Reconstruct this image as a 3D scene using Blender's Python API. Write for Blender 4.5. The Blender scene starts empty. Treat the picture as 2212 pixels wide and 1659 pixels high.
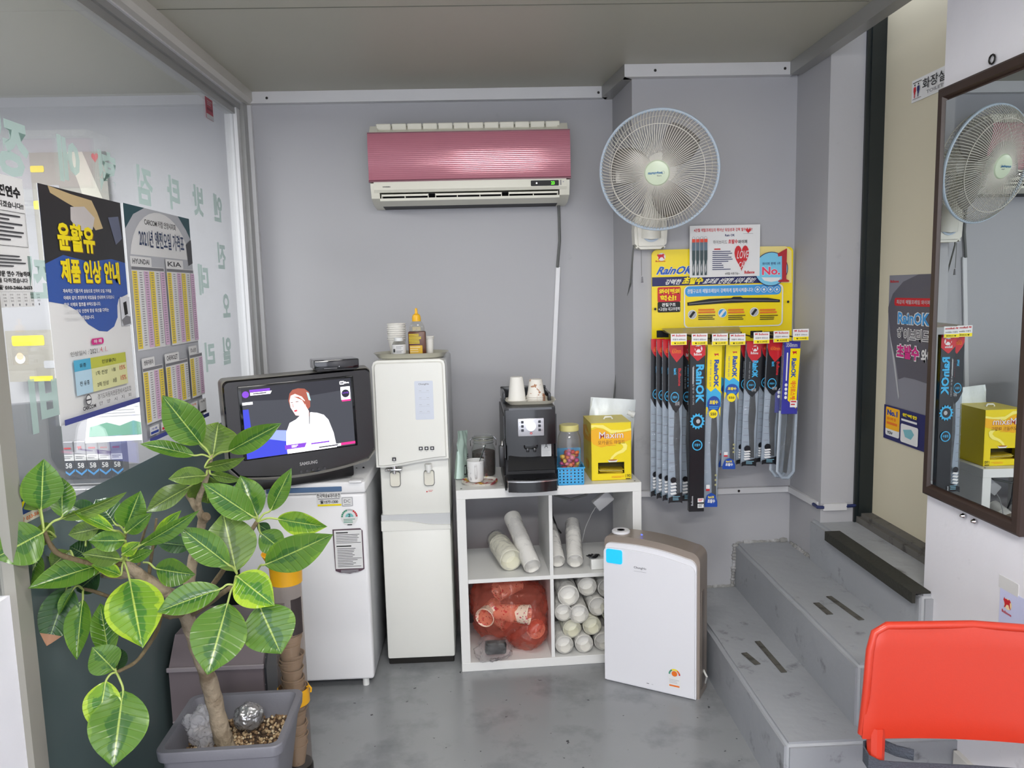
import bpy, bmesh, math, random
from mathutils import Vector, Matrix, noise
rnd = random.Random(7)
SC = bpy.context.scene
COL = SC.collection
# ---------------- camera ----------------
F, PI_, YA, RO = 1666.13, 0.12099, 0.035986, -0.025492
fw = Vector((math.sin(YA)*math.cos(PI_), math.cos(YA)*math.cos(PI_), -math.sin(PI_)))
rt0 = Vector((math.cos(YA), -math.sin(YA), 0)); up0 = rt0.cross(fw)
rt = rt0*math.cos(RO)+up0*math.sin(RO); up = up0*math.cos(RO)-rt0*math.sin(RO)
CP = Vector((0, 0, 1.57))
cd = bpy.data.cameras.new('camera'); cam = bpy.data.objects.new('camera', cd); COL.objects.link(cam)
m = Matrix((rt, up, -fw)).transposed().to_4x4(); m.translation = CP; cam.matrix_world = m
cd.sensor_width = 36; cd.lens = F/2212*36; cd.clip_start = 0.05
SC.camera = cam
# ---------------- world, lights, exposure ----------------
W = bpy.data.worlds.new('world'); SC.world = W; W.use_nodes = True
W.node_tree.nodes['Background'].inputs[0].default_value = (0.86, 0.9, 1.0, 1)
W.node_tree.nodes['Background'].inputs[1].default_value = 2.1
def area(name, loc, sx, sy, power, rot=(0, 0, 0), col=(1, 0.985, 0.97)):
    l = bpy.data.lights.new(name, 'AREA'); l.shape = 'RECTANGLE'; l.size = sx; l.size_y = sy; l.energy = power; l.color = col
    o = bpy.data.objects.new(name, l); COL.objects.link(o); o.location = loc; o.rotation_euler = rot; return o
area('ceiling_lamp_light', (0.14, 1.5, 2.37), 0.56, 0.2, 4)
area('ceiling_lamp_light', (0.1, -0.7, 2.37), 1.2, 0.25, 40)
area('back_room_fill_light', (-2.4, 2.2, 2.40), 1.2, 0.9, 60)  # added fill that brightens the room behind the glass, no fixture of its own
VS = SC.view_settings
SC.display_settings.display_device = 'sRGB'
VS.view_transform = 'Standard'; VS.look = 'None'; VS.gamma = 1; VS.use_curve_mapping = False; VS.exposure = 0.74
SC.cycles.max_bounces = 8; SC.cycles.transparent_max_bounces = 24
# ---------------- pixel -> place in the room (photograph of 2212x1659) ----------------
def ray(x, y):
    d = fw*F+rt*(x-1106)-up*(y-829.5); return d/d.y
def PY(x, y, Y): return CP+ray(x, y)*Y
def PZ(x, y, z):
    d = ray(x, y); return CP+d*((z-CP.z)/d.z)
def PX(x, y, X):
    d = ray(x, y); return CP+d*(X/d.x)
# ---------------- materials ----------------
def lin(c):
    return tuple((v/255/12.92 if v/255 <= 0.04045 else ((v/255+0.055)/1.055)**2.4) for v in c)
MC = {}
def mat(name, c, rough=0.5, metal=0.0, var=0.06, scale=9, bump=0.0, bscale=60, emit=0, alpha=1, coat=0, spec=0.5, trans=0):
    key = (name, c, rough, metal, emit)
    if key in MC: return MC[key]
    M_ = bpy.data.materials.new(name); M_.use_nodes = True; nt = M_.node_tree; b = nt.nodes['Principled BSDF']
    l = lin(c)
    b.inputs['Base Color'].default_value = (*l, 1)
    b.inputs['Roughness'].default_value = rough; b.inputs['Metallic'].default_value = metal
    b.inputs['Specular IOR Level'].default_value = spec
    if coat: b.inputs['Coat Weight'].default_value = coat; b.inputs['Coat Roughness'].default_value = 0.08
    if trans: b.inputs['Transmission Weight'].default_value = trans
    tc = nt.nodes.new('ShaderNodeTexCoord')
    if var and not emit:
        n = nt.nodes.new('ShaderNodeTexNoise'); n.inputs['Scale'].default_value = scale; n.inputs['Detail'].default_value = 5
        nt.links.new(tc.outputs['Object'], n.inputs['Vector'])
        mx = nt.nodes.new('ShaderNodeMix'); mx.data_type = 'RGBA'
        mx.inputs[6].default_value = (*[v*(1-var) for v in l], 1); mx.inputs[7].default_value = (*[min(1, v*(1+var)) for v in l], 1)
        nt.links.new(n.outputs[0], mx.inputs[0]); nt.links.new(mx.outputs[2], b.inputs['Base Color'])
    if bump:
        n2 = nt.nodes.new('ShaderNodeTexNoise'); n2.inputs['Scale'].default_value = bscale; n2.inputs['Detail'].default_value = 4
        nt.links.new(tc.outputs['Object'], n2.inputs['Vector'])
        bp = nt.nodes.new('ShaderNodeBump'); bp.inputs['Strength'].default_value = bump; bp.inputs['Distance'].default_value = 0.01
        nt.links.new(n2.outputs[0], bp.inputs['Height']); nt.links.new(bp.outputs[0], b.inputs['Normal'])
    if emit:
        b.inputs['Base Color'].default_value = (0, 0, 0, 1)
        b.inputs['Emission Color'].default_value = (*l, 1); b.inputs['Emission Strength'].default_value = emit
    MC[key] = M_; return M_
def stain(m_, c2, scale, lo, hi, detail=6, rgh=0.62):
    # dirt with a shape of its own mixed over the base colour
    nt = m_.node_tree; b = nt.nodes['Principled BSDF']; tc = nt.nodes.new('ShaderNodeTexCoord')
    n = nt.nodes.new('ShaderNodeTexNoise'); n.inputs['Scale'].default_value = scale; n.inputs['Detail'].default_value = detail; n.inputs['Roughness'].default_value = rgh
    nt.links.new(tc.outputs['Object'], n.inputs['Vector'])
    r = nt.nodes.new('ShaderNodeMapRange'); r.inputs[1].default_value = lo; r.inputs[2].default_value = hi
    nt.links.new(n.outputs[0], r.inputs[0])
    mx = nt.nodes.new('ShaderNodeMix'); mx.data_type = 'RGBA'
    lk = b.inputs['Base Color'].links
    if lk: nt.links.new(lk[0].from_socket, mx.inputs[6])
    else: mx.inputs[6].default_value = b.inputs['Base Color'].default_value
    mx.inputs[7].default_value = (*lin(c2), 1)
    nt.links.new(r.outputs[0], mx.inputs[0]); nt.links.new(mx.outputs[2], b.inputs['Base Color'])
    return m_
def clear(name, tint=(1, 1, 1), milky=0.0, mcol=(0.8, 0.8, 0.8), rough=0.03, gl=1.0, bump=0, bscale=40, ior=1.45):
    # thin clear sheet: see-through, mirror-like by Fresnel, a little milky
    M_ = bpy.data.materials.new(name); M_.use_nodes = True; nt = M_.node_tree; nt.nodes.clear(); N = nt.nodes.new; L = nt.links.new
    out = N('ShaderNodeOutputMaterial'); tr = N('ShaderNodeBsdfTransparent'); tr.inputs[0].default_value = (*tint, 1)
    g = N('ShaderNodeBsdfGlossy'); g.inputs['Roughness'].default_value = rough; g.inputs[0].default_value = (gl, gl, gl, 1)
    d = N('ShaderNodeBsdfDiffuse'); d.inputs[0].default_value = (*mcol, 1); t = N('ShaderNodeBsdfTranslucent'); t.inputs[0].default_value = (*mcol, 1)
    dm = N('ShaderNodeMixShader'); dm.inputs[0].default_value = 0.5; L(d.outputs[0], dm.inputs[1]); L(t.outputs[0], dm.inputs[2])
    m1 = N('ShaderNodeMixShader'); m1.inputs[0].default_value = milky; L(tr.outputs[0], m1.inputs[1]); L(dm.outputs[0], m1.inputs[2])
    F0 = ((ior-1)/(ior+1))**2; ge = N('ShaderNodeNewGeometry'); dt = N('ShaderNodeVectorMath'); dt.operation = 'DOT_PRODUCT'; L(ge.outputs['Incoming'], dt.inputs[0]); L(ge.outputs['Normal'], dt.inputs[1])
    prev = dt.outputs['Value']
    for op, v in (('ABSOLUTE', None), ('SUBTRACT', 1), ('POWER', 5), ('MULTIPLY_ADD', 1-F0)):
        q = N('ShaderNodeMath'); q.operation = op
        if op == 'SUBTRACT': q.inputs[0].default_value = 1; L(prev, q.inputs[1])
        else:
            L(prev, q.inputs[0])
            if v is not None: q.inputs[1].default_value = v
        if op == 'MULTIPLY_ADD': q.inputs[2].default_value = F0
        prev = q.outputs[0]
    m2 = N('ShaderNodeMixShader'); L(prev, m2.inputs[0]); L(m1.outputs[0], m2.inputs[1]); L(g.outputs[0], m2.inputs[2])
    if bump:
        tc = N('ShaderNodeTexCoord'); n2 = N('ShaderNodeTexNoise'); n2.inputs['Scale'].default_value = bscale; n2.inputs['Detail'].default_value = 5; n2.inputs['Distortion'].default_value = 1.2
        L(tc.outputs['Object'], n2.inputs['Vector']); bp = N('ShaderNodeBump'); bp.inputs['Strength'].default_value = bump; bp.inputs['Distance'].default_value = 0.02
        L(n2.outputs[0], bp.inputs['Height']); L(bp.outputs[0], g.inputs['Normal']); L(bp.outputs[0], dt.inputs[1]); L(bp.outputs[0], d.inputs['Normal'])
    L(m2.outputs[0], out.inputs[0]); return M_
# ---------------- mesh building ----------------
class G:
    def __init__(s): s.v = []; s.f = []; s.m = []; s.mats = []
    def mi(s, m_):
        if m_ not in s.mats: s.mats.append(m_)
        return s.mats.index(m_)
    def add(s, vs, fs, m_=None, M=None):
        b = len(s.v); k = s.mi(m_) if m_ is not None else 0
        s.v += [(M @ Vector(p) if M else Vector(p)) for p in vs]
        s.f += [tuple(i+b for i in f) for f in fs]; s.m += [k]*len(fs); return s
    def box(s, x0, x1, y0, y1, z0, z1, m_=None, M=None):
        return s.add([(x, y, z) for z in (z0, z1) for y in (y0, y1) for x in (x0, x1)], [(0, 2, 3, 1), (4, 5, 7, 6), (0, 1, 5, 4), (2, 6, 7, 3), (0, 4, 6, 2), (1, 3, 7, 5)], m_, M)
    def rbox(s, x0, x1, y0, y1, z0, z1, r=0.005, seg=2, m_=None, M=None, only=None):
        bm = bmesh.new(); bmesh.ops.create_cube(bm, size=1)
        for v in bm.verts: v.co = Vector(((x0+x1)/2+v.co.x*(x1-x0), (y0+y1)/2+v.co.y*(y1-y0), (z0+z1)/2+v.co.z*(z1-z0)))
        es = [e for e in bm.edges if only is None or (abs((e.verts[0].co-e.verts[1].co).normalized()['xyz'.index(only)]) > 0.9)]
        bmesh.ops.bevel(bm, geom=es, offset=r, segments=seg, profile=0.5, affect='EDGES')
        s.bm(bm, m_, M); return s
    def bm(s, bm, m_=None, M=None):
        bm.verts.index_update(); s.add([v.co.copy() for v in bm.verts], [tuple(v.index for v in f.verts) for f in bm.faces], m_, M); bm.free(); return s
    def lathe(s, prof, n=32, m_=None, M=None, cap=True):
        # prof: (r, z) pairs from one end to the other
        vs = []; fs = []
        for r, z in prof:
            for i in range(n):
                a = 2*math.pi*i/n; vs.append((r*math.cos(a), r*math.sin(a), z))
        for j in range(len(prof)-1):
            for i in range(n):
                k = (i+1) % n; fs.append((j*n+i, j*n+k, (j+1)*n+k, (j+1)*n+i))
        if cap:
            if prof[0][0] > 1e-5: fs.append(tuple(range(n-1, -1, -1)))
            if prof[-1][0] > 1e-5: fs.append(tuple((len(prof)-1)*n+i for i in range(n)))
        return s.add(vs, fs, m_, M)
    def cyl(s, c, r, h, n=24, m_=None, axis='z', r2=None):
        M = Matrix.Translation(Vector(c)) @ {'z': Matrix(), 'y': Matrix.Rotation(-math.pi/2, 4, 'X'), 'x': Matrix.Rotation(math.pi/2, 4, 'Y')}[axis]
        return s.lathe([(r, 0), (r if r2 is None else r2, h)], n, m_, M)
    def tube(s, pts, rad, n=8, m_=None, close=False):
        pts = [Vector(p) for p in pts]; N_ = len(pts); vs = []; fs = []; u = None
        for i, p in enumerate(pts):
            t = (pts[(i+1) % N_]-pts[i-1]) if close else (pts[min(i+1, N_-1)]-pts[max(i-1, 0)])
            t.normalize()
            if u is None: u = t.orthogonal().normalized()
            u = (u-t*u.dot(t)).normalized(); w = t.cross(u); r = rad[i] if isinstance(rad, (list, tuple)) else rad
            for k in range(n):
                a = 2*math.pi*k/n; vs.append(p+u*math.cos(a)*r+w*math.sin(a)*r)
        for i in range(N_ if close else N_-1):
            for k in range(n):
                a, b = i*n, ((i+1) % N_)*n; fs.append((a+k, a+(k+1) % n, b+(k+1) % n, b+k))
        if not close: fs += [tuple(range(n-1, -1, -1)), tuple((N_-1)*n+k for k in range(n))]
        return s.add(vs, fs, m_)
    def prism(s, poly, d0, d1, axis='y', m_=None, M=None):
        # poly in the two other axes, extruded along axis
        def P3(a, b, d): return {'y': (a, d, b), 'x': (d, a, b), 'z': (a, b, d)}[axis]
        n = len(poly); vs = [P3(a, b, d0) for a, b in poly]+[P3(a, b, d1) for a, b in poly]
        fs = [tuple(range(n)), tuple(range(2*n-1, n-1, -1))]+[(i, i+n, (i+1) % n+n, (i+1) % n) for i in range(n)]
        return s.add(vs, fs, m_, M)
    def build(s, name, m_=None, parent=None, smooth=30, loc=None):
        me = bpy.data.meshes.new(name); me.from_pydata([tuple(v) for v in s.v], [], s.f)
        for x in (s.mats if s.mats else [m_]): me.materials.append(x)
        if len(s.mats) > 1: me.polygons.foreach_set('material_index', s.m)
        bm = bmesh.new(); bm.from_mesh(me); bmesh.ops.recalc_face_normals(bm, faces=bm.faces); bm.to_mesh(me); bm.free()
        if smooth:
            me.polygons.foreach_set('use_smooth', [True]*len(me.polygons)); me.set_sharp_from_angle(angle=math.radians(smooth))
        me.update()
        o = bpy.data.objects.new(name, me); COL.objects.link(o)
        if parent: o.parent = parent
        if loc: o.location = loc
        return o
def tag(o, label=None, cat=None, group=None, kind=None):
    if label: o['label'] = label
    if cat: o['category'] = cat
    if group: o['group'] = group
    if kind: o['kind'] = kind
    return o
def thing(name, label, cat, loc=(0, 0, 0), rz=0, group=None, kind=None):
    o = bpy.data.objects.new(name, None); COL.objects.link(o); o.location = loc; o.rotation_euler = (0, 0, rz); o.empty_display_size = 0.05
    return tag(o, label, cat, group, kind)
def struct(g, name, m_, parent=None, smooth=0, label=None):
    o = g.build(name, m_, parent, smooth)
    if not parent: o['kind'] = 'structure'
    if label: o['label'] = label
    return o
def Tm(loc, rz=0, rx=0, ry=0): return Matrix.Translation(Vector(loc)) @ Matrix.Rotation(rz, 4, 'Z') @ Matrix.Rotation(ry, 4, 'Y') @ Matrix.Rotation(rx, 4, 'X')
CHARS = "!%&()+,-./0123456789:?ABCDEFGHIJKLMNOPQRSTUVWXYZabcdefghijklmnopqrstuvwxyz~Ü₩☎가강같객검게겠격경계고골과관교구국기난내년노는능니다닦대더데도동되드뛰래레력로르를름리립마많매메며명모무문밀및발밧방벽보부브비사삼상서선성셜속송수스습승시신실쌍아안야양어업었에엔여연오와완용욱운원월위유육윤율으은을음의이인일임자장적전절정제조종줍중지진차착책초최카컴켜타탁탈택판퍼페표품프하한합항해혁협화확활회효휠"
FC = {}
def face(bold):
    # every character once, each on a line of its own followed by a bar that marks its advance
    if bold in FC: return FC[bold]
    c = bpy.data.curves.new('glyph_source', 'FONT'); c.resolution_u = 2; c.size = 1; c.space_line = 3; c.offset = bold; c.body = '\n'.join(ch+'|' for ch in CHARS)
    o = bpy.data.objects.new('glyph_source', c); me = o.to_mesh(); L = {}
    for p in me.polygons:
        co = [me.vertices[i].co for i in p.vertices]; L.setdefault(round(-(co[0].y-0.35)/3), []).append([(v.x, v.y) for v in co])
    bw = min(max(x for f in fs for x, y in f) - min(x for f in fs for x, y in f) for fs in L.values()); R = {}
    base = None
    for i, ch in enumerate(CHARS+' '):
        fs = L.get(i, [])
        if not fs: R[ch] = (0.3, []); continue
        xm = max(x for f in fs for x, y in f); cut = xm-0.085-2*bold
        R[ch] = (xm, [[(x, y+3*i) for x, y in f] for f in fs if min(x for x, y in f) < cut])
    o.to_mesh_clear(); bpy.data.objects.remove(o); bpy.data.curves.remove(c); FC[bold] = R; return R
TC = {}
def glyphs(s_, bold):
    bold = round(bold, 2)
    k = (s_, bold)
    if k not in TC:
        R = face(bold); X = 0; fs = []; vs = []
        for ch in s_:
            if ch == ' ': X += 0.3; continue
            adv, g_ = R.get(ch, (0.5, []))
            for f in g_: fs.append(tuple(range(len(vs), len(vs)+len(f)))); vs += [(x+X, y) for x, y in f]
            X += adv-0.168-bold
        if not vs: vs = [(0, 0), (0, 0), (0, 0)]
        x0 = min(v[0] for v in vs); x1 = max(v[0] for v in vs); y0 = min(v[1] for v in vs); y1 = max(v[1] for v in vs)
        TC[k] = ([((x-x0)/max(x1-x0, 1e-6), (y-y0)/max(y1-y0, 1e-6)) for x, y in vs], fs)
    return TC[k]
class Pr:
    """flat print on a surface; x right 0..w, y DOWN 0..h in the units of the given size"""
    def __init__(s, o, U, V, sx, sy, nx=1.0, ny=1.0, step=0.00025):
        s.o = Vector(o); s.U = Vector(U)*sx/nx; s.V = Vector(V)*sy/ny; s.n = Vector(V).cross(Vector(U)).normalized(); s.g = G(); s.k = 0; s.step = step; s.bend = None
    def P(s, x, y):
        p = s.o+s.U*x+s.V*y+s.n*(s.k*s.step+0.0004)
        return p
    def poly(s, pts, m_, raise_=True):
        if raise_: s.k += 1
        s.g.add([s.P(x, y) for x, y in pts], [tuple(range(len(pts)))], m_); return s
    def rect(s, x0, y0, x1, y1, m_, r=0, n=5):
        if not r: return s.poly([(x0, y0), (x1, y0), (x1, y1), (x0, y1)], m_)
        ax = r; ay = r*s.U.length/s.V.length; pts = []
        for cx, cy, a0 in ((x1-ax, y0+ay, -90), (x1-ax, y1-ay, 0), (x0+ax, y1-ay, 90), (x0+ax, y0+ay, 180)):
            for i in range(n+1):
                a = math.radians(a0+90*i/n); pts.append((cx+ax*math.cos(a), cy+ay*math.sin(a)))
        return s.poly(pts, m_)
    def disc(s, cx, cy, r, m_, n=24, ry=None):
        ry = ry if ry else r*s.U.length/s.V.length
        return s.poly([(cx+r*math.cos(2*math.pi*i/n), cy+ry*math.sin(2*math.pi*i/n)) for i in range(n)], m_)
    def text(s, t, x0, y0, x1, y1, m_, bold=0.0, rot=0, raise_=True, shear=0):
        if raise_: s.k += 1
        vs, fs = glyphs(t, bold); o = []
        for a, b in vs:
            a = a+shear*b
            if rot == 0: o.append(s.P(x0+(x1-x0)*a, y1-(y1-y0)*b))
            elif rot == 90: o.append(s.P(x0+(x1-x0)*b, y0+(y1-y0)*a))      # reads downwards
            else: o.append(s.P(x1-(x1-x0)*b, y1-(y1-y0)*a))
        s.g.add(o, fs, m_); return s
    def lines(s, x0, y0, x1, y1, n, m_, fill=0.45, ragged=0.3, seed=1):
        r = random.Random(seed); s.k += 1; h = (y1-y0)/n
        for i in range(n):
            e = x1-(x1-x0)*ragged*r.random(); s.poly([(x0, y0+h*i), (e, y0+h*i), (e, y0+h*(i+fill)), (x0, y0+h*(i+fill))], m_, False)
        return s
    def build(s, name, parent=None): return s.g.build(name, None, parent, 0)
    def cut(s, name, parent=None):
        o = s.g.build(name, None, parent, 0); s.g = G(); return o
def adopt(c, p):
    c.parent = p; c.matrix_parent_inverse = p.matrix_basis.inverted()
    for k in ('label', 'category'):
        if k in c: del c[k]
    return c
def heart(cx, cy, w, h, n=28):
    o = []
    for i in range(n):
        t = 2*math.pi*i/n; x = 16*math.sin(t)**3; y = 13*math.cos(t)-5*math.cos(2*t)-2*math.cos(3*t)-math.cos(4*t)
        o.append((cx+x/32*w, cy-(y+2.5)/29*h))
    return o
def bull(pr, x, y, w, h, red, white=None):
    # small leaping bull emblem
    B = [(0, .35), (.12, .1), (.2, .22), (.38, .18), (.6, .22), (.8, .1), (1, .3), (.86, .36), (.9, .62), (1, .9), (.82, .78), (.7, .58), (.45, .62), (.3, .85), (.12, .95), (.2, .68), (.14, .5)]
    if white: pr.disc(x+w*.6, y+h*.55, w*.5, white)
    pr.poly([(x+a*w, y+b*h) for a, b in B], red)
# print colours
K = mat('ink_black', (22, 22, 24), 0.6, var=0); WHT = mat('paper_white', (222, 222, 222), 0.6, var=0.02)
RED = mat('ink_red', (196, 28, 38), 0.5, var=0); YEL = mat('ink_yellow', (240, 218, 0), 0.5, var=0); BLU = mat('ink_blue', (32, 62, 150), 0.5, var=0)
LBL = mat('ink_light_blue', (60, 150, 215), 0.5, var=0); NAVY = mat('ink_navy', (32, 34, 92), 0.5, var=0); GRY = mat('ink_grey', (120, 120, 125), 0.6, var=0)
PNK = mat('ink_pink', (205, 40, 130), 0.5, var=0); ORG = mat('ink_orange', (226, 112, 30), 0.5, var=0); LGR = mat('ink_light_grey', (175, 176, 180), 0.6, var=0)
GRN = mat('ink_green', (60, 140, 110), 0.5, var=0); DGR = mat('ink_dark_grey', (62, 62, 66), 0.5, var=0)
BLKP = mat('black_plastic', (16, 16, 18), 0.28, var=0.03); WPL = mat('white_plastic', (226, 227, 224), 0.3, var=0.02); CHR = mat('chrome', (200, 200, 200), 0.15, 1.0, var=0)
CORD = mat('grey_cord', (96, 98, 96), 0.5); DKM = mat('dark_metal', (40, 38, 36), 0.4, 0.6)
# ================= the room =================
m_wall = stain(mat('painted_panel_wall', (168, 168, 172), 0.5, var=0.025, scale=2.2, bump=0.05, bscale=25), (118, 118, 124), 3.1, 0.66, 0.86)
m_wallr = stain(mat('painted_plaster', (220, 219, 225), 0.6, var=0.04, scale=3, bump=0.25, bscale=14), (128, 128, 132), 5.2, 0.62, 0.84)
m_floor = stain(mat('grey_floor_paint', (138, 140, 143), 0.24, var=0.07, scale=3.5, bump=0.06, bscale=9), (62, 64, 68), 34, 0.70, 0.73, 3, 0.5)
stain(m_floor, (104, 108, 112), 4, 0.5, 0.75)
m_step = stain(mat('grey_step_paint', (154, 157, 162), 0.42, var=0.08, scale=5, bump=0.4, bscale=12), (84, 85, 86), 9, 0.60, 0.74)
m_ceil = mat('ceiling_panel', (170, 168, 154), 0.45, var=0.04, scale=1.5)
m_alu = mat('white_aluminium', (206, 206, 208), 0.35, 0.1, var=0.03)
m_alug = mat('grey_aluminium', (150, 150, 148), 0.35, 0.3, var=0.04)
struct(G().box(-4, 2.4, -3, 3.9, -0.1, 0), 'floor', m_floor)
struct(G().box(-4, 1.36, -3, 3.68, 2.485, 2.6), 'ceiling', m_ceil)
g = G().prism([(-4, 3.68), (0.63, 3.68), (0.655, 3.34), (1.36, 3.34), (1.367, 3.04), (1.522, 3.04), (1.522, 3.9), (-4, 3.9)], 0, 2.8, 'z')
struct(g, 'wall_back', m_wall)
struct(G().box(1.39, 1.57, -3, 2.328, 0, 2.8), 'wall_right', m_wallr)
struct(G().box(-4.1, -4, -3, 3.9, 0, 2.8), 'wall_left', m_wall)
struct(G().box(-1.13, -1.01, 0.2, 1.0, 0, 2.485), 'wall_partition', m_wallr)
struct(G().box(1.36, 2.4, 2.2, 3.9, 2.8, 2.9), 'ceiling_alcove', m_ceil)
# seams in the ceiling panels
for i, Y in enumerate((2.62, 1.5, 0.4)):
    o = G().box(-1.05, 1.3, Y-0.0015, Y+0.0015, 2.4835, 2.486).build('trim_%d' % (i+1), mat('seam_dark', (96, 96, 86), 0.8), None, 0); o['kind'] = 'structure'
# wall trims under the ceiling
def trim(n, g_, m_=m_alu, label=None):
    o = g_.build('trim_%d' % n, m_, None, 0); o['kind'] = 'structure'
    if label: o['label'] = label
    return o
def lprof(g_, a, b):   # hollow L-shaped cover strip along x from a to b
    (x0, y0), (x1, y1) = a, b
    return g_
def screw(parent, p, ax='y'):
    q = G().lathe([(0.0001, -0.004), (0.004, -0.003), (0.006, 0)], 10).build('screw', DKM, parent); q.location = p
    q.rotation_euler = (-math.pi/2, 0, 0) if ax == 'y' else (0, math.pi/2, 0)
    return q
t = trim(4, G().box(-1.03, 0.60, 3.640, 3.682, 2.434, 2.4845))
for x in (-0.94, 0.56): screw(t, (x, 3.639, 2.456))
t = trim(5, G().box(0.617, 1.325, 3.300, 3.342, 2.434, 2.4845))
for x in (0.745, 1.29): screw(t, (x, 3.299, 2.458))
trim(6, G().prism([(0.60, 3.682), (0.575, 3.64), (0.617, 3.30), (0.657, 3.34), (0.63, 3.68)], 2.434, 2.4843, 'z'), m_alug)
trim(7, G().box(1.312, 1.362, -3, 3.30, 2.432, 2.4845), m_alug)
# low cover strips and the cable duct on the column
t = trim(8, G().box(0.66, 1.352, 3.318, 3.342, 0.643, 0.668)); screw(t, (1.12, 3.317, 0.655)); screw(t, (0.9, 3.317, 0.655))
trim(9, G().prism([(1.342, 3.318), (1.359, 3.06), (1.372, 3.06), (1.362, 3.34)], 0.643, 0.668, 'z'))
trim(10, G().box(1.372, 1.47, 3.024, 3.042, 0.640, 0.668))
for i, p_ in enumerate(([(1.352, 3.075, 0.655), (1.350, 3.03, 0.655), (1.375, 3.027, 0.654)], [(1.468, 3.03, 0.655), (1.5, 3.03, 0.656), (1.523, 3.04, 0.66)])):
    tag(G().tube(p_, 0.007, 8).build('cable', mat('blue_cable', (24, 36, 84), 0.4)), ['short dark blue cable bend left of the duct on the column', 'short dark blue cable between the column duct and the dark door frame'][i], 'cable')
# ---- steps up to the door
S = thing('staircase', 'grey painted concrete steps rising to the beige door', None, (0, 0, 0), kind='structure')
def step_mesh(x0, x1, y0, y1, z0, z1, sd):
    bm = bmesh.new(); bmesh.ops.create_cube(bm, size=1)
    for v in bm.verts: v.co = Vector(((x0+x1)/2+v.co.x*(x1-x0), (y0+y1)/2+v.co.y*(y1-y0), (z0+z1)/2+v.co.z*(z1-z0)))
    bmesh.ops.subdivide_edges(bm, edges=[e for e in bm.edges if abs((e.verts[0].co-e.verts[1].co).normalized().y) > .9], cuts=18)
    es = [e for e in bm.edges if all(v.co.z > z1-1e-4 for v in e.verts) and (all(abs(v.co.x-x0) < 1e-4 for v in e.verts) or all(abs(v.co.y-y0) < 1e-4 for v in e.verts))]
    es += [e for e in bm.edges if all(abs(v.co.x-x0) < 1e-4 and abs(v.co.y-y0) < 1e-4 for v in e.verts)]
    bmesh.ops.bevel(bm, geom=es, offset=0.013, segments=3, affect='EDGES')
    for v in bm.verts:
        q = noise.noise_vector(v.co*7+Vector((sd, 0, 0)))*0.0022
        v.co += Vector((q.x, 0, q.z if v.co.z > z1-0.03 else 0))
    return G().bm(bm)
step_mesh(0.866, 1.392, 2.122, 3.345, 0, 0.204, 1).build('step', m_step, S, 40)
step_mesh(1.112, 1.392, 2.19, 3.345, 0.19, 0.408, 5).build('step', m_step, S, 40)
step_mesh(1.352, 1.60, 2.272, 3.10, 0.39, 0.586, 9).build('step', m_step, S, 40)
m_grip = stain(mat('worn_grip_strip', (86, 84, 78), 0.8, var=0.25, scale=60), (60, 58, 54), 30, 0.5, 0.6)
def strip(a, b, z, w):
    p, q = PZ(*a, z), PZ(*b, z); d = (q-p); L_ = d.length; ang = math.atan2(d.y, d.x)
    G().rbox(0, L_, -w/2, w/2, 0.0005, 0.003, 0.001, 1).build('grip_strip', m_grip, S).matrix_local = Tm((p.x, p.y, z), ang)
strip((1607, 1411), (1637, 1436), 0.2045, 0.024); strip((1636, 1386), (1694, 1453), 0.2045, 0.022)
strip((1763, 1303), (1793, 1328), 0.4085, 0.024); strip((1790, 1289), (1861, 1340), 0.4085, 0.022)
m_rub = mat('black_rubber', (44, 44, 38), 0.75, bump=0.3, bscale=90)
G().prism([(-0.012, -0.03), (-0.012, 0.006), (0.048, 0.006), (0.048, 0.0005), (-0.001, 0.0005), (-0.001, -0.03)], 2.285, 2.91, 'y', None, Matrix.Translation((1.340, 0, 0.586))).build('nosing_strip', m_rub, S, 0)
# rough mortar where the steps meet the wall
m_mort = stain(mat('rough_mortar', (140, 140, 138), 0.9, var=0.2, scale=40, bump=0.8, bscale=50), (168, 168, 170), 18, 0.5, 0.6)
def mortar(pts, name='mortar_patch'):
    g_ = G(); n = len(pts)
    for i in range(n-1):
        a, b = Vector(pts[i]), Vector(pts[i+1]); k = 7
        for j in range(k):
            p = a.lerp(b, j/k); q = a.lerp(b, (j+1)/k); r1 = 0.008+0.008*rnd.random(); g_.tube([p, (p+q)/2, q], [r1, r1*1.3, r1*.9], 6)
    g_.build(name, m_mort, S, 40)
mortar([(0.89, 3.342, 0.204), (1.1, 3.342, 0.204), (1.108, 3.342, 0.3), (1.115, 3.342, 0.405), (1.35, 3.342, 0.41)])
mortar([(1.36, 3.32, 0.405), (1.368, 3.05, 0.405)])
# ---- doorway on the right: dark frame, threshold and beige sliding door
m_dkg = mat('dark_green_steel', (22, 30, 32), 0.35, var=0.05)
D_ = thing('door_1', 'beige flush door in a dark green steel frame above the steps', None, (0, 0, 0), kind='structure')
G().box(1.518, 1.574, 3.02, 3.10, 0.60, 2.8).box(1.503, 1.520, 3.028, 3.042, 0.586, 2.8).build('door_frame', m_dkg, D_, 0)
G().box(1.574, 1.62, 1.9, 3.10, 0.62, 2.8).build('door_leaf', mat('beige_door', (206, 199, 176), 0.5, var=0.03, scale=4), D_, 0)
G().box(1.512, 1.60, 2.25, 3.08, 0.584, 0.612).box(1.528, 1.60, 2.25, 3.085, 0.611, 0.626).build('threshold', stain(mat('threshold_grey', (96, 94, 90), 0.6, var=0.1, scale=30), (60, 58, 55), 20, 0.55, 0.65), D_, 0)
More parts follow.
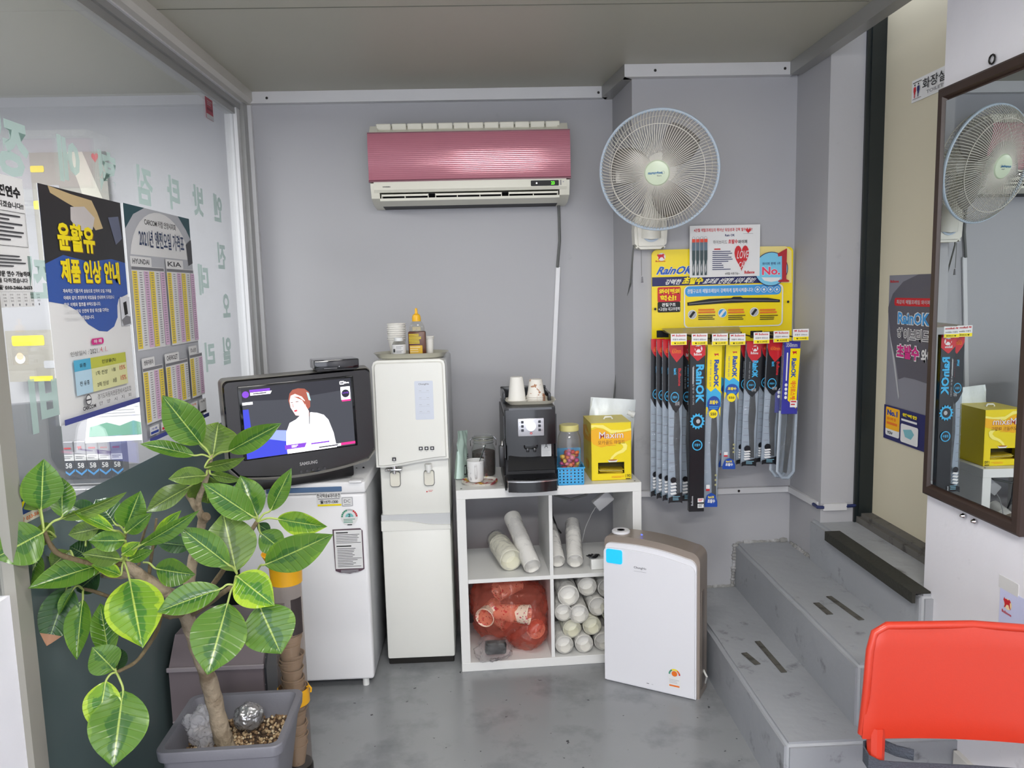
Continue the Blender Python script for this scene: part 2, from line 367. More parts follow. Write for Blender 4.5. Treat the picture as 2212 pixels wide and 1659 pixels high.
# ---- glass partition on the left
XG = -1.07
Wn = thing('window_1', 'tall glass partition in white and grey aluminium framing', None, (0, 0, 0), kind='structure')
g = G().box(-1.11, -1.055, 3.56, 3.682, 0, 2.44, m_alu).box(-1.056, -1.035, 3.60, 3.682, 0, 2.44, m_alug).box(-1.036, -1.018, 3.655, 3.682, 0, 2.44, m_alu)
g.build('window_frame', None, Wn, 0)
g = G().box(-1.11, -1.05, 1.0, 3.62, 2.40, 2.485, m_alug).box(-1.105, -1.062, 1.0, 3.6, 2.372, 2.402, m_alug).box(-1.052, -1.042, 1.0, 3.62, 2.424, 2.432, m_alu)
g.build('head_rail', None, Wn, 0)
g = G().prism([(-1.05, 2.43), (-1.018, 2.43), (-1.005, 2.445), (-1.005, 2.485), (-1.05, 2.485)], 1.0, 3.66, 'y')
o = g.build('cover_strip', mat('cream_aluminium', (190, 187, 180), 0.4, 0.1), Wn, 0)
for y in (2.75, 1.7): screw(Wn, (-1.046, y, 2.435), 'x').name = 'screw'
m_postg = mat('beige_grey_aluminium', (150, 148, 140), 0.4, 0.2)
G().box(-1.11, -1.045, 1.675, 1.728, 0, 2.40).build('mullion', m_postg, Wn, 0)
G().box(-1.11, -1.05, 1.728, 3.56, 0, 0.07).build('sill_rail', m_alug, Wn, 0)
m_glass = clear('pane_glass', (0.965, 0.975, 0.975), 0.06, (0.62, 0.64, 0.66), 0.0, 1.0, ior=1.42)
G().box(-1.074, -1.070, 1.728, 3.56, 0.07, 2.38).build('pane', m_glass, Wn, 0)
m_film = clear('frosted_film', (0.35, 0.45, 0.45), 0.75, (0.17, 0.215, 0.215), 0.2, 0.7, ior=1.4)
G().box(-1.0695, -1.0688, 1.729, 3.559, 0.071, 1.068).build('frosted_film', m_film, Wn, 0)
G().box(-1.10, -1.06, 1.0, 1.675, 0, 0.93).build('lower_panel', mat('white_board', (226, 226, 234), 0.5), Wn, 0)
G().box(-1.08, -1.07, 1.0, 1.675, 0.93, 2.40).build('side_pane', m_glass, Wn, 0)
# ---- ceiling lamps (behind and above the camera)
for i, (x, y, hx) in enumerate(((0.14, 1.5, .31), (0.1, -0.7, .62))):
    L_ = thing('ceiling_lamp', ['white ceiling lamp box above the camera', 'white ceiling lamp box behind the camera'][i], 'lamp', (x, y, 2.485), group='ceiling lamps')
    G().rbox(-hx, hx, -0.14, 0.14, -0.06, 0, 0.005, 1).build('lamp_body', WPL, L_)
    G().rbox(-hx+.02, hx-.02, -0.12, 0.12, -0.11, -0.06, 0.004, 1).build('diffuser', mat('lit_diffuser', (255, 252, 246), 0.5, emit=(13.0, 22.0)[i]), L_)
# ================= appliances =================
# ---- air conditioner
A = thing('air_conditioner', 'pink-fronted split air conditioner high on the grey back wall', 'air conditioner', (-0.03, 3.68, 0))
m_acw = mat('aged_cream_plastic', (222, 220, 206), 0.35, var=0.03)
m_acp = bpy.data.materials.new('pink_ribbed_plastic'); m_acp.use_nodes = True
nt = m_acp.node_tree; b = nt.nodes['Principled BSDF']; b.inputs['Base Color'].default_value = (*lin((186, 116, 132)), 1); b.inputs['Roughness'].default_value = 0.13; b.inputs['Coat Weight'].default_value = 0.5; b.inputs['Coat Roughness'].default_value = 0.06; b.inputs['Metallic'].default_value = 0.15
tc = nt.nodes.new('ShaderNodeTexCoord'); wv = nt.nodes.new('ShaderNodeTexWave'); wv.bands_direction = 'Z'; wv.inputs['Scale'].default_value = 38
nt.links.new(tc.outputs['Object'], wv.inputs['Vector']); bp = nt.nodes.new('ShaderNodeBump'); bp.inputs['Strength'].default_value = 0.10; bp.inputs['Distance'].default_value = 0.002
nt.links.new(wv.outputs[1], bp.inputs['Height']); nt.links.new(bp.outputs[0], b.inputs['Normal'])
# body profile (y from wall negative, z)
prof = [(0, 2.305), (-0.10, 2.312), (-0.17, 2.285), (-0.185, 2.26), (-0.20, 2.10), (-0.205, 2.03), (-0.185, 1.985), (-0.12, 1.962), (0, 1.955)]
G().prism([(-y, z) if False else (y, z) for y, z in [(0, 2.30), (-0.12, 2.305), (-0.175, 2.265), (-0.175, 2.055), (-0.172, 2.015), (-0.09, 2.012), (-0.06, 1.97), (0, 1.96)]], -0.43, 0.43, 'x').build('body', m_acw, A, 20)
for sx in (-1, 1):
    x0, x1 = (-0.442, -0.405) if sx < 0 else (0.388, 0.432)
    G().prism([(0, 2.302), (-0.14, 2.304), (-0.175, 2.27), (-0.178, 2.08), (-0.186, 2.055), (-0.206, 2.048), (-0.205, 2.03), (-0.188, 1.985), (-0.12, 1.963), (0, 1.955)], x0, x1, 'x').build('end_cap', m_acw, A, 20)
G().prism([(-0.165, 2.262), (-0.192, 2.262), (-0.201, 2.225), (-0.203, 2.18), (-0.2036, 2.13), (-0.2040, 2.085), (-0.2075, 2.062), (-0.19, 2.055), (-0.17, 2.16)], -0.448, 0.438, 'x').build('front_panel', m_acp, A, 20)
m_acd = mat('dark_rose_plastic', (120, 64, 78), 0.35)
G().box(-0.449, 0.439, -0.188, -0.168, 2.26, 2.268).box(-0.449, 0.439, -0.2085, -0.19, 2.0535, 2.059).build('panel_edge', m_acd, A, 0)
G().prism([(-0.178, 2.054), (-0.207, 2.054), (-0.209, 2.02), (-0.200, 2.008), (-0.178, 2.012)], -0.428, 0.418, 'x').build('lower_trim', m_acw, A, 20)
G().prism([(-0.10, 2.012), (-0.06, 1.975), (0, 1.96), (0, 1.955), (-0.12, 1.962), (-0.13, 1.966), (-0.075, 1.985), (-0.10, 2.011)], -0.405, 0.388, 'x').build('outlet_duct', mat('dark_duct', (44, 44, 46), 0.5), A, 20)
G().prism([(-0.115, 1.958), (-0.188, 1.974), (-0.19, 1.985), (-0.115, 1.966)], -0.405, 0.388, 'x').build('outlet_lip', m_acw, A, 20)
for x0, x1, ks in ((-0.398, -0.192, (.5,)), (-0.162, 0.132, (.33, .67)), (0.162, 0.382, (.5,))):
    g = G().rbox(x0, x1, -0.19, -0.155, 1.997, 2.001, 0.0015, 1).box(x0, x0+0.003, -0.19, -0.15, 1.984, 2.003).box(x1-0.003, x1, -0.19, -0.15, 1.984, 2.003).rbox(x0, x1, -0.192, -0.187, 1.993, 2.002, 0.001, 1)
    for k in ks: g.box(x0+(x1-x0)*k-0.0015, x0+(x1-x0)*k+0.0015, -0.19, -0.16, 1.985, 1.999)
    g.build('louvre', m_acw, A, 20)
for i in range(12):   # intake grille frames on the top
    x0 = -0.415+i*0.068; g = G()
    for a in range(9): g.box(x0+0.003, x0+0.064, -0.02-a*0.013, -0.014-a*0.013, 2.303, 2.311)
    g.box(x0, x0+0.004, -0.135, -0.01, 2.303, 2.313).rbox(x0+0.003, x0+0.066, -0.152, -0.128, 2.285, 2.312, 0.003, 1); g.build('top_grille', m_acw, A, 0)
pr = Pr((-0.428, -0.2095, 2.052), (1, 0, 0), (0, 0, -1), 0.85, 0.034)
pr.text('WHISEN', 0.045, 0.5, 0.085, 0.68, DGR, 0.02); pr.cut('lettering', A); pr.rect(0.81, 0.16, 0.955, 0.86, K, 0.004)
pr.disc(0.84, 0.5, 0.004, mat('led_white', (255, 255, 255), 0.5, emit=1.5)); pr.text('23', 0.915, 0.3, 0.933, 0.72, mat('led_green', (90, 255, 30), 0.5, emit=1.6), 0.02)
pr.rect(0.963, 0.15, 0.968, 0.8, GRY); pr.rect(0.975, 0.3, 0.982, 0.45, LGR); pr.build('display', A)
# pipe cord and the white duct below it
g = G().tube([PY(1206, 424, 3.655), PY(1208, 470, 3.665), PY(1209, 520, 3.667), PY(1204, 578, 3.667)], 0.0065, 8)
o = g.build('power_cord', CORD); adopt(o, A)
g = G(); a = PY(1206, 576, 3.666); c_ = PY(1191, 905, 3.666)
g.tube([a, c_], 0.0001, 4)
g = G().rbox(-0.011, 0.011, -0.012, 0.0, 0, (a-c_).length, 0.002, 1)
o = g.build('cable_duct', m_alu); o.location = (c_.x, 3.6795, c_.z); o.rotation_euler = (0, math.atan2(a.x-c_.x, a.z-c_.z), 0); tag(o, 'slim off-white cable duct running down the wall below the air conditioner cord', 'duct')
# ---- refrigerator
FR = thing('refrigerator', 'small white refrigerator with a blue strip under the old television', 'refrigerator', (-0.735, 2.95, 0), 0.0)
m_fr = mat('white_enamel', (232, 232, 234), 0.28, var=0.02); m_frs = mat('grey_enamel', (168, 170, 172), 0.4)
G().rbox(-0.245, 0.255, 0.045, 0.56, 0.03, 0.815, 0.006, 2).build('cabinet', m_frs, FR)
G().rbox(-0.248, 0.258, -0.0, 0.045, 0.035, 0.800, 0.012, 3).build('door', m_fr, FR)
G().rbox(-0.25, 0.26, -0.004, 0.57, 0.802, 0.848, 0.008, 3).build('top', m_fr, FR)
G().rbox(-0.12, 0.17, -0.008, 0.0, 0.812, 0.832, 0.002, 1).build('handle_strip', mat('steel_blue_plastic', (84, 112, 148), 0.4), FR)
G().rbox(0.20, 0.25, -0.02, 0.03, 0.846, 0.856, 0.004, 2).build('hinge_cap', m_fr, FR)
for x in (-0.21, 0.22): G().cyl((x, 0.03, 0), 0.013, 0.034, 14).build('foot', WPL, FR)
for x in (-0.21, 0.22): G().cyl((x, 0.5, 0), 0.013, 0.034, 14).build('foot', WPL, FR)
pr = Pr((-0.245, -0.0012, 0.80), (1, 0, 0), (0, 0, -1), 1, 1)
def fx(px): return PY(px, 1150, 2.95).x+0.735+0.245
def fy(py, px=730): return 0.80-PY(px, py, 2.95).z
pr.rect(fx(688), fy(1063), fx(741), fy(1092), WHT); pr.text('전국택송&대리운전', fx(689), fy(1065), fx(739), fy(1074), K, 0.02); pr.rect(fx(691), fy(1076), fx(738), fy(1077.5), GRY); pr.text('☎1577-1300', fx(695), fy(1079), fx(734), fy(1087), K, 0.03); pr.rect(fx(690), fy(1088), fx(741), fy(1092), YEL)
pr.cut('sticker', FR)['label'] = 'white and yellow sticker with telephone number'; pr.rect(fx(742), fy(1074), fx(766), fy(1094), LGR, 0.003); pr.rect(fx(744), fy(1076), fx(764), fy(1092), WHT, 0.002); pr.text('DC', fx(747), fy(1079), fx(761), fy(1086), DGR, 0.0); pr.rect(fx(747), fy(1089), fx(761), fy(1090), GRY)
pr.cut('sticker', FR)['label'] = 'small square grey DC badge'; pr.disc(fx(757), fy(1117), 0.033, WHT, 28)
for i in range(12):
    a0 = math.radians(180+i*15); a1 = a0+math.radians(13); c1 = GRN if i < 5 else (LGR if i < 8 else RED)
    pr.poly([(fx(757)+r_*math.cos(a), fy(1117)+r_*math.sin(a)) for r_, a in ((0.032, a0), (0.032, a1), (0.025, a1), (0.025, a0))], c1, i == 0)
pr.poly([(fx(757)+0.016*math.cos(math.radians(180+i*18)), fy(1117)+0.016*math.sin(math.radians(180+i*18))) for i in range(11)], mat('label_teal', (120, 190, 190), 0.5, var=0))
pr.text('2', fx(754.5), fy(1110), fx(759.5), fy(1117), K, 0.02); pr.lines(fx(744), fy(1121), fx(770), fy(1131), 3, GRN, 0.4); pr.rect(fx(752), fy(1132.5), fx(762), fy(1134.5), K)
pr.cut('sticker', FR)['label'] = 'round energy label with a 2'; pr.poly([(fx(719), fy(1143, 719)), (fx(779), fy(1140, 779)), (fx(784), fy(1145, 784)), (fx(784), fy(1228, 784)), (fx(776), fy(1234)), (fx(752), fy(1239)), (fx(730), fy(1236)), (fx(721), fy(1232))], mat('label_plum', (84, 62, 74), 0.5, var=0))
pr.rect(fx(722), fy(1145), fx(781.5), fy(1228), WHT); pr.rect(fx(726), fy(1149), fx(752), fy(1151.5), K); pr.lines(fx(726), fy(1154), fx(780), fy(1175), 6, DGR, 0.3, 0.25, 3); pr.rect(fx(726), fy(1178), fx(758), fy(1180.5), K); pr.lines(fx(727), fy(1184), fx(780), fy(1226), 12, DGR, 0.3, 0.4, 5)
for i in range(4): pr.rect(fx(733), fy(1230.5+i*1.8), fx(771), fy(1231.3+i*1.8), LGR)
pr.build('sticker', FR)['label'] = 'plum-edged notice sheet of small print'
# ---- television (old tube set) turned towards the right
TVW, TVH = 0.565, 0.405
T = thing('television', 'black tube television with a lit screen on the white refrigerator', 'television', (-0.694, 2.925, 0.852), math.radians(26))
T.rotation_euler[1] = math.radians(-1.2)
def loft(rings, m_, nm, par, sm=30):
    g_ = G(); n = len(rings[0]); vs = [p for r_ in rings for p in r_]; fs = []
    for j in range(len(rings)-1):
        for i in range(n): fs.append((j*n+i, j*n+(i+1) % n, (j+1)*n+(i+1) % n, (j+1)*n+i))
    fs += [tuple(range(n)), tuple(range((len(rings)-1)*n, len(rings)*n))]
    g_.add(vs, fs); return g_.build(nm, m_, par, sm)
def tvring(y, sx, z0, z1, bow, r=0.02, n=6):
    pts = []; hw = TVW/2*sx
    for cx, cz, a0 in ((hw-r, z1-r, 0), (-hw+r, z1-r, 90)):
        for i in range(n+1):
            a = math.radians(a0+90*i/n); pts.append((cx+r*math.cos(a), y, cz+r*math.sin(a)))
    k = 18; r2 = 0.035
    for i in range(k+1):
        t = -1+2*i/k; x = hw*t; z = z0+bow*(1-(1-t*t)) + (0.03*max(0, (abs(t)-0.9)/0.1)**2)
        pts.append((x, y, z))
    return pts
zb, zt = 0.028, 0.028+TVH
loft([tvring(-0.012, 0.985, zb+0.005, zt-0.005, 0.03), tvring(-0.018, 0.975, zb+0.012, zt-0.012, 0.03), tvring(0.03, 1.0, zb, zt, 0.03), tvring(0.05, 0.99, zb, zt-0.004, 0.03)], mat('silver_plastic', (150, 148, 142), 0.3, 0.4), 'front_rim', T)
loft([tvring(-0.0185, 0.972, zb+0.016, zt-0.008, 0.03), tvring(-0.024, 0.955, zb+0.022, zt-0.014, 0.03)], mat('piano_black', (11, 11, 16), 0.12, var=0, coat=0.5), 'bezel', T)
loft([tvring(0.048, 0.985, zb, zt-0.006, 0.03), tvring(0.16, 0.90, zb+0.004, zt-0.03, 0.015), tvring(0.30, 0.55, zb+0.03, zt-0.12, 0.0), tvring(0.38, 0.42, zb+0.05, zt-0.16, 0.0)], BLKP, 'rear_shell', T)
G().rbox(-0.19, 0.19, -0.005, 0.26, 0.0, 0.06, 0.012, 2).build('base', BLKP, T)
G().rbox(-0.225, 0.205, -0.0265, -0.02, zb+0.098, zb+0.098+0.277, 0.004, 2).build('screen_surround', mat('screen_black', (6, 6, 10), 0.1, var=0), T)
def em(n, c, s=1.0): return mat('screen_'+n, c, 0.5, emit=s)
pr = Pr((-0.213, -0.0268, zb+0.366), (1, 0, 0), (0, 0, -1), 0.406, 0.262, step=0.0001)
q = lambda cx, cy: (cx, cy)
e_bg, e_bg2, e_bl, e_bl2, e_w, e_sk, e_hair = em('grey', (56, 58, 66)), em('dark', (34, 35, 44)), em('blue', (52, 62, 190)), em('pale_blue', (140, 155, 245)), em('white', (250, 248, 255), 1.5), em('skin', (250, 205, 200), 1.1), em('hair', (150, 78, 62))
e_mg, e_pu, e_dk = em('magenta', (235, 40, 130)), em('purple', (120, 60, 190)), em('ink', (25, 22, 40))
pr.rect(0, 0, 1, 1, e_bg); pr.poly([(0.0, 0), (1, 0), (1, .16), (.4, .22), (0, .18)], e_bg2); pr.poly([(0, .3), (.05, .3), (.07, 1), (0, 1)], e_bl); pr.poly([(.0, .62), (.37, .82), (.37, 1), (0, 1)], e_bl); pr.poly([(.2, .62), (.37, .66), (.37, .82), (.12, .72)], e_bl2)
pr.poly([(.36, 1), (.355, .86), (.365, .68), (.40, .56), (.46, .52), (.5, .47), (.53, .5), (.6, .44), (.66, .46), (.72, .5), (.76, .58), (.8, .78), (.82, 1)], e_w)
pr.poly([(.42, .14), (.45, .09), (.5, .075), (.56, .09), (.6, .15), (.605, .24), (.6, .36), (.57, .4), (.5, .38), (.42, .34), (.405, .24)], e_hair)
pr.poly([(.415, .24), (.43, .17), (.47, .15), (.53, .2), (.555, .26), (.56, .34), (.585, .42), (.6, .47), (.56, .54), (.51, .52), (.5, .475), (.46, .46), (.44, .4), (.42, .34)], e_sk)
pr.poly([(.575, .14), (.595, .16), (.61, .27), (.59, .26)], em('clip', (170, 230, 240))); pr.poly([(.455, .19), (.5, .2), (.56, .28), (.555, .33), (.53, .25), (.47, .2)], e_hair)
pr.rect(.425, .265, .445, .272, e_dk); pr.rect(.47, .262, .495, .27, e_dk); pr.poly([(.448, .385), (.475, .38), (.48, .4), (.455, .41)], em('lips', (200, 60, 80))); pr.poly([(.437, .29), (.445, .29), (.45, .34), (.438, .34)], em('nose', (225, 165, 165)))
pr.poly([(.585, .4), (.592, .4), (.585, .6), (.575, .62), (.578, .6)], e_dk)
pr.disc(.035, .09, .03, e_pu); pr.rect(.07, .03, .25, .065, e_pu); pr.poly([(.075, .07), (.265, .07), (.25, .11), (.075, .11)], e_w); pr.lines(.1, .082, .22, .1, 1, e_dk, .8); pr.rect(0, .2, .09, .235, e_w)
pr.rect(.89, .035, .935, .085, e_w, .008); pr.text('M', .898, .045, .927, .076, e_dk, .03); pr.text('live', .94, .045, .98, .076, e_w, .02); pr.rect(.895, .12, .985, .31, e_w); pr.disc(.94, .22, .038, e_dk); pr.text('LIVE', .912, .2, .968, .222, e_pu, .02); pr.rect(.9, .31, .985, .335, e_mg)
pr.poly([(.34, .87), (.54, .87), (.52, .935), (.34, .935)], e_pu); pr.lines(.40, .885, .46, .925, 2, e_w, .6); pr.lines(.58, .888, .76, .915, 1, e_pu, .8); pr.rect(.36, .95, .86, .985, e_w); pr.lines(.65, .958, .84, .98, 1, e_dk, .8); pr.rect(.86, .945, 1, .98, e_mg)
pr.build('screen', T)
pr = Pr((-0.28, -0.0245, zb+0.10), (1, 0, 0), (0, 0, -1), 0.56, 0.1); pr.text('SAMSUNG', .455, .36, .575, .49, mat('silver_ink', (170, 170, 170), 0.3, 0.6), .03)
for i in range(5): pr.disc(.46+i*.04, .72, .009, DGR)
pr.build('lettering', T)
SB = thing('set_top_box', 'small glossy black set-top box on top of the television', 'set-top box', (-0.57, 2.955, 1.287), math.radians(20))
G().rbox(-0.083, 0.083, -0.06, 0.06, 0.006, 0.042, 0.004, 2).build('housing', mat('glossy_black', (12, 13, 20), 0.08, var=0, coat=0.6), SB)
G().rbox(-0.075, 0.075, -0.055, 0.055, 0.0, 0.008, 0.002, 1).build('foot_plate', BLKP, SB)
pr = Pr((-0.08, -0.0605, 0.04), (1, 0, 0), (0, 0, -1), 0.16, 0.032); pr.disc(.55, .75, .012, LGR); pr.rect(.2, .9, .5, .94, LGR); pr.build('front_marks', SB)
for i, pp in enumerate(([(785, 1010, 3.18), (800, 1030, 3.3), (806, 1100, 3.4), (812, 1250, 3.45), (808, 1400, 3.5)], [(770, 1012, 3.18), (792, 1040, 3.3), (800, 1070, 3.4), (806, 1180, 3.45), (815, 1330, 3.5)])):
    adopt(G().tube([PY(*p_) for p_ in pp], 0.0045, 6).build('power_cord', BLKP), FR)
# ---- water dispenser
WD = thing('water_dispenser', 'tall white water dispenser with a control strip between refrigerator and shelf', 'water dispenser', (-0.302, 3.13, 0))
m_wd = mat('warm_white_plastic', (228, 228, 222), 0.3, var=0.015); m_wds = mat('light_grey_plastic', (196, 198, 200), 0.35, var=0.02)
G().rbox(-0.140, 0.145, 0.012, 0.44, 0.635, 0.90, 0.01, 2).build('spout_panel', m_wd, WD)
G().rbox(-0.135, 0.150, 0.02, 0.44, 0.88, 1.300, 0.018, 3).build('rear_housing', m_wds, WD)
hd = [(-0.147, 0.868), (-0.147, 1.28), (-0.14, 1.297), (-0.125, 1.303), (0.125, 1.303), (0.14, 1.296), (0.145, 1.28), (0.147, 0.895)]
hd += [(0.147-0.294*t, 0.895-0.035*(3*t*t-2*t**3)+0.005*t) for t in [i/10 for i in range(1, 10)]]
bm_ = bmesh.new(); vs = [bm_.verts.new((a, -0.045, b_)) for a, b_ in hd]; f_ = bm_.faces.new(vs); r_ = bmesh.ops.extrude_face_region(bm_, geom=[f_]); bmesh.ops.translate(bm_, vec=(0, 0.075, 0), verts=[v for v in r_['geom'] if isinstance(v, bmesh.types.BMVert)])
bmesh.ops.recalc_face_normals(bm_, faces=bm_.faces); bmesh.ops.bevel(bm_, geom=[e for e in bm_.edges if all(v.co.y < -0.04 for v in e.verts)], offset=0.012, segments=3, affect='EDGES')
G().bm(bm_).build('front_cover', m_wd, WD)
G().rbox(-0.142, 0.143, 0.0, 0.43, 0.028, 0.600, 0.008, 2).build('cabinet', m_wd, WD)
g = G().prism([(-0.143, 0.598), (0.143, 0.59), (0.143, 0.655), (-0.143, 0.655)], 0.006, 0.43, 'y'); g.build('grey_band', m_wds, WD, 20)
sw = [(-0.143, 0.59), (0.143, 0.59), (0.143, 0.607), (0.06, 0.61), (0.0, 0.622), (-0.05, 0.63), (-0.143, 0.632)]
G().prism(sw, -0.004, 0.2, 'y').build('cabinet_lip', m_wd, WD, 20)
G().rbox(-0.138, 0.138, 0.01, 0.42, 0.0, 0.03, 0.003, 1).build('plinth', DKM, WD)
for i, x in enumerate((-0.078, 0.062)):
    G().rbox(x-0.022, x+0.022, 0.006, 0.014, 0.775-0.002, 0.841, 0.012, 3, only='y').build('lever_surround', mat('grey_edge', (120, 120, 118), 0.4), WD)
    G().rbox(x-0.0195, x+0.0195, -0.002, 0.012, 0.778, 0.838, 0.010, 3, only='y').build('lever', mat('ivory_plastic', (222, 219, 206), 0.35), WD)
    G().cyl((x, -0.012, 0.845), 0.014, 0.025, 18).cyl((x, -0.012, 0.835), 0.008, 0.012, 14).build('tap', CHR if i == 0 else WPL, WD)
G().rbox(-0.115, -0.045, -0.03, 0.01, 0.848, 0.858, 0.004, 2).build('tap_plate', CHR, WD)
pr = Pr((-0.147, -0.0455, 1.303), (1, 0, 0), (0, 0, -1), 1, 1)
m_pan = mat('pale_blue_panel', (206, 212, 224), 0.35, var=0)
pr.rect(.168, .085, .242, .242, m_pan, .004); pr.text('ChungHo', .184, .094, .226, .103, GRY, .02)
for r_ in range(4):
    for c_ in range(2): pr.rect(.185+c_*.03, .124+r_*.028, .195+c_*.03, .1255+r_*.028, LGR)
    pr.rect(.183, .131+r_*.028, .228, .1315+r_*.028, LGR)
pr.cut('control_strip', WD)
for x in (.184, .207, .23): pr.rect(x-.008, .352, x+.008, .367, DGR, .002); pr.disc(x, .3595, .004, WHT, 8); pr.rect(x-.003, .371, x+.003, .372, GRY)
pr.cut('button_icons', WD)
pr.rect(.067, .392, .083, .407, DGR, .002); pr.poly([(.071, .404), (.075, .395), (.079, .404)], WHT); pr.rect(.071, .411, .079, .412, GRY)
pr.build('button_icon', WD)
pr = Pr((-0.14, 0.0115, 0.76), (1, 0, 0), (0, 0, -1), 1, 1); pr.disc(.19, .012, .003, RED, 10); pr.lines(.196, .006, .216, .016, 2, RED, .3); pr.build('warning_print', WD)
# oval tray and what stands on it
ztr = 1.3055
TR = thing('serving_tray', 'oval metal tray on top of the white water dispenser', 'tray', (-0.30, 3.22, ztr))
def traymesh(a, b_, h, th=0.002, n=40, e=3.2, flare=1.12):
    g_ = G(); prof_ = [(0.0, 0), (0.9, 0), (1.0, 0.15*h), (flare*0.96, 0.85*h), (flare, h), (flare*1.02, h), (flare*0.99, h-th), (1.0, -th+0.1*h), (0.9, -th), (0, -th)]
    vs = []; fs = []
    for s_, z in prof_:
        for i in range(n):
            t = 2*math.pi*i/n; c, s2 = math.cos(t), math.sin(t); r_ = (abs(c)**e+abs(s2)**e)**(-1/e); vs.append((a*s_*r_*c, b_*s_*r_*s2, z))
    for j in range(len(prof_)-1):
        for i in range(n): fs.append((j*n+i, j*n+(i+1) % n, (j+1)*n+(i+1) % n, (j+1)*n+i))
    return g_.add(vs, fs)
m_steel = mat('dull_steel', (196, 194, 180), 0.3, 0.35, var=0.05)
traymesh(0.135, 0.085, 0.02).build('dish', m_steel, TR); g = G(); 
zt_ = ztr+0.0
m_cup = mat('paper_cup', (226, 224, 218), 0.55, var=0.02)
def cupprof(r0, r1, h, inv=False):
    p_ = [(r0-0.002, 0.0), (r0, 0.002), (r1, h-0.004), (r1+0.0028, h-0.0045), (r1+0.0038, h-0.002), (r1+0.0026, h), (r1-0.001, h-0.001), (r0-0.0015, 0.006), (0.0001, 0.006)]
    return p_
def cup(name, x, y, z, r0=0.024, r1=0.035, h=0.075, label=None, cat='cup', group=None, inv=False, m_=None, n=24, parent=None, loc=None):
    g_ = G(); pr_ = cupprof(r0, r1, h)
    if inv: pr_ = [(a, h-b_) for a, b_ in pr_]
    g_.lathe([(0.0001, pr_[0][1])]+pr_, n, None, None, False)
    o_ = g_.build(name, m_ or m_cup, parent, 40); o_.location = (x, y, z)
    if label: tag(o_, label, cat, group)
    return o_
def cupstack(name, x, y, z, k, label, r0=0.024, r1=0.034, h=0.072, inv=False, pitch=0.007, m_=None, group=None):
    s_ = thing(name, label, 'cup stack', (x, y, z), group=group)
    for i in range(k): cup('paper_cup', 0, 0, i*pitch, r0, r1, h, inv=inv, m_=m_, parent=s_)
    return s_
zc = ztr+0.0015
p_ = PY(858, 750, 3.24); cupstack('cup_stack', p_.x, 3.24, zc, 8, 'stack of ribbed-rim white paper cups behind the label bottle on the tray', 0.025, 0.0365, 0.075, pitch=0.009)
p_ = PY(928, 745, 3.23); cupstack('cup_stack', p_.x, 3.23, zc, 2, 'two nested slim white cups right of the syrup bottle on the tray', 0.0135, 0.0175, 0.076, pitch=0.006)
SY = thing('syrup_bottle', 'clear squeeze bottle with yellow nozzle and brown label on the tray', 'bottle', (PY(902, 750, 3.20).x, 3.20, zc))
m_cl = clear('clear_plastic', (0.9, 0.9, 0.88), 0.12, (0.8, 0.8, 0.78), 0.05)
G().rbox(-0.036, 0.036, -0.018, 0.018, 0.0, 0.105, 0.006, 2).build('brown_label', mat('brown_label', (88, 42, 16), 0.35, var=0.1), SY)
G().lathe([(0.033, 0.105), (0.031, 0.125), (0.024, 0.140), (0.018, 0.146)], 24, None, Matrix.Diagonal((1, .6, 1, 1))).build('shoulder', m_cl, SY)
G().rbox(-0.017, 0.017, -0.019, -0.017, 0.107, 0.124, 0.001, 1).build('neck_tag', mat('beige_label', (170, 160, 130), 0.5), SY)
G().lathe([(0.018, 0.146), (0.018, 0.162), (0.015, 0.172), (0.006, 0.178), (0.005, 0.198), (0.002, 0.20)], 24).build('nozzle_cap', mat('yellow_cap', (236, 180, 30), 0.4), SY)
pr = Pr((-0.036, -0.0185, 0.105), (1, 0, 0), (0, 0, -1), 0.072, 0.105); pr.lines(.05, .1, .75, .5, 7, YEL, .45, .2, 2); pr.rect(.08, .55, .8, .98, mat('ink_gold', (214, 170, 30), 0.5, var=0)); pr.lines(.1, .6, .7, .95, 4, mat('ink_cream', (220, 200, 150), .5, var=0), .4); pr.build('label_print', SY)
PB = thing('pill_bottle', 'small clear bottle with a white label at the front of the tray', 'bottle', (PY(862, 757, 3.165).x, 3.165, zc))
G().lathe([(0.026, 0), (0.028, 0.003), (0.028, 0.055), (0.022, 0.066), (0.019, 0.069)], 24).build('bottle_body', m_cl, PB)
G().lathe([(0.0285, 0.018), (0.0285, 0.055)], 24, cap=False).build('paper_label', WHT, PB); G().lathe([(0.0185, 0.069), (0.0185, 0.082), (0.016, 0.084), (0.0001, 0.084)], 24).build('cap', mat('translucent_cap', (222, 224, 224), 0.3), PB)
pr = Pr((-0.022, -0.0288, 0.052), (1, 0, 0), (0, 0, -1), 0.044, 0.034); pr.lines(.3, .1, .95, .5, 3, GRY, .3); pr.rect(.05, .4, .22, .8, K); pr.lines(.3, .6, .95, .95, 3, DGR, .3); pr.build('label_print', PB)
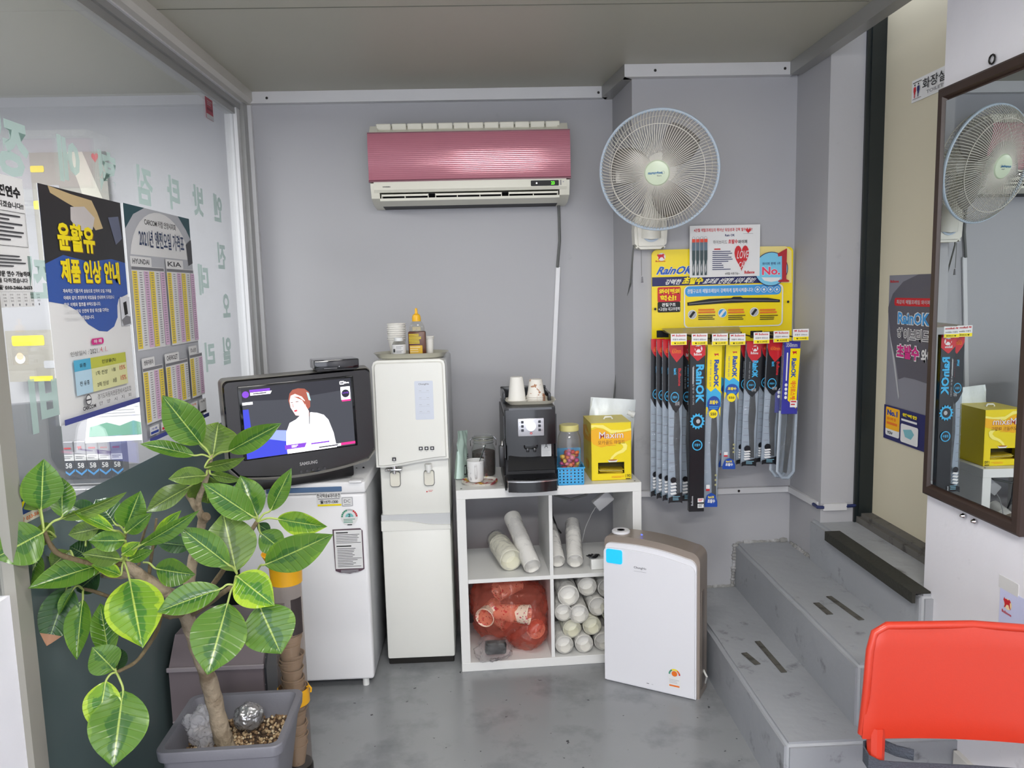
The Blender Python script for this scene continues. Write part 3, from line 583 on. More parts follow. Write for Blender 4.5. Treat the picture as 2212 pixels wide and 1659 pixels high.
# ---- air purifier
a = PZ(1307, 1470, 0); c_ = PZ(1500, 1515, 0); ang = math.atan2(c_.y-a.y, c_.x-a.x); wP = (c_-a).length
AP = thing('air_purifier', 'white and champagne air purifier standing on the floor before the shelf', 'air purifier', ((a.x+c_.x)/2, (a.y+c_.y)/2, 0), ang)
m_apw = mat('pearl_white', (222, 222, 227), 0.22, var=0.01); m_apg = mat('champagne_plastic', (152, 140, 130), 0.3, 0.35, var=0.02); w2 = wP/2
def slope_top(g_, x0, x1, y0, y1, z0, zl, zr, bow=0.0, r=0.02, n=12, back=0):
    # rounded slab whose top slopes from zl to zr; front face bows out
    pts = [(x0, z0), (x1, z0)]
    for i in range(7): a_ = math.radians(90*i/6); pts.append((x1-r+r*math.cos(a_), zr-r+r*math.sin(a_)))
    for i in range(9):
        t = (i+1)/10; pts.append((x1-r+(x0+r-x1+r)*t, zr+(zl-zr)*t+0.012*4*t*(1-t)))
    for i in range(5): a_ = math.radians(90+90*i/4); pts.append((x0+r*.6+r*.6*math.cos(a_), zl-r*.6+r*.6*math.sin(a_)))
    g_.prism(pts, y0, y1, 'y'); return g_
bmp = slope_top(G(), -w2, w2, 0.0, 0.022, 0.008, 0.556, 0.532, r=0.03)
o = bmp.build('front_plate', m_apw, AP, 30)
o = slope_top(G(), -w2-0.004, w2+0.014, 0.02, 0.125, 0.0, 0.60, 0.578, r=0.04).build('housing', m_apg, AP, 30)
slope_top(G(), -w2+0.004, w2+0.004, 0.008, 0.03, 0.002, 0.575, 0.552, r=0.035).build('white_rim', m_apw, AP, 30)
G().rbox(w2+0.012, w2+0.016, 0.04, 0.08, 0.03, 0.42, 0.003, 2).build('side_grille', mat('dark_champagne', (118, 108, 100), 0.35, .3), AP)
G().rbox(-w2+0.002, w2+0.01, 0.125, 0.14, 0.04, 0.5, 0.004, 2).build('rear_filter_cover', m_wds, AP)
G().rbox(-w2+0.012, -w2+0.078, -0.004, 0.012, 0.497, 0.553, 0.008, 3, only='y').build('lit_display', mat('display_cyan', (30, 175, 235), 0.4, emit=0.9), AP)
q_ = G().lathe([(0.036, 0), (0.036, 0.006), (0.033, 0.009), (0.014, 0.009), (0.013, 0.0075), (0.0001, 0.0075)], 32).build('control_dial', m_apw, AP); q_.location = (-w2+0.046, 0.072, 0.602)
q_ = G().lathe([(0.0155, 0), (0.0155, 0.0012), (0.0135, 0.0012), (0.0135, 0)], 28).build('dial_ring', GRY, AP); q_.location = (-w2+0.046, 0.072, 0.611)
q_ = G().lathe([(0.004, 0), (0.003, 0.003), (0.0001, 0.003)], 12).build('indicator_light', mat('led_blue', (60, 80, 255), .5, emit=2.5), AP); q_.location = (-w2+0.14, 0.05, 0.6085)
pr = Pr((-w2, -0.0005, 0.56), (1, 0, 0), (0, 0, -1), 1, 1); pr.text('ChungHo', .125, .062, .175, .073, GRY, .02); pr.rect(.125, .081, .175, .0818, GRY); pr.cut('lettering', AP)
pr.rect(.262, .475, .310, .525, WHT); 
for i in range(9):
    a0 = math.radians(180+i*20); a1 = a0+math.radians(19)
    pr.poly([(.286+r_*math.cos(a_), .47+r_*math.sin(a_)) for r_, a_ in ((.023, a0), (.023, a1), (.017, a1), (.017, a0))], [GRN, YEL, ORG, RED][min(3, i//3+(i > 7))], i == 0)
pr.disc(.286, .466, .011, ORG, 16); pr.lines(.266, .49, .306, .508, 3, LGR, .3); pr.rect(.266, .512, .306, .518, ORG); pr.cut('energy_sticker', AP); pr.rect(.175, .528, .185, .530, DGR); pr.rect(.195, .528, .202, .530, LGR); pr.build('scuff_marks', AP)
G_ = G().tube([PZ(1512, 1462, .01)+Vector((0, .2, 0)), PZ(1523, 1475, .03), PZ(1527, 1462, .08), PZ(1516, 1440, .1)], 0.004, 6)
adopt(G_.build('power_cord', mat('white_cord', (200, 200, 196), .5)), AP)

for i, (px, py, lb) in enumerate(((1091, 281, 'left of two dark wall plugs just above the air conditioner'), (1113, 279, 'right of two dark wall plugs just above the air conditioner'))):
    q = PY(px, py, 3.676); o = G().lathe([(0.006, 0), (0.007, 0.004), (0.004, 0.012), (0.0001, 0.013)], 12, None, Matrix.Rotation(math.pi/2, 4, 'X')).build('wall_plug', DKM); o.location = q; tag(o, lb, 'wall plug')
# ================= shelf unit and everything on it =================
YAWK = math.radians(2.6); KW, KH, KD = 0.762, 0.773, 0.39
KO = Vector((-0.128, 3.045, 0))
KX = thing('shelf_unit', 'white open shelf unit with four square compartments on the floor', 'shelf', KO, YAWK)
m_kx = mat('white_laminate', (222, 222, 220), 0.35, var=0.02)
def kp(nm, *a): return G().rbox(*a, 0.0012, 1).build(nm, m_kx, KX, 30)
kp('top_panel', 0, KW, 0, KD, KH-0.038, KH); kp('bottom_panel', 0, KW, 0, KD, 0, 0.038)
kp('side_panel', 0, 0.037, 0.0005, KD, 0.038, KH-0.038); kp('side_panel', KW-0.037, KW, 0.0005, KD, 0.038, KH-0.038)
kp('divider', 0.376, 0.391, 0.003, KD, 0.395, KH-0.038); kp('divider', 0.376, 0.391, 0.003, KD, 0.038, 0.378)
kp('shelf_board', 0.037, KW-0.037, 0.002, KD, 0.378, 0.395)
for x in (0.022, KW-0.022): G().cyl((x, 0.025, KH), 0.004, 0.0008, 10).build('screw_cover', DKM, KX)
def kl(x, y, z): return KO+Matrix.Rotation(YAWK, 3, 'Z') @ Vector((x, y, z))
ZK = KH+0.0005
# --- small items at the left end
q = PZ(1036, 1044, ZK); fl = thing('floral_tray', 'small oval tray with a red and yellow flower print under mug and jar', 'tray', (q.x, q.y+0.02, ZK))
m_flo = stain(stain(mat('floral_melamine', (226, 222, 214), 0.3, var=0.02), (170, 40, 60), 22, 0.52, 0.58, 2), (225, 190, 60), 17, 0.60, 0.64, 2)
traymesh(0.066, 0.062, 0.008, 0.0015, 40, 3).build('dish', m_flo, fl)
zt2 = ZK+0.0022
q = PZ(1028, 1043, zt2); MG = thing('mug', 'white mug with faint flower print and a spoon standing in it', 'mug', (q.x, q.y+0.028, zt2))
m_mug = stain(mat('white_ceramic', (230, 230, 230), 0.15, var=0.01), (186, 186, 190), 60, 0.64, 0.68, 2)
G().lathe([(0.0001, 0.001), (0.026, 0), (0.030, 0.003), (0.034, 0.02), (0.036, 0.09), (0.0375, 0.092), (0.0345, 0.091), (0.032, 0.02), (0.0001, 0.006)], 36, None, None, False).build('mug_body', m_mug, MG)
G().tube([(0.002+0.0*t, -0.034-0.020*math.sin(math.pi*t), 0.076-0.056*t) for t in [i/12 for i in range(13)]], 0.0045, 8).build('handle', m_mug, MG)
g = G().tube([(0.0, 0.0, 0.012), (0.016, 0, 0.08), (0.045, 0.0, 0.155)], 0.0022, 8)
o = g.build('teaspoon', CHR); o.location = (q.x, q.y+0.028, zt2); tag(o, 'steel teaspoon leaning out of the white mug towards the coffee machine', 'spoon')
q = PZ(1043, 1035, zt2); JR = thing('clip_top_jar', 'clip-top glass jar of dark coffee behind the white mug', 'jar', (q.x+0.006, q.y+0.075, zt2))
m_gl = clear('jar_glass', (0.93, 0.95, 0.94), 0.08, (0.8, 0.82, 0.8), 0.02)
G().lathe([(0.046, 0.0), (0.05, 0.004), (0.052, 0.05), (0.052, 0.115), (0.044, 0.135), (0.040, 0.142), (0.043, 0.15), (0.043, 0.158)], 36, None, None, False).build('glass_body', m_gl, JR)
G().lathe([(0.0001, 0.002), (0.047, 0.003), (0.049, 0.05), (0.049, 0.106), (0.03, 0.112), (0.0001, 0.108)], 30, None, None, False).build('ground_coffee', stain(mat('coffee_brown', (44, 28, 24), 0.8, var=0.3, scale=80, bump=.5, bscale=120), (96, 40, 44), 60, .6, .64), JR)
G().lathe([(0.044, 0.160), (0.045, 0.168), (0.038, 0.176), (0.0001, 0.178)], 36, None, None, False).build('glass_lid', m_gl, JR)
G().lathe([(0.0435, 0.157), (0.0455, 0.159), (0.0435, 0.161)], 36, None, None, False).build('seal_ring', mat('rubber_seal', (150, 150, 138), 0.5), JR)
for z in (0.146, 0.166):
    G().tube([(0.0455*math.cos(a_), 0.0455*math.sin(a_), z) for a_ in [2*math.pi*i/28 for i in range(28)]], 0.0012, 6, None, True).build('wire_clip', CHR, JR)
G().tube([(0.046, -0.008, 0.168), (0.056, -0.008, 0.155), (0.055, 0, 0.13), (0.056, 0.008, 0.155), (0.046, 0.008, 0.168)], 0.0014, 6).build('wire_clip', CHR, JR)
G().tube([(-0.046, -0.008, 0.168), (-0.056, -0.008, 0.155), (-0.055, 0, 0.13), (-0.056, 0.008, 0.155), (-0.046, 0.008, 0.168)], 0.0014, 6).build('wire_clip', CHR, JR)
def pouch(nm, w, h, d, m_, par, top=0.002, n=14, wav=0.004, lean=0.0, waist=0, sd=0):
    vs = []; fs = []
    for s_ in (-1, 1):
        for j in range(n+1):
            v = j/n; th = d/2*math.sin(math.pi*min(1, 0.5+v*0.5))**0.8*(1-v*0.2)+top/2
            for i in range(n+1):
                u = i/n; e = (1-abs(2*u-1)**4); wx = w*(1-waist*math.sin(math.pi*v))
                x = (u-0.5)*wx; z = h*v
                y = s_*th*e+lean*v+wav*noise.noise(Vector((u*4, v*5, sd+s_)))*v
                vs.append((x, y, z))
    k = (n+1)*(n+1)
    for s_ in range(2):
        for j in range(n):
            for i in range(n): a_ = s_*k+j*(n+1)+i; fs.append((a_, a_+1, a_+n+2, a_+n+1))
    per = [i for i in range(n+1)]+[j*(n+1)+n for j in range(1, n+1)]+[n*(n+1)+i for i in range(n-1, -1, -1)]+[j*(n+1) for j in range(n-1, 0, -1)]
    for a_, b_ in zip(per, per[1:]+per[:1]): fs.append((a_, b_, b_+k, a_+k))
    return G().add(vs, fs).build(nm, m_, par, 50)
q = PZ(998, 1040, ZK); PC = thing('coffee_pouch', 'pale mint foil pouch standing at the left end of the shelf top', 'pouch', (q.x-0.005, q.y+0.06, ZK), math.radians(-62))
PC.rotation_euler = (0, math.radians(7), math.radians(62))
pouch('pouch_body', 0.085, 0.205, 0.045, mat('mint_foil', (176, 198, 188), 0.35, .15, bump=.2, bscale=30), PC, wav=0.012, waist=0.1)
pr = Pr((-0.04, -0.0315, 0.19), (1, 0, 0), (0, 0, -1), 0.08, 0.18); pr.text('BREWED', .35, .45, .5, .95, K, .02, 270); pr.rect(.1, .72, .3, .95, DGR); pr.rect(.13, .75, .27, .92, mat('mint_ink', (176, 198, 188), 0.5, var=0)); pr.build('pouch_print', PC)
# --- coffee machine
q = PZ(1150, 1057, ZK); CM = thing('coffee_machine', 'black bean-to-cup coffee machine with silver control panel on the shelf', 'coffee machine', (PY(1148, 1000, 3.02).x, 3.0, ZK), math.radians(1.5))
m_cm = mat('coffee_machine_black', (15, 16, 19), 0.18, var=0, coat=0.4); m_cms = mat('coffee_machine_satin', (24, 24, 27), 0.35)
def arcpoly(w, d, bow, n=10, r=0.012):   # plan outline, front (y=0) bows outwards
    pts = [(-w/2, d), (-w/2, 0.012)]
    for i in range(n+1):
        t = -1+2*i/n; pts.append((w/2*t*0.97, -bow*(1-t*t)))
    pts += [(w/2, 0.012), (w/2, d)]; return pts
G().prism(arcpoly(0.204, 0.36, 0.012), 0.185, 0.325, 'z', None, Matrix.Translation((0, 0.015, 0))).build('upper_housing', m_cm, CM, 25)
G().prism([(-0.102, 0.375), (-0.102, 0.07), (0.102, 0.07), (0.102, 0.375)], 0.0, 0.19, 'z').build('lower_housing', m_cms, CM, 25)
for sx in (-1, 1): G().prism([(0.02, 0.0), (0.375, 0), (0.375, 0.31), (0.035, 0.30), (0.03, 0.13), (0.07, 0.05)], sx*0.1035-0.003, sx*0.1035+0.003, 'x').build('side_cheek', m_cms, CM, 25)
g = G(); top = [(-0.1, 0.375), (-0.1, 0.03), (0.1, 0.03), (0.1, 0.375)]
G().prism([(-0.098, 0.375), (-0.101, 0.03), (-0.085, 0.012), (0.085, 0.012), (0.101, 0.03), (0.098, 0.375)], 0.325, 0.333, 'z').build('top_rim', mat('grey_rim', (88, 90, 94), 0.3, .3), CM, 25)
G().prism([(-0.094, 0.37), (-0.094, 0.035), (0.094, 0.035), (0.094, 0.37)], 0.331, 0.3345, 'z').build('cup_warmer', m_cms, CM, 25)
g = G().rbox(-0.1, -0.088, 0.16, 0.37, 0.333, 0.375, 0.004, 2).rbox(0.088, 0.1, 0.16, 0.37, 0.333, 0.37, 0.004, 2).rbox(-0.1, 0.1, 0.355, 0.37, 0.333, 0.378, 0.004, 2)
g.build('hopper_rim', mat('smoked_plastic', (52, 54, 58), 0.2), CM, 25)
# brewing front: door, spout, drip tray
G().prism(arcpoly(0.196, 0.03, 0.008), 0.118, 0.205, 'z', None, Matrix.Translation((0, 0.045, 0))).build('service_door', m_cm, CM, 25)
G().rbox(-0.028, 0.028, 0.012, 0.05, 0.165, 0.197, 0.008, 3).rbox(-0.02, -0.008, 0.005, 0.02, 0.155, 0.172, 0.003, 2, CHR).rbox(0.008, 0.02, 0.005, 0.02, 0.155, 0.172, 0.003, 2, CHR).build('coffee_spout', m_cm, CM, 25).data.materials[0] = m_cm
G().prism(arcpoly(0.198, 0.09, 0.018), 0.005, 0.050, 'z', None, Matrix.Translation((0, -0.03, 0))).build('drip_tray', m_cm, CM, 25)
G().prism(arcpoly(0.203, 0.02, 0.018), 0.046, 0.0505, 'z', None, Matrix.Translation((0, -0.032, 0))).build('chrome_edge', CHR, CM, 25)
g = G(); n = 12
for i in range(n):   # sloping perforated grate with curved upper edge
    pass
gp = [(-0.095, 0.052), (0.095, 0.052), (0.09, 0.118)]+[(0.09-0.18*t, 0.118+0.018*4*t*(1-t)) for t in [i/10 for i in range(1, 11)]]
G().prism(gp, 0.0, 0.004, 'y', None, Matrix.Translation((0, 0.0, 0)) @ Matrix.Rotation(math.radians(-40), 4, 'X') @ Matrix.Translation((0, -0.055, 0.012))).build('splash_plate', mat('glossy_grate', (18, 19, 23), 0.3, 0, var=0), CM, 25)
G().prism([(-0.098, 0.07), (-0.098, -0.028), (0.0, -0.045), (0.098, -0.028), (0.098, 0.07)], 0.050, 0.053, 'z').build('grate', m_cms, CM, 25)
g = G()
for x, y in ((-.07, -.01), (-.015, -.02), (.02, -.02), (.06, 0)): g.cyl((x, y, 0.0531), 0.007, 0.0006, 12)
g.build('drain_holes', K, CM)['kind'] = 'stuff'
pr = Pr((-0.0965, -0.0005, 0.315), (1, 0, 0), (0, 0, -1), 0.193, 0.20)
q_ = G().rbox(-0.052, 0.052, -0.003, 0.01, 0.222, 0.293, 0.003, 2).build('control_panel', mat('silver_panel', (190, 190, 196), 0.25, .4, var=0), CM)
q_ = G().cyl((0.0, -0.018, 0.262), 0.0165, 0.016, 28, axis='y').cyl((0.0, -0.004, 0.262), 0.02, 0.003, 28, axis='y').build('selector_knob', CHR, CM)
for sx in (-1, 1):
    for k_ in range(3): G().rbox(sx*0.034-0.005, sx*0.034+0.005, -0.0055, 0, 0.274-0.0165*k_, 0.284-0.0165*k_, 0.001, 1).build('button', mat('button_dark', (30, 32, 44), 0.3), CM)
pr = Pr((-0.052, -0.0032, 0.293), (1, 0, 0), (0, 0, -1), 0.104, 0.071); pr.disc(.5, .83, .045, RED, 16); pr.disc(.5, .83, .018, WHT, 8)
for sx in (0, 1):
    for k_ in range(3): pr.rect(.06+sx*.83, .2+k_*.23, .1+sx*.83, .23+k_*.23, GRY)
pr.build('panel_marks', CM)
pr = Pr((-0.0965, 0.0365, 0.21), (1, 0, 0), (0, 0, -1), 0.193, 0.2); pr.rect(.40, -.03, .60, .055, LGR, .035); pr.rect(.41, -.02, .59, .045, K, .03); pr.text('DeLonghi', .43, -.012, .57, .035, LGR, .02)
pr.rect(.72, .02, .93, .40, mat('label_grey', (190, 192, 192), .5, var=0), .008); pr.text('A', .79, .13, .86, .23, K, .0); pr.rect(.73, .17, .78, .175, GRY); pr.rect(.87, .17, .92, .175, GRY); pr.lines(.74, .27, .91, .38, 4, LGR, .5); pr.lines(.74, .05, .91, .1, 2, GRY, .4); pr.build('label_print', CM)
G().tube([(-0.1, 0.02, 0.205), (-0.115, 0.0, 0.203), (-0.117, -0.005, 0.19), (-0.117, -0.005, 0.12)], 0.004, 8).build('steam_pipe', CHR, CM)
G().rbox(-0.13, -0.108, -0.02, 0.012, 0.105, 0.19, 0.004, 2).build('frother', BLKP, CM)
# tray and upside-down cups on the machine
ty = 3.17; ztm = ZK+0.3352; q = PY(1145, 885, ty)
T2 = thing('melamine_tray', 'cream rectangular tray on top of the coffee machine', 'tray', (q.x, ty-0.02, ztm))
m_tr = mat('cream_melamine', (210, 206, 190), 0.3)
traymesh(0.088, 0.062, 0.014, 0.0015, 48, 7, 1.15).build('dish', m_tr, T2)
ztc = ztm+0.001; x1 = PY(1117, 880, ty-0.02).x; x2 = PY(1158, 880, ty-0.02).x
cupstack('cup_stack', x1, ty-0.03, ztc, 3, 'plain white paper cups upside down on the coffee machine tray', 0.026, 0.037, 0.098, True, 0.005)
m_cupp = stain(mat('paper_cup_printed', (226, 222, 214), 0.55, var=0.02), (170, 122, 92), 42, 0.60, 0.64, 2)
cupstack('cup_stack', x2, ty-0.03, ztc, 5, 'brown-printed paper cups upside down beside the plain ones', 0.026, 0.037, 0.072, True, 0.006, m_cupp)
# --- candy jar in a blue basket
q = PY(1232, 1045, 3.10); BX = q.x
m_bsk = mat('sky_blue_plastic', (60, 160, 215), 0.35, var=0.02)
BK = thing('plastic_basket', 'sky blue perforated plastic basket holding the candy jar', 'basket', (BX, 3.115, ZK))
bw, bd, bh = 0.053, 0.05, 0.072
def perfwall(x0, x1, y, z0, z1, nx, nz, hole, Mx):
    g_ = G(); 
    xs = [x0+(x1-x0)*i/nx for i in range(nx+1)]; zs = [z0+(z1-z0)*j/nz for j in range(nz+1)]
    for i in range(nx):
        for j in range(nz):
            cx, cz = (xs[i]+xs[i+1])/2, (zs[j]+zs[j+1])/2; r_ = hole; o_ = [(xs[i], zs[j]), (cx, zs[j]), (xs[i+1], zs[j]), (xs[i+1], cz), (xs[i+1], zs[j+1]), (cx, zs[j+1]), (xs[i], zs[j+1]), (xs[i], cz)]
            inn = [(cx+r_*math.cos(math.radians(225+45*k_)), cz+r_*math.sin(math.radians(225+45*k_))) for k_ in range(8)]
            vs = [(a_, yy, b_) for yy in (y, y+0.0015) for a_, b_ in o_+inn]; fs = []
            for k_ in range(8):
                m2 = (k_+1) % 8; fs += [(k_, m2, 8+m2, 8+k_), (16+k_, 24+k_, 24+m2, 16+m2), (8+k_, 8+m2, 24+m2, 24+k_)]
            g_.add(vs, fs, None, Mx)
    return g_
g = perfwall(-bw, bw, -bd, 0.006, bh-0.004, 7, 5, 0.0032, Matrix())
for a_, ww, dd in ((90, bd, bw), (180, bw, bd), (270, bd, bw)):
    h_ = perfwall(-ww, ww, -dd, 0.006, bh-0.004, 7, 5, 0.0032, Matrix.Rotation(math.radians(a_), 4, 'Z')); g.add(h_.v, h_.f)
g.build('perforated_wall', m_bsk, BK, 0)['kind'] = 'stuff'
G().rbox(-bw, bw, -bd, bd, 0, 0.006, 0.002, 1).build('bottom', m_bsk, BK)
G().rbox(-bw, bw, bd-0.001, bd+0.0015, bh-0.01, 0.135, 0.0007, 1).build('back_panel', m_bsk, BK)
G().tube([(-bw-.002, -bd-.002, bh), (bw+.002, -bd-.002, bh), (bw+.002, bd+.002, bh), (-bw-.002, bd+.002, bh)], 0.0035, 8, None, True).build('rim', m_bsk, BK)
G().box(-bw-.004, -bw+.001, -0.02, 0.02, bh-0.012, bh+0.004).box(bw-.001, bw+.004, -0.02, 0.02, bh-0.012, bh+0.004).build('grip', m_bsk, BK, 0)
CJ = thing('candy_jar', 'tall clear plastic jar with a pale yellow lid half full of sweets', 'jar', (BX, 3.115, ZK+0.0065))
G().lathe([(0.0001, 0.0), (0.042, 0), (0.046, 0.006), (0.047, 0.05), (0.0475, 0.165), (0.045, 0.19), (0.038, 0.205), (0.036, 0.215), (0.036, 0.222)], 36, None, None, False).build('jar_body', clear('jar_plastic', (0.94, 0.95, 0.95), 0.07, (0.8, 0.8, 0.8), 0.04), CJ)
G().lathe([(0.0385, 0.212), (0.040, 0.214), (0.040, 0.234), (0.038, 0.237), (0.0001, 0.237)], 40, None, None, False).build('lid', mat('pale_yellow_lid', (206, 198, 128), 0.45), CJ)
CN = thing('wrapped_sweets', 'orange pink and red wrapped sweets inside the tall clear jar', 'sweets', (BX, 3.115, ZK+0.0065))
cols = [mat('wrapper_'+n_, c_, 0.3, .1, bump=.3, bscale=90) for n_, c_ in (('orange', (222, 110, 40)), ('pink', (226, 130, 150)), ('red', (196, 62, 60)), ('yellow', (224, 186, 80)), ('magenta', (190, 70, 130)))]
k_ = 0
for lay in range(8):
    for i in range(9):
        rr = 0.016+0.016*(i % 2) if i else 0; a_ = i*0.75+lay; z_ = 0.012+lay*0.0155
        if lay == 7 and i % 3 == 0: continue
        bm_ = bmesh.new(); bmesh.ops.create_icosphere(bm_, subdivisions=1, radius=0.011)
        for v in bm_.verts: v.co = Vector((v.co.x*1.15, v.co.y*1.05, v.co.z*0.8))*(1+0.25*noise.noise(v.co*200+Vector((lay, i, 0))))
        g = G().bm(bm_, None, Tm((rr*math.cos(a_), rr*math.sin(a_), z_), rnd.random()*3, rnd.random()*3)); o = g.build('wrapped_sweet', cols[k_ % 5], CN, 60); k_ += 2 if k_ % 3 else 1
# --- instant coffee mix box
q = PZ(1278, 1039, ZK); q2 = PZ(1367, 1036, ZK); MW = 0.168
MB_ = thing('coffee_mix_box', 'yellow instant coffee carton with a carry handle and front opening', 'box', (q.x, q.y, ZK), math.radians(1.5))
m_yb = mat('yellow_carton', (232, 208, 0), 0.35, var=0.02); MHh, MDp = 0.242, 0.20
ow = (0.028, 0.138, 0.028, 0.076)
g = G().box(0, MW, MDp-0.002, MDp, 0, MHh).box(0, 0.002, 0, MDp, 0, MHh).box(MW-0.002, MW, 0, MDp, 0, MHh).box(0, MW, 0, MDp, 0, 0.002)
g.box(0, ow[0], 0, 0.0015, 0, MHh).box(ow[1], MW, 0, 0.0015, 0, MHh).box(ow[0], ow[1], 0, 0.0015, 0, ow[2]).box(ow[0], ow[1], 0, 0.0015, ow[3], MHh)
g.build('carton', m_yb, MB_, 0)
G().box(-0.0005, MW+0.0005, -0.0005, MDp, MHh-0.001, MHh+0.001).build('lid', mat('yellow_carton_lid', (222, 202, 40), 0.35), MB_, 0)
G().tube([(MW*.42, 0.09, MHh+.001), (MW*.45, 0.09, MHh+.010), (MW*.6, 0.09, MHh+.011), (MW*.64, 0.09, MHh+.001)], 0.004, 8).build('carry_handle', WPL, MB_)
G().box(0.003, MW-.003, 0.06, 0.062, 0.003, 0.235).build('inner_flap', mat('carton_inner', (70, 62, 20), 0.8), MB_, 0)
for i in range(8): 
    g = G().rbox(-0.05, 0.05, -0.03, 0.03, 0, 0.003, 0.001, 1, None, Tm((0.083+rnd.uniform(-.006, .006), 0.036, 0.006+i*0.0052), 0, 0, rnd.uniform(-.06, .06))); g.build('stick_pack', mat('stick_gold', (206, 176, 40), 0.35, .2) if i % 3 else mat('stick_pale', (222, 206, 110), 0.4), MB_, 0)
m_sw = mat('ink_swirl', (246, 232, 120), 0.5, var=0); m_swo = mat('ink_deep_yellow', (238, 176, 10), 0.5, var=0)
pr = Pr((0, -0.0008, MHh), (1, 0, 0), (0, 0, -1), MW, MHh)
pr.poly([(0, .12), (.15, .08), (.35, .12), (.5, .2), (.7, .17), (.9, .16), (1, .14), (1, .30), (.8, .34), (.5, .38), (.25, .42), (.05, .36), (0, .3)], m_swo)
pr.poly([(0, .02), (.3, .03), (.5, .12), (.8, .13), (1, .10), (1, .14), (.8, .16), (.5, .18), (.3, .09), (.1, .06), (0, .08)], m_sw)
sw_ = [(.86, .36), (.9, .4), (.88, .47), (.8, .52), (.66, .55), (.56, .6), (.52, .64), (.46, .64), (.5, .585), (.6, .52), (.74, .475), (.80, .43), (.78, .39), (.72, .36)]
pr.poly(sw_, m_sw)
pr.text('Maxim', .21, .155, .81, .27, mat('ink_shadow_red', (190, 70, 60), .5, var=0), .01); pr.text('Maxim', .20, .15, .80, .265, WHT, .0); pr.text('모카골드 마일드', .17, .30, .84, .37, mat('ink_olive', (120, 70, 20), .5, var=0), .0); pr.lines(.4, .385, .62, .4, 1, ORG, .4)
pr.poly([(.40, .645), (.66, .645), (.62, .68), (.44, .68)], WHT); pr.disc(.53, .645, .11, mat('ink_coffee', (170, 100, 40), .5, var=0), 20, .012)
pr.text('190', .85, .90, .97, .955, K, .0); pr.rect(.85, .972, .97, .985, K); pr.lines(.5, .93, .82, .965, 2, ORG, .3); pr.build('carton_print', MB_)
pr = Pr((-0.0005, MDp, MHh), (0, -1, 0), (0, 0, -1), MDp, MHh); pr.poly([(0, .15), (.4, .1), (.8, .2), (1, .18), (1, .32), (.6, .36), (.2, .38), (0, .33)], m_swo); pr.text('Maxim', .3, .17, .75, .27, m_sw, .03); pr.poly([(.3, .7), (.7, .7), (.62, .85), (.38, .85)], m_swo); pr.build('side_print', MB_)
# --- refill pouch behind
q = PY(1305, 900, 3.36); RP = thing('refill_pouch', 'white spouted refill pouch behind the yellow coffee carton', 'pouch', (q.x+0.01, 3.335, ZK), math.radians(0))
pouch('pouch_body', 0.20, 0.315, 0.07, mat('white_foil', (214, 220, 222), 0.35, .1, bump=.35, bscale=18), RP, wav=0.01, sd=4).rotation_euler = (0, math.radians(5), 0)
o = G().cyl((0, 0, 0), 0.012, 0.028, 16, axis='x').cyl((0.02, 0, 0), 0.0145, 0.012, 16, axis='x').build('spout', WPL, RP); o.location = (0.088, -0.005, 0.252); o.rotation_euler = (0, math.radians(25), 0)
pr = Pr((-0.09, -0.042, 0.30), (1, 0, 0), (0, 0, -1), 0.18, 0.3); pr.poly([(.15, .25), (.6, .27), (.6, .31), (.15, .3)], LBL); pr.build('pouch_print', RP)
# --- inside the shelf
def sleeve(nm, x, y, z, r0, r1, L_, label, dirx=0.0, dirz=0.0, pitch=0.0085, bag=True, m_=None, tilt=0, open_=True, group=None, cat='cup sleeve', bagr=1.12):
    # nested cups lying down, mouth towards the viewer, wrapped in thin clear film; (x, y, z) shelf coordinates of the mouth centre
    s_ = thing(nm, label, cat, kl(x, y, z), YAWK+dirx, group=group); s_.rotation_euler = (dirz, 0, YAWK+dirx)
    prf = [(0.0001, 0.055), (r0*0.93, 0.05), (r1*0.93, 0.004), (r1, 0.0), (r1*1.04, 0.002)]
    k_ = int(L_/pitch)
    for i in range(k_): prf += [(r1*1.03, 0.004+i*pitch), (r1*0.99, 0.0055+i*pitch)]
    e = k_*pitch; prf += [(r0, e+0.04), (r0*0.98, e+0.06), (0.0001, e+0.06)]
    Mx = Matrix.Rotation(-math.pi/2, 4, 'X')
    G().lathe(prf, 26, None, Mx, False).build('nested_cups', m_ or m_cup, s_, 35)
    if bag:
        e += 0.06; bm_ = bmesh.new(); n = 28; R = 16; rows = []
        for j in range(R+1):
            v = j/R; y_ = -0.022+(e+0.05)*v; rr = (r1*bagr*(1-0.12*v))*(0.55+0.45*min(1, v/0.08)) if v < .08 else (r1*bagr*(1-0.12*v))*(1 if v < .9 else (1-v)/.1*.8+.2)
            row = []
            for i in range(n):
                a_ = 2*math.pi*i/n; w_ = rr*(1+0.09*noise.noise(Vector((math.cos(a_)*2.2, math.sin(a_)*2.2, v*7+x*30+z*9))))
                row.append(bm_.verts.new((w_*math.cos(a_), y_, w_*math.sin(a_))))
            rows.append(row)
        for a_, b_ in zip(rows, rows[1:]):
            for i in range(n): bm_.faces.new((a_[i], a_[(i+1) % n], b_[(i+1) % n], b_[i]))
        G().bm(bm_).build('plastic_wrap', m_bag, s_, 60)
    return s_
m_bag = clear('thin_clear_bag', (0.985, 0.985, 0.99), 0.12, (0.95, 0.95, 0.97), 0.15, 0.9, 0.7, 22, 1.3)
m_bagg = clear('greenish_clear_bag', (0.90, 0.93, 0.88), 0.12, (0.8, 0.84, 0.78), 0.15, 0.9, 0.9, 22, 1.38)
zs_ = 0.396
m_cupc = mat('cream_cup', (224, 222, 204), 0.5, var=0.02)
sleeve('cup_sleeve', 0.222, 0.075, zs_+0.047, 0.036, 0.046, 0.17, 'short wide sleeve of cream paper cups in the upper left compartment', 0.22, 0.10, m_=m_cupc)
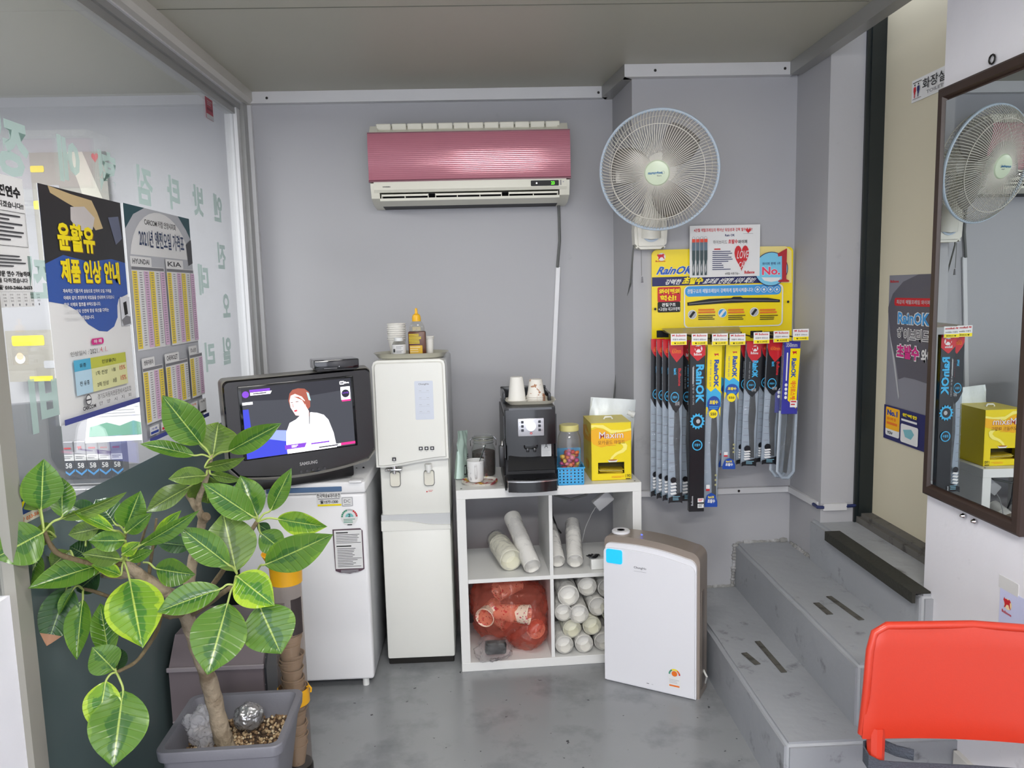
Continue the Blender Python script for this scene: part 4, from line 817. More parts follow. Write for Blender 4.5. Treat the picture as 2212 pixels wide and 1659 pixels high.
sleeve('cup_sleeve', 0.305, 0.02, zs_+0.036, 0.038, 0.035, 0.26, 'long white cup sleeve leaning against the middle divider, upper left compartment', 0.20, 0.42, m_=m_cup)
sleeve('cup_sleeve', 0.420, 0.075, zs_+0.032, 0.026, 0.030, 0.18, 'slim bagged cup sleeve right against the divider, upper right compartment', -0.0, 0.34, 0.010)
sleeve('cup_sleeve', 0.490, 0.055, zs_+0.036, 0.03, 0.033, 0.20, 'slim bagged cup sleeve second from the divider, upper right compartment', -0.12, 0.36, 0.010)
pos = [(0.455, 0.02, 0.295, 0.046), (0.540, 0.05, 0.318, 0.042), (0.624, 0.04, 0.31, 0.042), (0.432, 0.02, 0.222, 0.038), (0.498, 0.02, 0.212, 0.042), (0.583, 0.04, 0.232, 0.042), (0.470, 0.035, 0.142, 0.041), (0.555, 0.03, 0.152, 0.041), (0.640, 0.04, 0.2, 0.041), (0.434, 0.02, 0.080, 0.040), (0.518, 0.02, 0.080, 0.040), (0.602, 0.03, 0.080, 0.040), (0.66, 0.04, 0.12, 0.038)]
lab = ['topmost left cup sleeve of the heap in the lower right compartment', 'topmost cup sleeve right of the first in the lower right compartment', 'cup sleeve at the top right partly behind the air purifier', 'cup sleeve second row against the divider, lower right compartment', 'cup sleeve second row second from the divider, lower right compartment', 'cup sleeve second row third from the divider beside the air purifier', 'cup sleeve third row left in the lower right compartment', 'cup sleeve third row right in the lower right compartment', 'cup sleeve against the right side panel behind the air purifier', 'bottom row cup sleeve in the corner by the divider, lower right compartment', 'bottom row cup sleeve second from the divider, lower right compartment', 'bottom row cup sleeve third from the divider beside the air purifier', 'small cup sleeve in the bottom right corner behind the air purifier']
for (x, y, z, r_), l_ in zip(pos, lab):
    sleeve('cup_sleeve', x, y, z, r_*0.8, r_*0.93, 0.17, l_, rnd.uniform(-.05, .05), 0, 0.009, True, m_cup if r_ != 0.041 else m_cupc, bagr=1.06, group='cup sleeves heaped in the lower right compartment')
# red bag
def blob(nm, c, s_, m_, par, amp=0.25, fr=2.2, sd=0, sub=5, flat=0.0, ridge=True):
    bm_ = bmesh.new(); bmesh.ops.create_icosphere(bm_, subdivisions=sub, radius=1)
    for v in bm_.verts:
        p = v.co.copy(); n1 = noise.noise(p*fr+Vector((sd, 0, 0))); n2 = abs(noise.noise(p*fr*2.3+Vector((0, sd, 3)))); n3 = abs(noise.noise(p*fr*5+Vector((sd, 7, 3))))
        r_ = 1+amp*(n1-(0.9*n2+0.4*n3 if ridge else 0)); q_ = Vector((p.x*s_[0], p.y*s_[1], p.z*s_[2]))*r_
        e = 2.2
        if flat: q_.z = max(q_.z, -s_[2]*flat)
        v.co = q_
    o_ = G().bm(bm_).build(nm, m_, par, 180); o_.location = c; return o_
def redmat():
    M_ = clear('red_plastic_bag', (0.98, 0.66, 0.60), 0.32, (0.90, 0.26, 0.18), 0.18, 0.8, 0.5, 18, 1.4); return M_
RB = thing('red_plastic_bag', 'crumpled translucent red plastic bag of paper cups, lower left compartment', 'bag', kl(0, 0, 0), YAWK)
m_red = redmat()
blob('bag_film', (0.205, 0.15, 0.215), (0.180, 0.15, 0.16), m_red, RB, 0.22, 1.6, 1)
blob('bag_film', (0.285, 0.12, 0.125), (0.098, 0.10, 0.098), m_red, RB, 0.25, 1.8, 5, 4)
m_cupf = stain(stain(mat('flower_print_cup', (222, 200, 180), 0.55), (190, 70, 90), 60, 0.60, 0.64, 2), (90, 70, 60), 75, 0.62, 0.66, 2)
def lying(x, y, z, rz, rx, m_, nm='paper_cup', L_=0.12, r0=0.03, r1=0.04):
    o_ = G().lathe([(0.0001, 0.04), (r0*.95, 0.04), (r1*.96, 0.002), (r1, 0), (r1*1.04, 0.003), (r1, 0.006), (r0, L_), (0.0001, L_)], 26, None, Matrix.Rotation(-math.pi/2, 4, 'X'), False).build(nm, m_, RB, 35); o_.location = (x, y, z); o_.rotation_euler = (rx, 0, rz)
lying(0.288, 0.015, 0.225, math.radians(70), 0, m_cupf, L_=0.17); lying(0.10, 0.03, 0.215, math.radians(-25), 0.1, m_cupf); lying(0.32, 0.06, 0.14, math.radians(15), -.2, m_cupf); lying(0.2, 0.1, 0.16, math.radians(50), .3, m_cupf); lying(0.16, 0.12, 0.29, math.radians(-60), .1, m_cupf)
CB = thing('clear_plastic_bag', 'clear crumpled bag with a black lid in it, bottom left compartment', 'bag', kl(0, 0, 0), YAWK)
blob('bag_film', (0.135, 0.01, 0.088), (0.082, 0.055, 0.058), m_bag, CB, 0.3, 1.7, 9, 4, 0.85)
G().rbox(-0.044, 0.044, -0.02, 0.02, -0.026, 0.026, 0.01, 3, None, Tm((0.142, 0.0, 0.1), 0.1, 0, 0.06)).build('black_lid', mat('matt_black', (20, 20, 20), 0.5), CB)
# charger, plugs and leads in the upper right compartment
AD = thing('power_adapter', 'grey power adapter hanging from its lead, upper right compartment', 'adapter', kl(0.632, 0.16, 0.660), YAWK)
G().rbox(-0.042, 0.042, -0.02, 0.02, -0.026, 0.026, 0.006, 2, None, Matrix.Rotation(math.radians(-38), 4, 'Y')).build('adapter_case', mat('grey_adapter', (170, 170, 172), 0.4), AD)
G().tube([(-0.025, 0, -0.02), (-0.05, 0.0, -0.06), (-0.075, 0.01, -0.12), (-0.09, 0.02, -0.19)], 0.002, 6).build('lead', mat('light_cord', (150, 150, 150), .5), AD)
tag(G().tube([kl(0.395, 0.2, 0.73), kl(0.43, 0.2, 0.68), kl(0.50, 0.21, 0.655), kl(0.57, 0.22, 0.67), kl(0.60, 0.24, 0.70), kl(0.62, 0.26, 0.733)], 0.0055, 8).build('grey_cable', CORD), 'thick grey cable sagging under the shelf top, upper right compartment', 'cable')
tag(G().tube([kl(0.42, 0.3, 0.73), kl(0.425, 0.3, 0.65), kl(0.43, 0.3, 0.56), kl(0.45, 0.3, 0.50), kl(0.47, 0.32, 0.47)], 0.004, 8).build('black_cable', BLKP), 'black cable hanging straight down behind the cup sleeves', 'cable')
CHG = thing('charger', 'black coiled charger lead in front of the purifier corner', 'charger', kl(0.565, 0.05, zs_), YAWK)
G().tube([(0.03*math.cos(a_)*(1-.02*i), 0.012*math.sin(a_), 0.055+0.004*math.sin(a_*2.3)) for i, a_ in enumerate([k_*0.5 for k_ in range(30)])], 0.003, 6).build('coiled_lead', BLKP, CHG)
G().rbox(-0.01, 0.05, -0.015, 0.03, 0.0, 0.045, 0.004, 2).build('plug_block', WPL, CHG)
# ================= wall fan =================
FN = thing('wall_fan', 'white wall-mounted fan with a round wire guard beside the air conditioner', 'fan', (0, 0, 0))
m_fan = mat('aged_white_fan', (216, 214, 204), 0.35); m_ring = mat('pale_blue_ring', (178, 192, 206), 0.35); m_wire = mat('fan_wire', (206, 202, 192), 0.4)
fc = PY(1423, 369, 3.05); fc = Vector(fc); n_ = Vector((-0.30, -0.90, -0.24)).normalized()
zx = n_; xx = Vector((0, 0, 1)).cross(zx).normalized()*1; yy = zx.cross(xx)
MF = Matrix((xx, yy, zx)).transposed().to_4x4(); MF.translation = fc
def fput(o_): o_.matrix_local = MF; return o_
R_ = 0.226
fput(G().tube([(R_*math.cos(t), R_*math.sin(t), 0) for t in [2*math.pi*i/64 for i in range(64)]], 0.0062, 8, None, True).build('guard_ring', m_ring, FN))
g = G(); NW = 110
for i in range(NW):
    t = 2*math.pi*i/NW; tw = 0.10
    pts = []
    for k_, (r_, z_) in enumerate(((0.048, 0.068), (0.10, 0.066), (0.15, 0.058), (0.188, 0.044), (0.212, 0.022), (R_, 0.004))):
        a_ = t-tw*k_/5; pts.append((r_*math.cos(a_), r_*math.sin(a_), z_))
    g.tube(pts, 0.0014, 4)
fput(g.build('front_guard', m_wire, FN, 60))['kind'] = 'stuff'
g = G().tube([(0.178*math.cos(t), 0.178*math.sin(t), 0.051) for t in [2*math.pi*i/56 for i in range(56)]], 0.0016, 5, None, True)
fput(g.build('guard_hoop', m_wire, FN))
g = G()
for i in range(80):
    t = 2*math.pi*i/80; pts = []
    for k_, (r_, z_) in enumerate(((R_, -0.004), (0.215, -0.03), (0.195, -0.055), (0.15, -0.072), (0.07, -0.08))):
        a_ = t+0.10*k_/5; pts.append((r_*math.cos(a_), r_*math.sin(a_), z_))
    g.tube(pts, 0.0012, 4)
fput(g.build('rear_guard', m_wire, FN, 60))['kind'] = 'stuff'
fput(G().tube([(0.2*math.cos(t), 0.2*math.sin(t), -0.052) for t in [2*math.pi*i/56 for i in range(56)]], 0.0016, 5, None, True).build('guard_hoop', m_wire, FN))
m_hubc = mat('pale_green_cap', (206, 218, 192), 0.3, var=0.01)
fput(G().lathe([(0.0001, 0.078), (0.03, 0.077), (0.044, 0.073), (0.049, 0.066), (0.049, 0.06), (0.0001, 0.058)], 36, None, None, False).build('centre_badge', m_hubc, FN))
pr = Pr((-0.034, 0.012, 0.0785), (1, 0, 0), (0, -1, 0), 0.068, 0.03); pr.text('mugunghwa', .02, .15, .82, .55, mat('ink_steel_blue', (40, 110, 160), .5, var=0), .03); pr.text('fan', .5, .62, .75, .8, GRY, .0); 
for i in range(8): pr.poly([(.84+.10*math.cos(i*.785), .35+.2*math.sin(i*.785)), (.84+.10*math.cos(i*.785+.5), .35+.2*math.sin(i*.785+.5)), (.84+.085*math.cos(i*.785+.5), .35+.17*math.sin(i*.785+.5)), (.84+.085*math.cos(i*.785), .35+.17*math.sin(i*.785))], GRY)
fput(pr.build('badge_print', FN))
m_bl = clear('fan_blade_plastic', (0.62, 0.60, 0.56), 0.45, (0.50, 0.48, 0.45), 0.2)
for i in range(3):
    g = G(); vs = []; fs = []; NR, NT = 9, 12
    for a in range(NR+1):
        r_ = 0.03+0.155*a/NR; half = 0.30+0.30*math.sin(math.pi*min(1, a/NR*0.75+0.2)); off = 0.22*a/NR
        for b_ in range(NT+1):
            u = -1+2*b_/NT; th = u*half+off; vs.append((r_*math.cos(th), r_*math.sin(th), -0.012+0.020*u*(0.5+a/NR*.6)))
    for a in range(NR):
        for b_ in range(NT): k_ = a*(NT+1)+b_; fs.append((k_, k_+1, k_+NT+2, k_+NT+1))
    g.add(vs, fs); o = g.build('blade', m_bl, FN, 60); o.matrix_local = MF @ Matrix.Rotation(i*2*math.pi/3+0.7, 4, 'Z'); md = o.modifiers.new('s', 'SOLIDIFY'); md.thickness = 0.002
fput(G().cyl((0, 0, -0.03), 0.032, 0.05, 28).build('blade_hub', m_fan, FN))
fput(G().lathe([(0.03, -0.075), (0.062, -0.085), (0.066, -0.12), (0.055, -0.165), (0.02, -0.175)], 32).build('motor_housing', m_fan, FN))
ba = PY(1405, 512, 3.27)
neck = MF @ Vector((0, 0, -0.12))
G().tube([neck, (ba.x, 3.20, ba.z+0.16), (ba.x, 3.255, ba.z+0.06), (ba.x, 3.27, ba.z)], [0.03, 0.036, 0.04, 0.045], 16).build('neck', m_fan, FN)
bxp = [(-0.066, -0.052), (-0.055, -0.062), (0.055, -0.062), (0.066, -0.052), (0.072, 0.03), (0.06, 0.085), (-0.06, 0.085), (-0.07, 0.03)]
bm_ = bmesh.new(); vs = [bm_.verts.new((a_, -0.085, b_)) for a_, b_ in bxp]; f_ = bm_.faces.new(vs); r_ = bmesh.ops.extrude_face_region(bm_, geom=[f_]); bmesh.ops.translate(bm_, vec=(0, 0.085, 0), verts=[v for v in r_['geom'] if isinstance(v, bmesh.types.BMVert)])
bmesh.ops.bevel(bm_, geom=bm_.edges[:], offset=0.012, segments=4, affect='EDGES')
o = G().bm(bm_).build('wall_bracket', m_fan, FN); o.location = (ba.x, 3.3385, ba.z+0.012)
o = G().lathe([(0.04, 0), (0.04, 0.003), (0.033, 0.0035), (0.033, 0.001)], 36, m_ring, Matrix.Rotation(math.pi/2, 4, 'X')).build('dial_ring', m_ring, FN); o.location = (ba.x, 3.252, ba.z+0.018)
o = G().lathe([(0.0001, 0.016), (0.024, 0.015), (0.029, 0.010), (0.031, 0)], 36, None, Matrix.Rotation(math.pi/2, 4, 'X'), False).build('speed_dial', m_fan, FN); o.location = (ba.x, 3.252, ba.z+0.018)
G().tube([PY(1385, 540, 3.26), PY(1386, 596, 3.26)], 0.0012, 5).build('pull_cord', CORD, FN)
o = G().cyl((0, 0, 0), 0.005, 0.026, 12, r2=0.003).build('pull_knob', GRY, FN); o.location = PY(1387, 611, 3.26)
adopt(G().tube([PY(1372, 512, 3.3), PY(1367, 545, 3.31), PY(1362, 610, 3.36), PY(1352, 660, 3.5), PY(1336, 760, 3.66), PY(1325, 870, 3.67)], 0.0035, 6).build('power_cord', CORD), FN)
# ================= wiper display =================
YB = 3.325
DB = thing('display_board', 'yellow printed wiper display board fixed to the wall under the fan', 'display board', (0, 0, 0))
tl = PY(1408, 540, YB); br = PY(1709, 786, YB); bx0, bz1, bx1, bz0 = tl.x, tl.z, br.x, PY(1408, 790, YB).z; bw_ = bx1-bx0; bh_ = bz1-bz0
m_yb2 = mat('display_yellow', (240, 214, 10), 0.3, var=0.015, coat=.2); m_dpale = mat('display_pale', (236, 218, 140), 0.35, var=.05)
G().rbox(bx0, bx1, YB, YB+0.012, bz0, bz1, 0.022, 5, only='y').build('board', m_yb2, DB, 20)
pr = Pr((bx0, YB-0.0004, bz1), (1, 0, 0), (0, 0, -1), bw_, bh_, 1, 1)
def bX(px): return (PY(px, 650, YB).x-bx0)/bw_
def bYf(px, py): return (bz1-PY(px, py, YB).z)/bh_
def cr(x, y): return (1390+x/6.38, 470+y/6.38)   # from my enlargement of the board
def bp_(x, y): a_, b_ = cr(x, y); return ((PY(a_, b_, YB).x-bx0)/bw_, (bz1-PY(a_, b_, YB).z)/bh_)
def bq(pts): return [bp_(x, y) for x, y in pts]
def btext(t, x0, y0, x1, y1, m_, bold=.02, **k): a_ = bp_(x0, (y0+y1)/2)[0]; b_ = bp_(x1, (y0+y1)/2)[0]; c_ = bp_((x0+x1)/2, y0)[1]; d_ = bp_((x0+x1)/2, y1)[1]; pr.text(t, a_, c_, b_, d_, m_, bold, **k)
pr.poly(bq([(1500, 400), (1960, 395), (2040, 460), (2040, 900), (1500, 900), (1480, 600)]), m_dpale)
pr.poly(bq([(118, 825), (1700, 780), (1640, 900), (118, 950)]), NAVY)
bull(pr, *bp_(185, 490), .055, .06, RED, WHT); btext('Bullsone', 165, 590, 300, 612, RED, .02)
btext('RainOK', 168, 668, 660, 790, WHT, .06, shear=.12); btext('RainOK', 172, 672, 655, 782, mat('ink_royal', (24, 84, 176), .5, var=0), .03, shear=.12)
btext('강력한', 285, 850, 500, 925, WHT, .03, shear=.15); btext('초발수', 520, 815, 800, 920, YEL, .05, shear=.15); btext('효과로 선명한 시야 확보!', 800, 830, 1500, 910, WHT, .03, shear=.1)
pr.rect(*bp_(192, 962), *bp_(508, 1160), RED, .01); pr.rect(*bp_(192, 1165), *bp_(505, 1300), K, .01); btext('와이퍼의', 210, 980, 495, 1055, YEL, .05); btext('혁신!', 225, 1070, 450, 1145, YEL, .05); btext('관절구조', 250, 1175, 440, 1225, WHT, .03); btext('+고성능 대고무장착', 205, 1235, 500, 1285, WHT, .02)
pr.rect(*bp_(552, 945), *bp_(1912, 1490), WHT, .035); pr.rect(*bp_(570, 960), *bp_(1895, 1475), m_yb2, .03); pr.rect(*bp_(570, 950), *bp_(1890, 1058), LBL, .03); btext('관절구조의 메탈프레임이 강력하게 밀착시켜줍니다!', 600, 975, 1505, 1035, WHT, .02)
for i in range(4):
    c_ = bp_(1565+i*88, 990); pr.disc(c_[0], c_[1], .021, WHT, 20); pr.disc(c_[0], c_[1], .018, LBL, 20); pr.disc(c_[0], c_[1], .009, WHT, 8-i)
pr.poly(bq([(595, 1170), (900, 1120), (1200, 1108), (1230, 1092), (1330, 1090), (1360, 1105), (1700, 1105), (1870, 1130), (1870, 1165), (1500, 1165), (1100, 1180), (600, 1215)]), K); pr.poly(bq([(620, 1185), (1200, 1130), (1850, 1140), (1850, 1146), (1200, 1142), (620, 1195)]), GRY)
for cx_, cy_, c1 in ((665, 1335, LGR), (1078, 1315, LBL), (1515, 1300, LGR)):
    c_ = bp_(cx_, cy_); pr.disc(c_[0], c_[1], .032, WHT, 24); pr.disc(c_[0], c_[1], .027, c1, 24); pr.poly(bq([(cx_-45, cy_+30), (cx_+10, cy_-45), (cx_+45, cy_-35), (cx_-20, cy_+50)]), K if c1 is LGR else WHT)
for x_ in (745, 1155, 1590):
    a_ = bp_(x_, 1262); b_ = bp_(x_+240, 1325); pr.lines(a_[0], a_[1], b_[0], b_[1], 2, ORG, .6, .2, x_+1); a_ = bp_(x_, 1345); b_ = bp_(x_+250, 1415); pr.lines(a_[0], a_[1], b_[0], b_[1], 3, K, .4, .3, x_)
c_ = bp_(1745, 710); pr.disc(c_[0], c_[1], .119, NAVY, 36); pr.disc(c_[0], c_[1], .114, mat('ink_sky', (120, 195, 225), .5, var=0), 36); pr.poly(bq([(1610, 825), (1880, 825), (1840, 870), (1745, 888), (1650, 870)]), WHT)
btext('와이퍼 판매 1위', 1622, 615, 1868, 655, NAVY, .02); btext('No.', 1615, 675, 1868, 795, WHT, .06); btext('No.', 1618, 680, 1865, 790, mat('ink_rose', (226, 64, 100), .5, var=0), .03)
pr.poly(bq([(1830, 500), (1950, 430), (1960, 430), (1950, 850), (1990, 865), (1990, 885), (1840, 890), (1840, 868), (1890, 850), (1890, 530), (1840, 540)]), mat('ink_crimson', (170, 34, 44), .5, var=0))
for x_, y_ in ((152, 1260), (1975, 1160)): c_ = bp_(x_, y_); pr.disc(c_[0], c_[1], .009, K, 12)
pr.build('printed_face', DB)
m_hook = mat('black_steel_hook', (26, 26, 34), 0.4, .3)
# white sales sheet taped on top
SG = thing('sales_sheet', 'white printed sales sheet with a red heart taped over the yellow board', 'sign', (0, 0, 0))
a_ = PY(1490, 488, 3.31); b_ = PY(1641, 595, 3.31); 
G().box(a_.x, PY(1642, 500, 3.31).x, 3.310, 3.3115, b_.z-0.002, a_.z).build('sheet', WHT, SG, 0)
pr = Pr((a_.x, 3.3098, a_.z), (1, 0, 0), (0, 0, -1), PY(1642, 500, 3.31).x-a_.x, a_.z-b_.z+.002, 970, 690)   # units of my enlargement
sx_ = lambda x: x-638
pr.text('4관절 메탈프레임의 뛰어난 닦임성과 강력 발수효과!!', 57, 38, 860, 85, RED, .02); pr.text('Rain OK', 485, 120, 620, 150, NAVY, .03); pr.text('하이브리드', 320, 200, 515, 250, K, .0); pr.text('초발수', 530, 190, 660, 250, RED, .03); pr.text('와이퍼', 665, 200, 790, 250, K, .02)
pr.poly(heart(805, 85, 70, 62), RED); pr.rect(735, 118, 870, 121, GRY); pr.poly(heart(715, 450, 200, 350), RED)
pr.text('LOVE', 650, 345, 800, 450, WHT, .0, shear=.1); pr.text('to', 740, 478, 770, 500, WHT); pr.text('CAR', 670, 495, 775, 580, WHT, .0, shear=.1); pr.text('Bullsone', 755, 615, 895, 655, RED, .03); pr.text('4계절 사용가능~', 485, 630, 690, 665, K, .0)
pr.rect(335, 310, 420, 326, RED); pr.lines(310, 345, 600, 610, 10, NAVY, .35, .6, 4)
for i in range(4):
    x_ = 28+i*54; pr.disc(x_+22, 165, 20, LGR, 16); pr.disc(x_+22, 165, 14, WHT, 16); pr.rect(x_, 178, x_+46, 222, mat('ink_vermilion', (222, 72, 48), .5, var=0)); pr.rect(x_, 222, x_+44, 330, mat('ink_slate', (92, 112, 128), .5, var=0)); pr.poly([(x_, 330), (x_+44, 330), (x_+44, 450), (x_+38, 480), (x_+38, 660), (x_+6, 660), (x_+6, 480), (x_, 450)], mat('ink_dark_slate', (52, 70, 74), .5, var=0)); pr.poly([(x_+10, 560), (x_+26, 500), (x_+30, 600), (x_+16, 640)], LGR)
pr.build('sheet_print', SG)
# hooks + hanging packages
m_pk = mat('pack_black', (20, 21, 26), 0.25, var=0); m_pr = mat('pack_red', (190, 22, 34), 0.3, var=0); m_py = mat('pack_yellow', (240, 216, 0), 0.3, var=0); m_pb = mat('pack_blue', (24, 70, 160), 0.3, var=0); m_cy = mat('pack_cyan', (60, 170, 220), 0.4, var=0)
m_clr = clear('pack_clear', (0.86, 0.89, 0.92), 0.18, (0.66, 0.72, 0.78), 0.08, 0.9, 0.5, 30); m_card = mat('pack_grey_card', (178, 186, 196), 0.35, var=0); m_bladek = mat('wiper_rubber', (34, 30, 30), 0.4, var=0)
m_lav = mat('pack_violet', (52, 52, 150), .35, var=0)
def hook(px, py_, yf):
    p_ = PY(px, py_, YB); h_ = thing('display_hook', '', 'hook', (0, 0, 0))
    return p_
def pack(kind, X, Zt, Y, Wd, Ht, par, tilt=0.0):
    """a hanging wiper blade pack, local origin at its top centre"""
    o_ = thing('wiper_pack', '', 'wiper pack', (X, Y, Zt)); o_.rotation_euler = (0, tilt, 0); w = Wd/2
    if kind == 'box':
        G().rbox(-w, w, -0.012, 0.012, -Ht, 0.012, 0.0015, 1).build('carton', m_pk, o_)
        pr = Pr((-w, -0.0125, 0.012), (1, 0, 0), (0, 0, -1), Wd, Ht+0.012, 1, Ht+0.012)
        pr.poly([(0, 0), (1, 0), (1, .052), (.55, .075), (.45, .075), (0, .045)], m_pr); bull(pr, .25, .012, .5, .028, m_pr, WHT); pr.text('Bullsone', .25, .043, .75, .054, WHT, .02)
        pr.text('RainOK', .38, .09, .92, .245, m_cy, .04, 90); pr.lines(.16, .1, .24, .25, 1, LGR); pr.text('하이브리드 초발수 와이퍼', .16, .095, .28, .25, LGR, 0, 90)
        for i in range(14):
            a0 = i*.45; pr.poly([(.5+.5*math.cos(a0)*1.0, .318+.034*math.sin(a0)), (.5+.36*math.cos(a0+.3), .318+.024*math.sin(a0+.3)), (.5+.36*math.cos(a0-.3), .318+.024*math.sin(a0-.3))], m_cy, i == 0)
        pr.disc(.5, .318, .4, m_cy, 24, .027); pr.disc(.5, .318, .3, m_pk, 24, .02); pr.disc(.55, .318, .13, LGR, 16, .009)
        pr.disc(.5, .415, .34, m_cy, 20, .022); pr.disc(.5, .415, .27, m_pk, 20, .018); pr.text('초발수', .3, .408, .7, .42, m_cy, .02)
        pr.text('Bullsone', .12, Ht-.055, .25, Ht-.015, LGR, .02, 270); pr.rect(.55, Ht-.045, .95, Ht-.028, WHT); pr.rect(.55, Ht-.022, .95, Ht-.005, WHT); pr.lines(.6, Ht-.042, .9, Ht-.03, 2, RED); pr.lines(.6, Ht-.02, .9, Ht-.007, 3, K)
        pr.build('carton_print', o_); return o_
    if kind == 'tray':   # blue and yellow pack with a clear U-shaped tray
        G().rbox(-w*1.0, w*1.0, -0.003, 0.003, -Ht*.52, 0.0, 0.001, 1).build('header_card', m_lav, o_)
        G().prism([(-w*1.1, -.02), (-w*1.1, -Ht+w), (-w*.8, -Ht+w*.3), (-w*.3, -Ht), (w*.3, -Ht), (w*.8, -Ht+w*.3), (w*1.1, -Ht+w), (w*1.1, -.02)], -0.001, 0.016, 'y').build('blister', m_clr, o_)
        G().tube([(-w*1.02, 0.008, -Ht*.5), (-w*1.05, 0.008, -Ht+w), (-w*.4, 0.008, -Ht+.006), (w*.4, 0.008, -Ht+.006), (w*1.05, 0.008, -Ht+w), (w*1.02, 0.008, -Ht*.5)], 0.006, 8).build('tray_rim', m_card, o_)
        G().prism([(-w*.05, -Ht*.5), (w*.6, -Ht*.5), (w*.6, -Ht*.65), (w*.35, -Ht*.8), (w*.1, -Ht+.025), (-w*.3, -Ht+.03), (-w*.15, -Ht*.75)], -0.001+.004, 0.011, 'y').build('wiper_blade', m_bladek, o_)
        pr = Pr((-w, -0.0034, 0), (1, 0, 0), (0, 0, -1), Wd, Ht, 1, 1); pr.text('350mm', .1, .01, .8, .04, LGR, .02); pr.poly([(.38, .05), (1, .05), (.9, .48), (.35, .42)], m_py); bull(pr, .5, .065, .3, .03, m_pr); pr.text('RainOK', .48, .12, .78, .26, m_pb, .04, 90); pr.text('에어로스페셜', .48, .28, .82, .44, ORG, .04, 90); pr.rect(.16, .08, .24, .28, WHT)
        for i in range(4): pr.disc(.2, .31+i*.03, .09, WHT, 10, .012)
        pr.rect(.5, .42, .95, .47, WHT); pr.lines(.55, .425, .9, .465, 2, RED); pr.build('card_print', o_); return o_
    split = 0.42 if Ht > .5 else .54
    hdr, hdc = (m_py, m_pb) if kind == 'yellow' else (m_pk, m_pr)
    G().rbox(-w, w, -0.009, 0.008, -Ht, -0.002, 0.003, 2).build('clear_sleeve', m_clr, o_)
    G().box(-w*.94, w*.94, 0.0, 0.0015, -Ht+.01, -.01).build('back_card', m_card, o_, 0)
    G().prism([(-w*.1, -Ht*split), (w*.5, -Ht*split), (w*.72, -Ht*.55), (w*.6, -Ht*.72), (w*.78, -Ht+.035), (w*.2, -Ht+.035), (w*.05, -Ht*.8), (-w*.2, -Ht*.62)], -0.006, -0.001, 'y').build('wiper_blade', m_bladek, o_, 20)
    pr = Pr((-w*.98, -0.0094, 0), (1, 0, 0), (0, 0, -1), Wd*.98, Ht, 1, 1)
    if kind == 'yellow':
        pr.poly([(0, 0), (1, 0), (1, split+.02), (.85, split-.03), (.5, split-.01), (.12, split-.03), (0, split+.02)], m_py); bull(pr, .45, .05, .35, .02, m_pr); pr.poly([(0, split*.62), (.3, split*.68), (.6, split*.62), (1, split*.7), (1, split*.9), (0, split*.9)], m_cy)
        pr.text('RainOK', .48, .09, .82, split*.62, m_pb, .05, 90); pr.text('초발수 와이퍼 성능 강력', .18, .09, .3, split*.6, m_pb, .0, 90); pr.disc(.52, split*.86, .46, m_pb, 22, split*.12); pr.text('초발수', .22, split*.8, .82, split*.86, YEL, .04); pr.lines(.2, split*.89, .85, split*.94, 2, LBL, .5, .1)
        pr.disc(.5, split+.0, .3, YEL, 20, .03*.6/Ht); pr.text('550' if Ht > .5 else '500', .3, split-.008, .7, split+.01, K, .03)
        pr.poly([(.05, .97), (.2, .925), (.5, .91), (.8, .925), (.95, .97), (.95, 1), (.05, 1)], m_pb); pr.text('RainOK', .28, .93, .72, .945, YEL, .03); pr.text('초발수', .25, .95, .78, .975, WHT, .04)
        pr.rect(.12, .86, .38, .89, WHT); pr.rect(.12, .885, .38, .898, RED)
        for i in range(3): pr.disc(.78, .8+i*.03, .08, mat('ink_khaki', (160, 156, 110), .5, var=0), 8)
    else:
        pr.poly([(0, 0), (1, 0), (1, split*.9), (.55, split*1.05), (.3, split*1.0), (0, split*.88)], m_pk)
        pr.poly([(0, 0), (1, 0), (1, .10*.6/Ht), (.55, .15*.6/Ht), (.15, .10*.6/Ht), (0, .06)], m_pr)
        if kind == 'bull': pr.text('Bullsone', .66, .17, .86, split*.66, m_pr, .03, 90); pr.text('RainOK', .34, .17, .52, split*.5, m_cy, .04, 90); pr.text('650mm' if Ht > .5 else '400mm', .2, .05, .85, .08, ORG, .02)
        else: pr.text('RainOK', .45, .15, .85, split*.68, m_cy, .05, 90); pr.text('하이브리드 초발수 와이퍼', .22, .16, .32, split*.7, LGR, 0, 90); bull(pr, .35, .03, .4, .045, m_pr, WHT); pr.text('Bullsone', .3, .08, .8, .1, WHT, .02)
        pr.disc(.42, split*.82, .3, m_cy, 18, .036*.6/Ht); pr.disc(.42, split*.82, .25, m_pk, 18, .03*.6/Ht); pr.text('초발수', .25, split*.8, .6, split*.84, m_cy, .02); pr.text('와이퍼', .45, split*.88, .75, split*.95, LGR, .02)
        for i in range(7): pr.rect(.05, split+.05+i*.055, .38, split+.053+i*.055, GRY)
        pr.disc(.35, .855, .22, m_pk, 14); 
        for i in range(4): pr.poly([(.12, .875+i*.02), (.5, .87+i*.02), (.6, .88+i*.02), (.2, .887+i*.02)], WHT)
        pr.poly([(0, .965), (1, .93), (1, 1), (.85, .992), (.15, .992), (0, 1)], m_pk); pr.lines(.3, .955, .85, .985, 3, mat('ink_pale_cyan', (130, 180, 200), .5, var=0), .4)
    pr.build('pack_print', o_); return o_
RKX = []
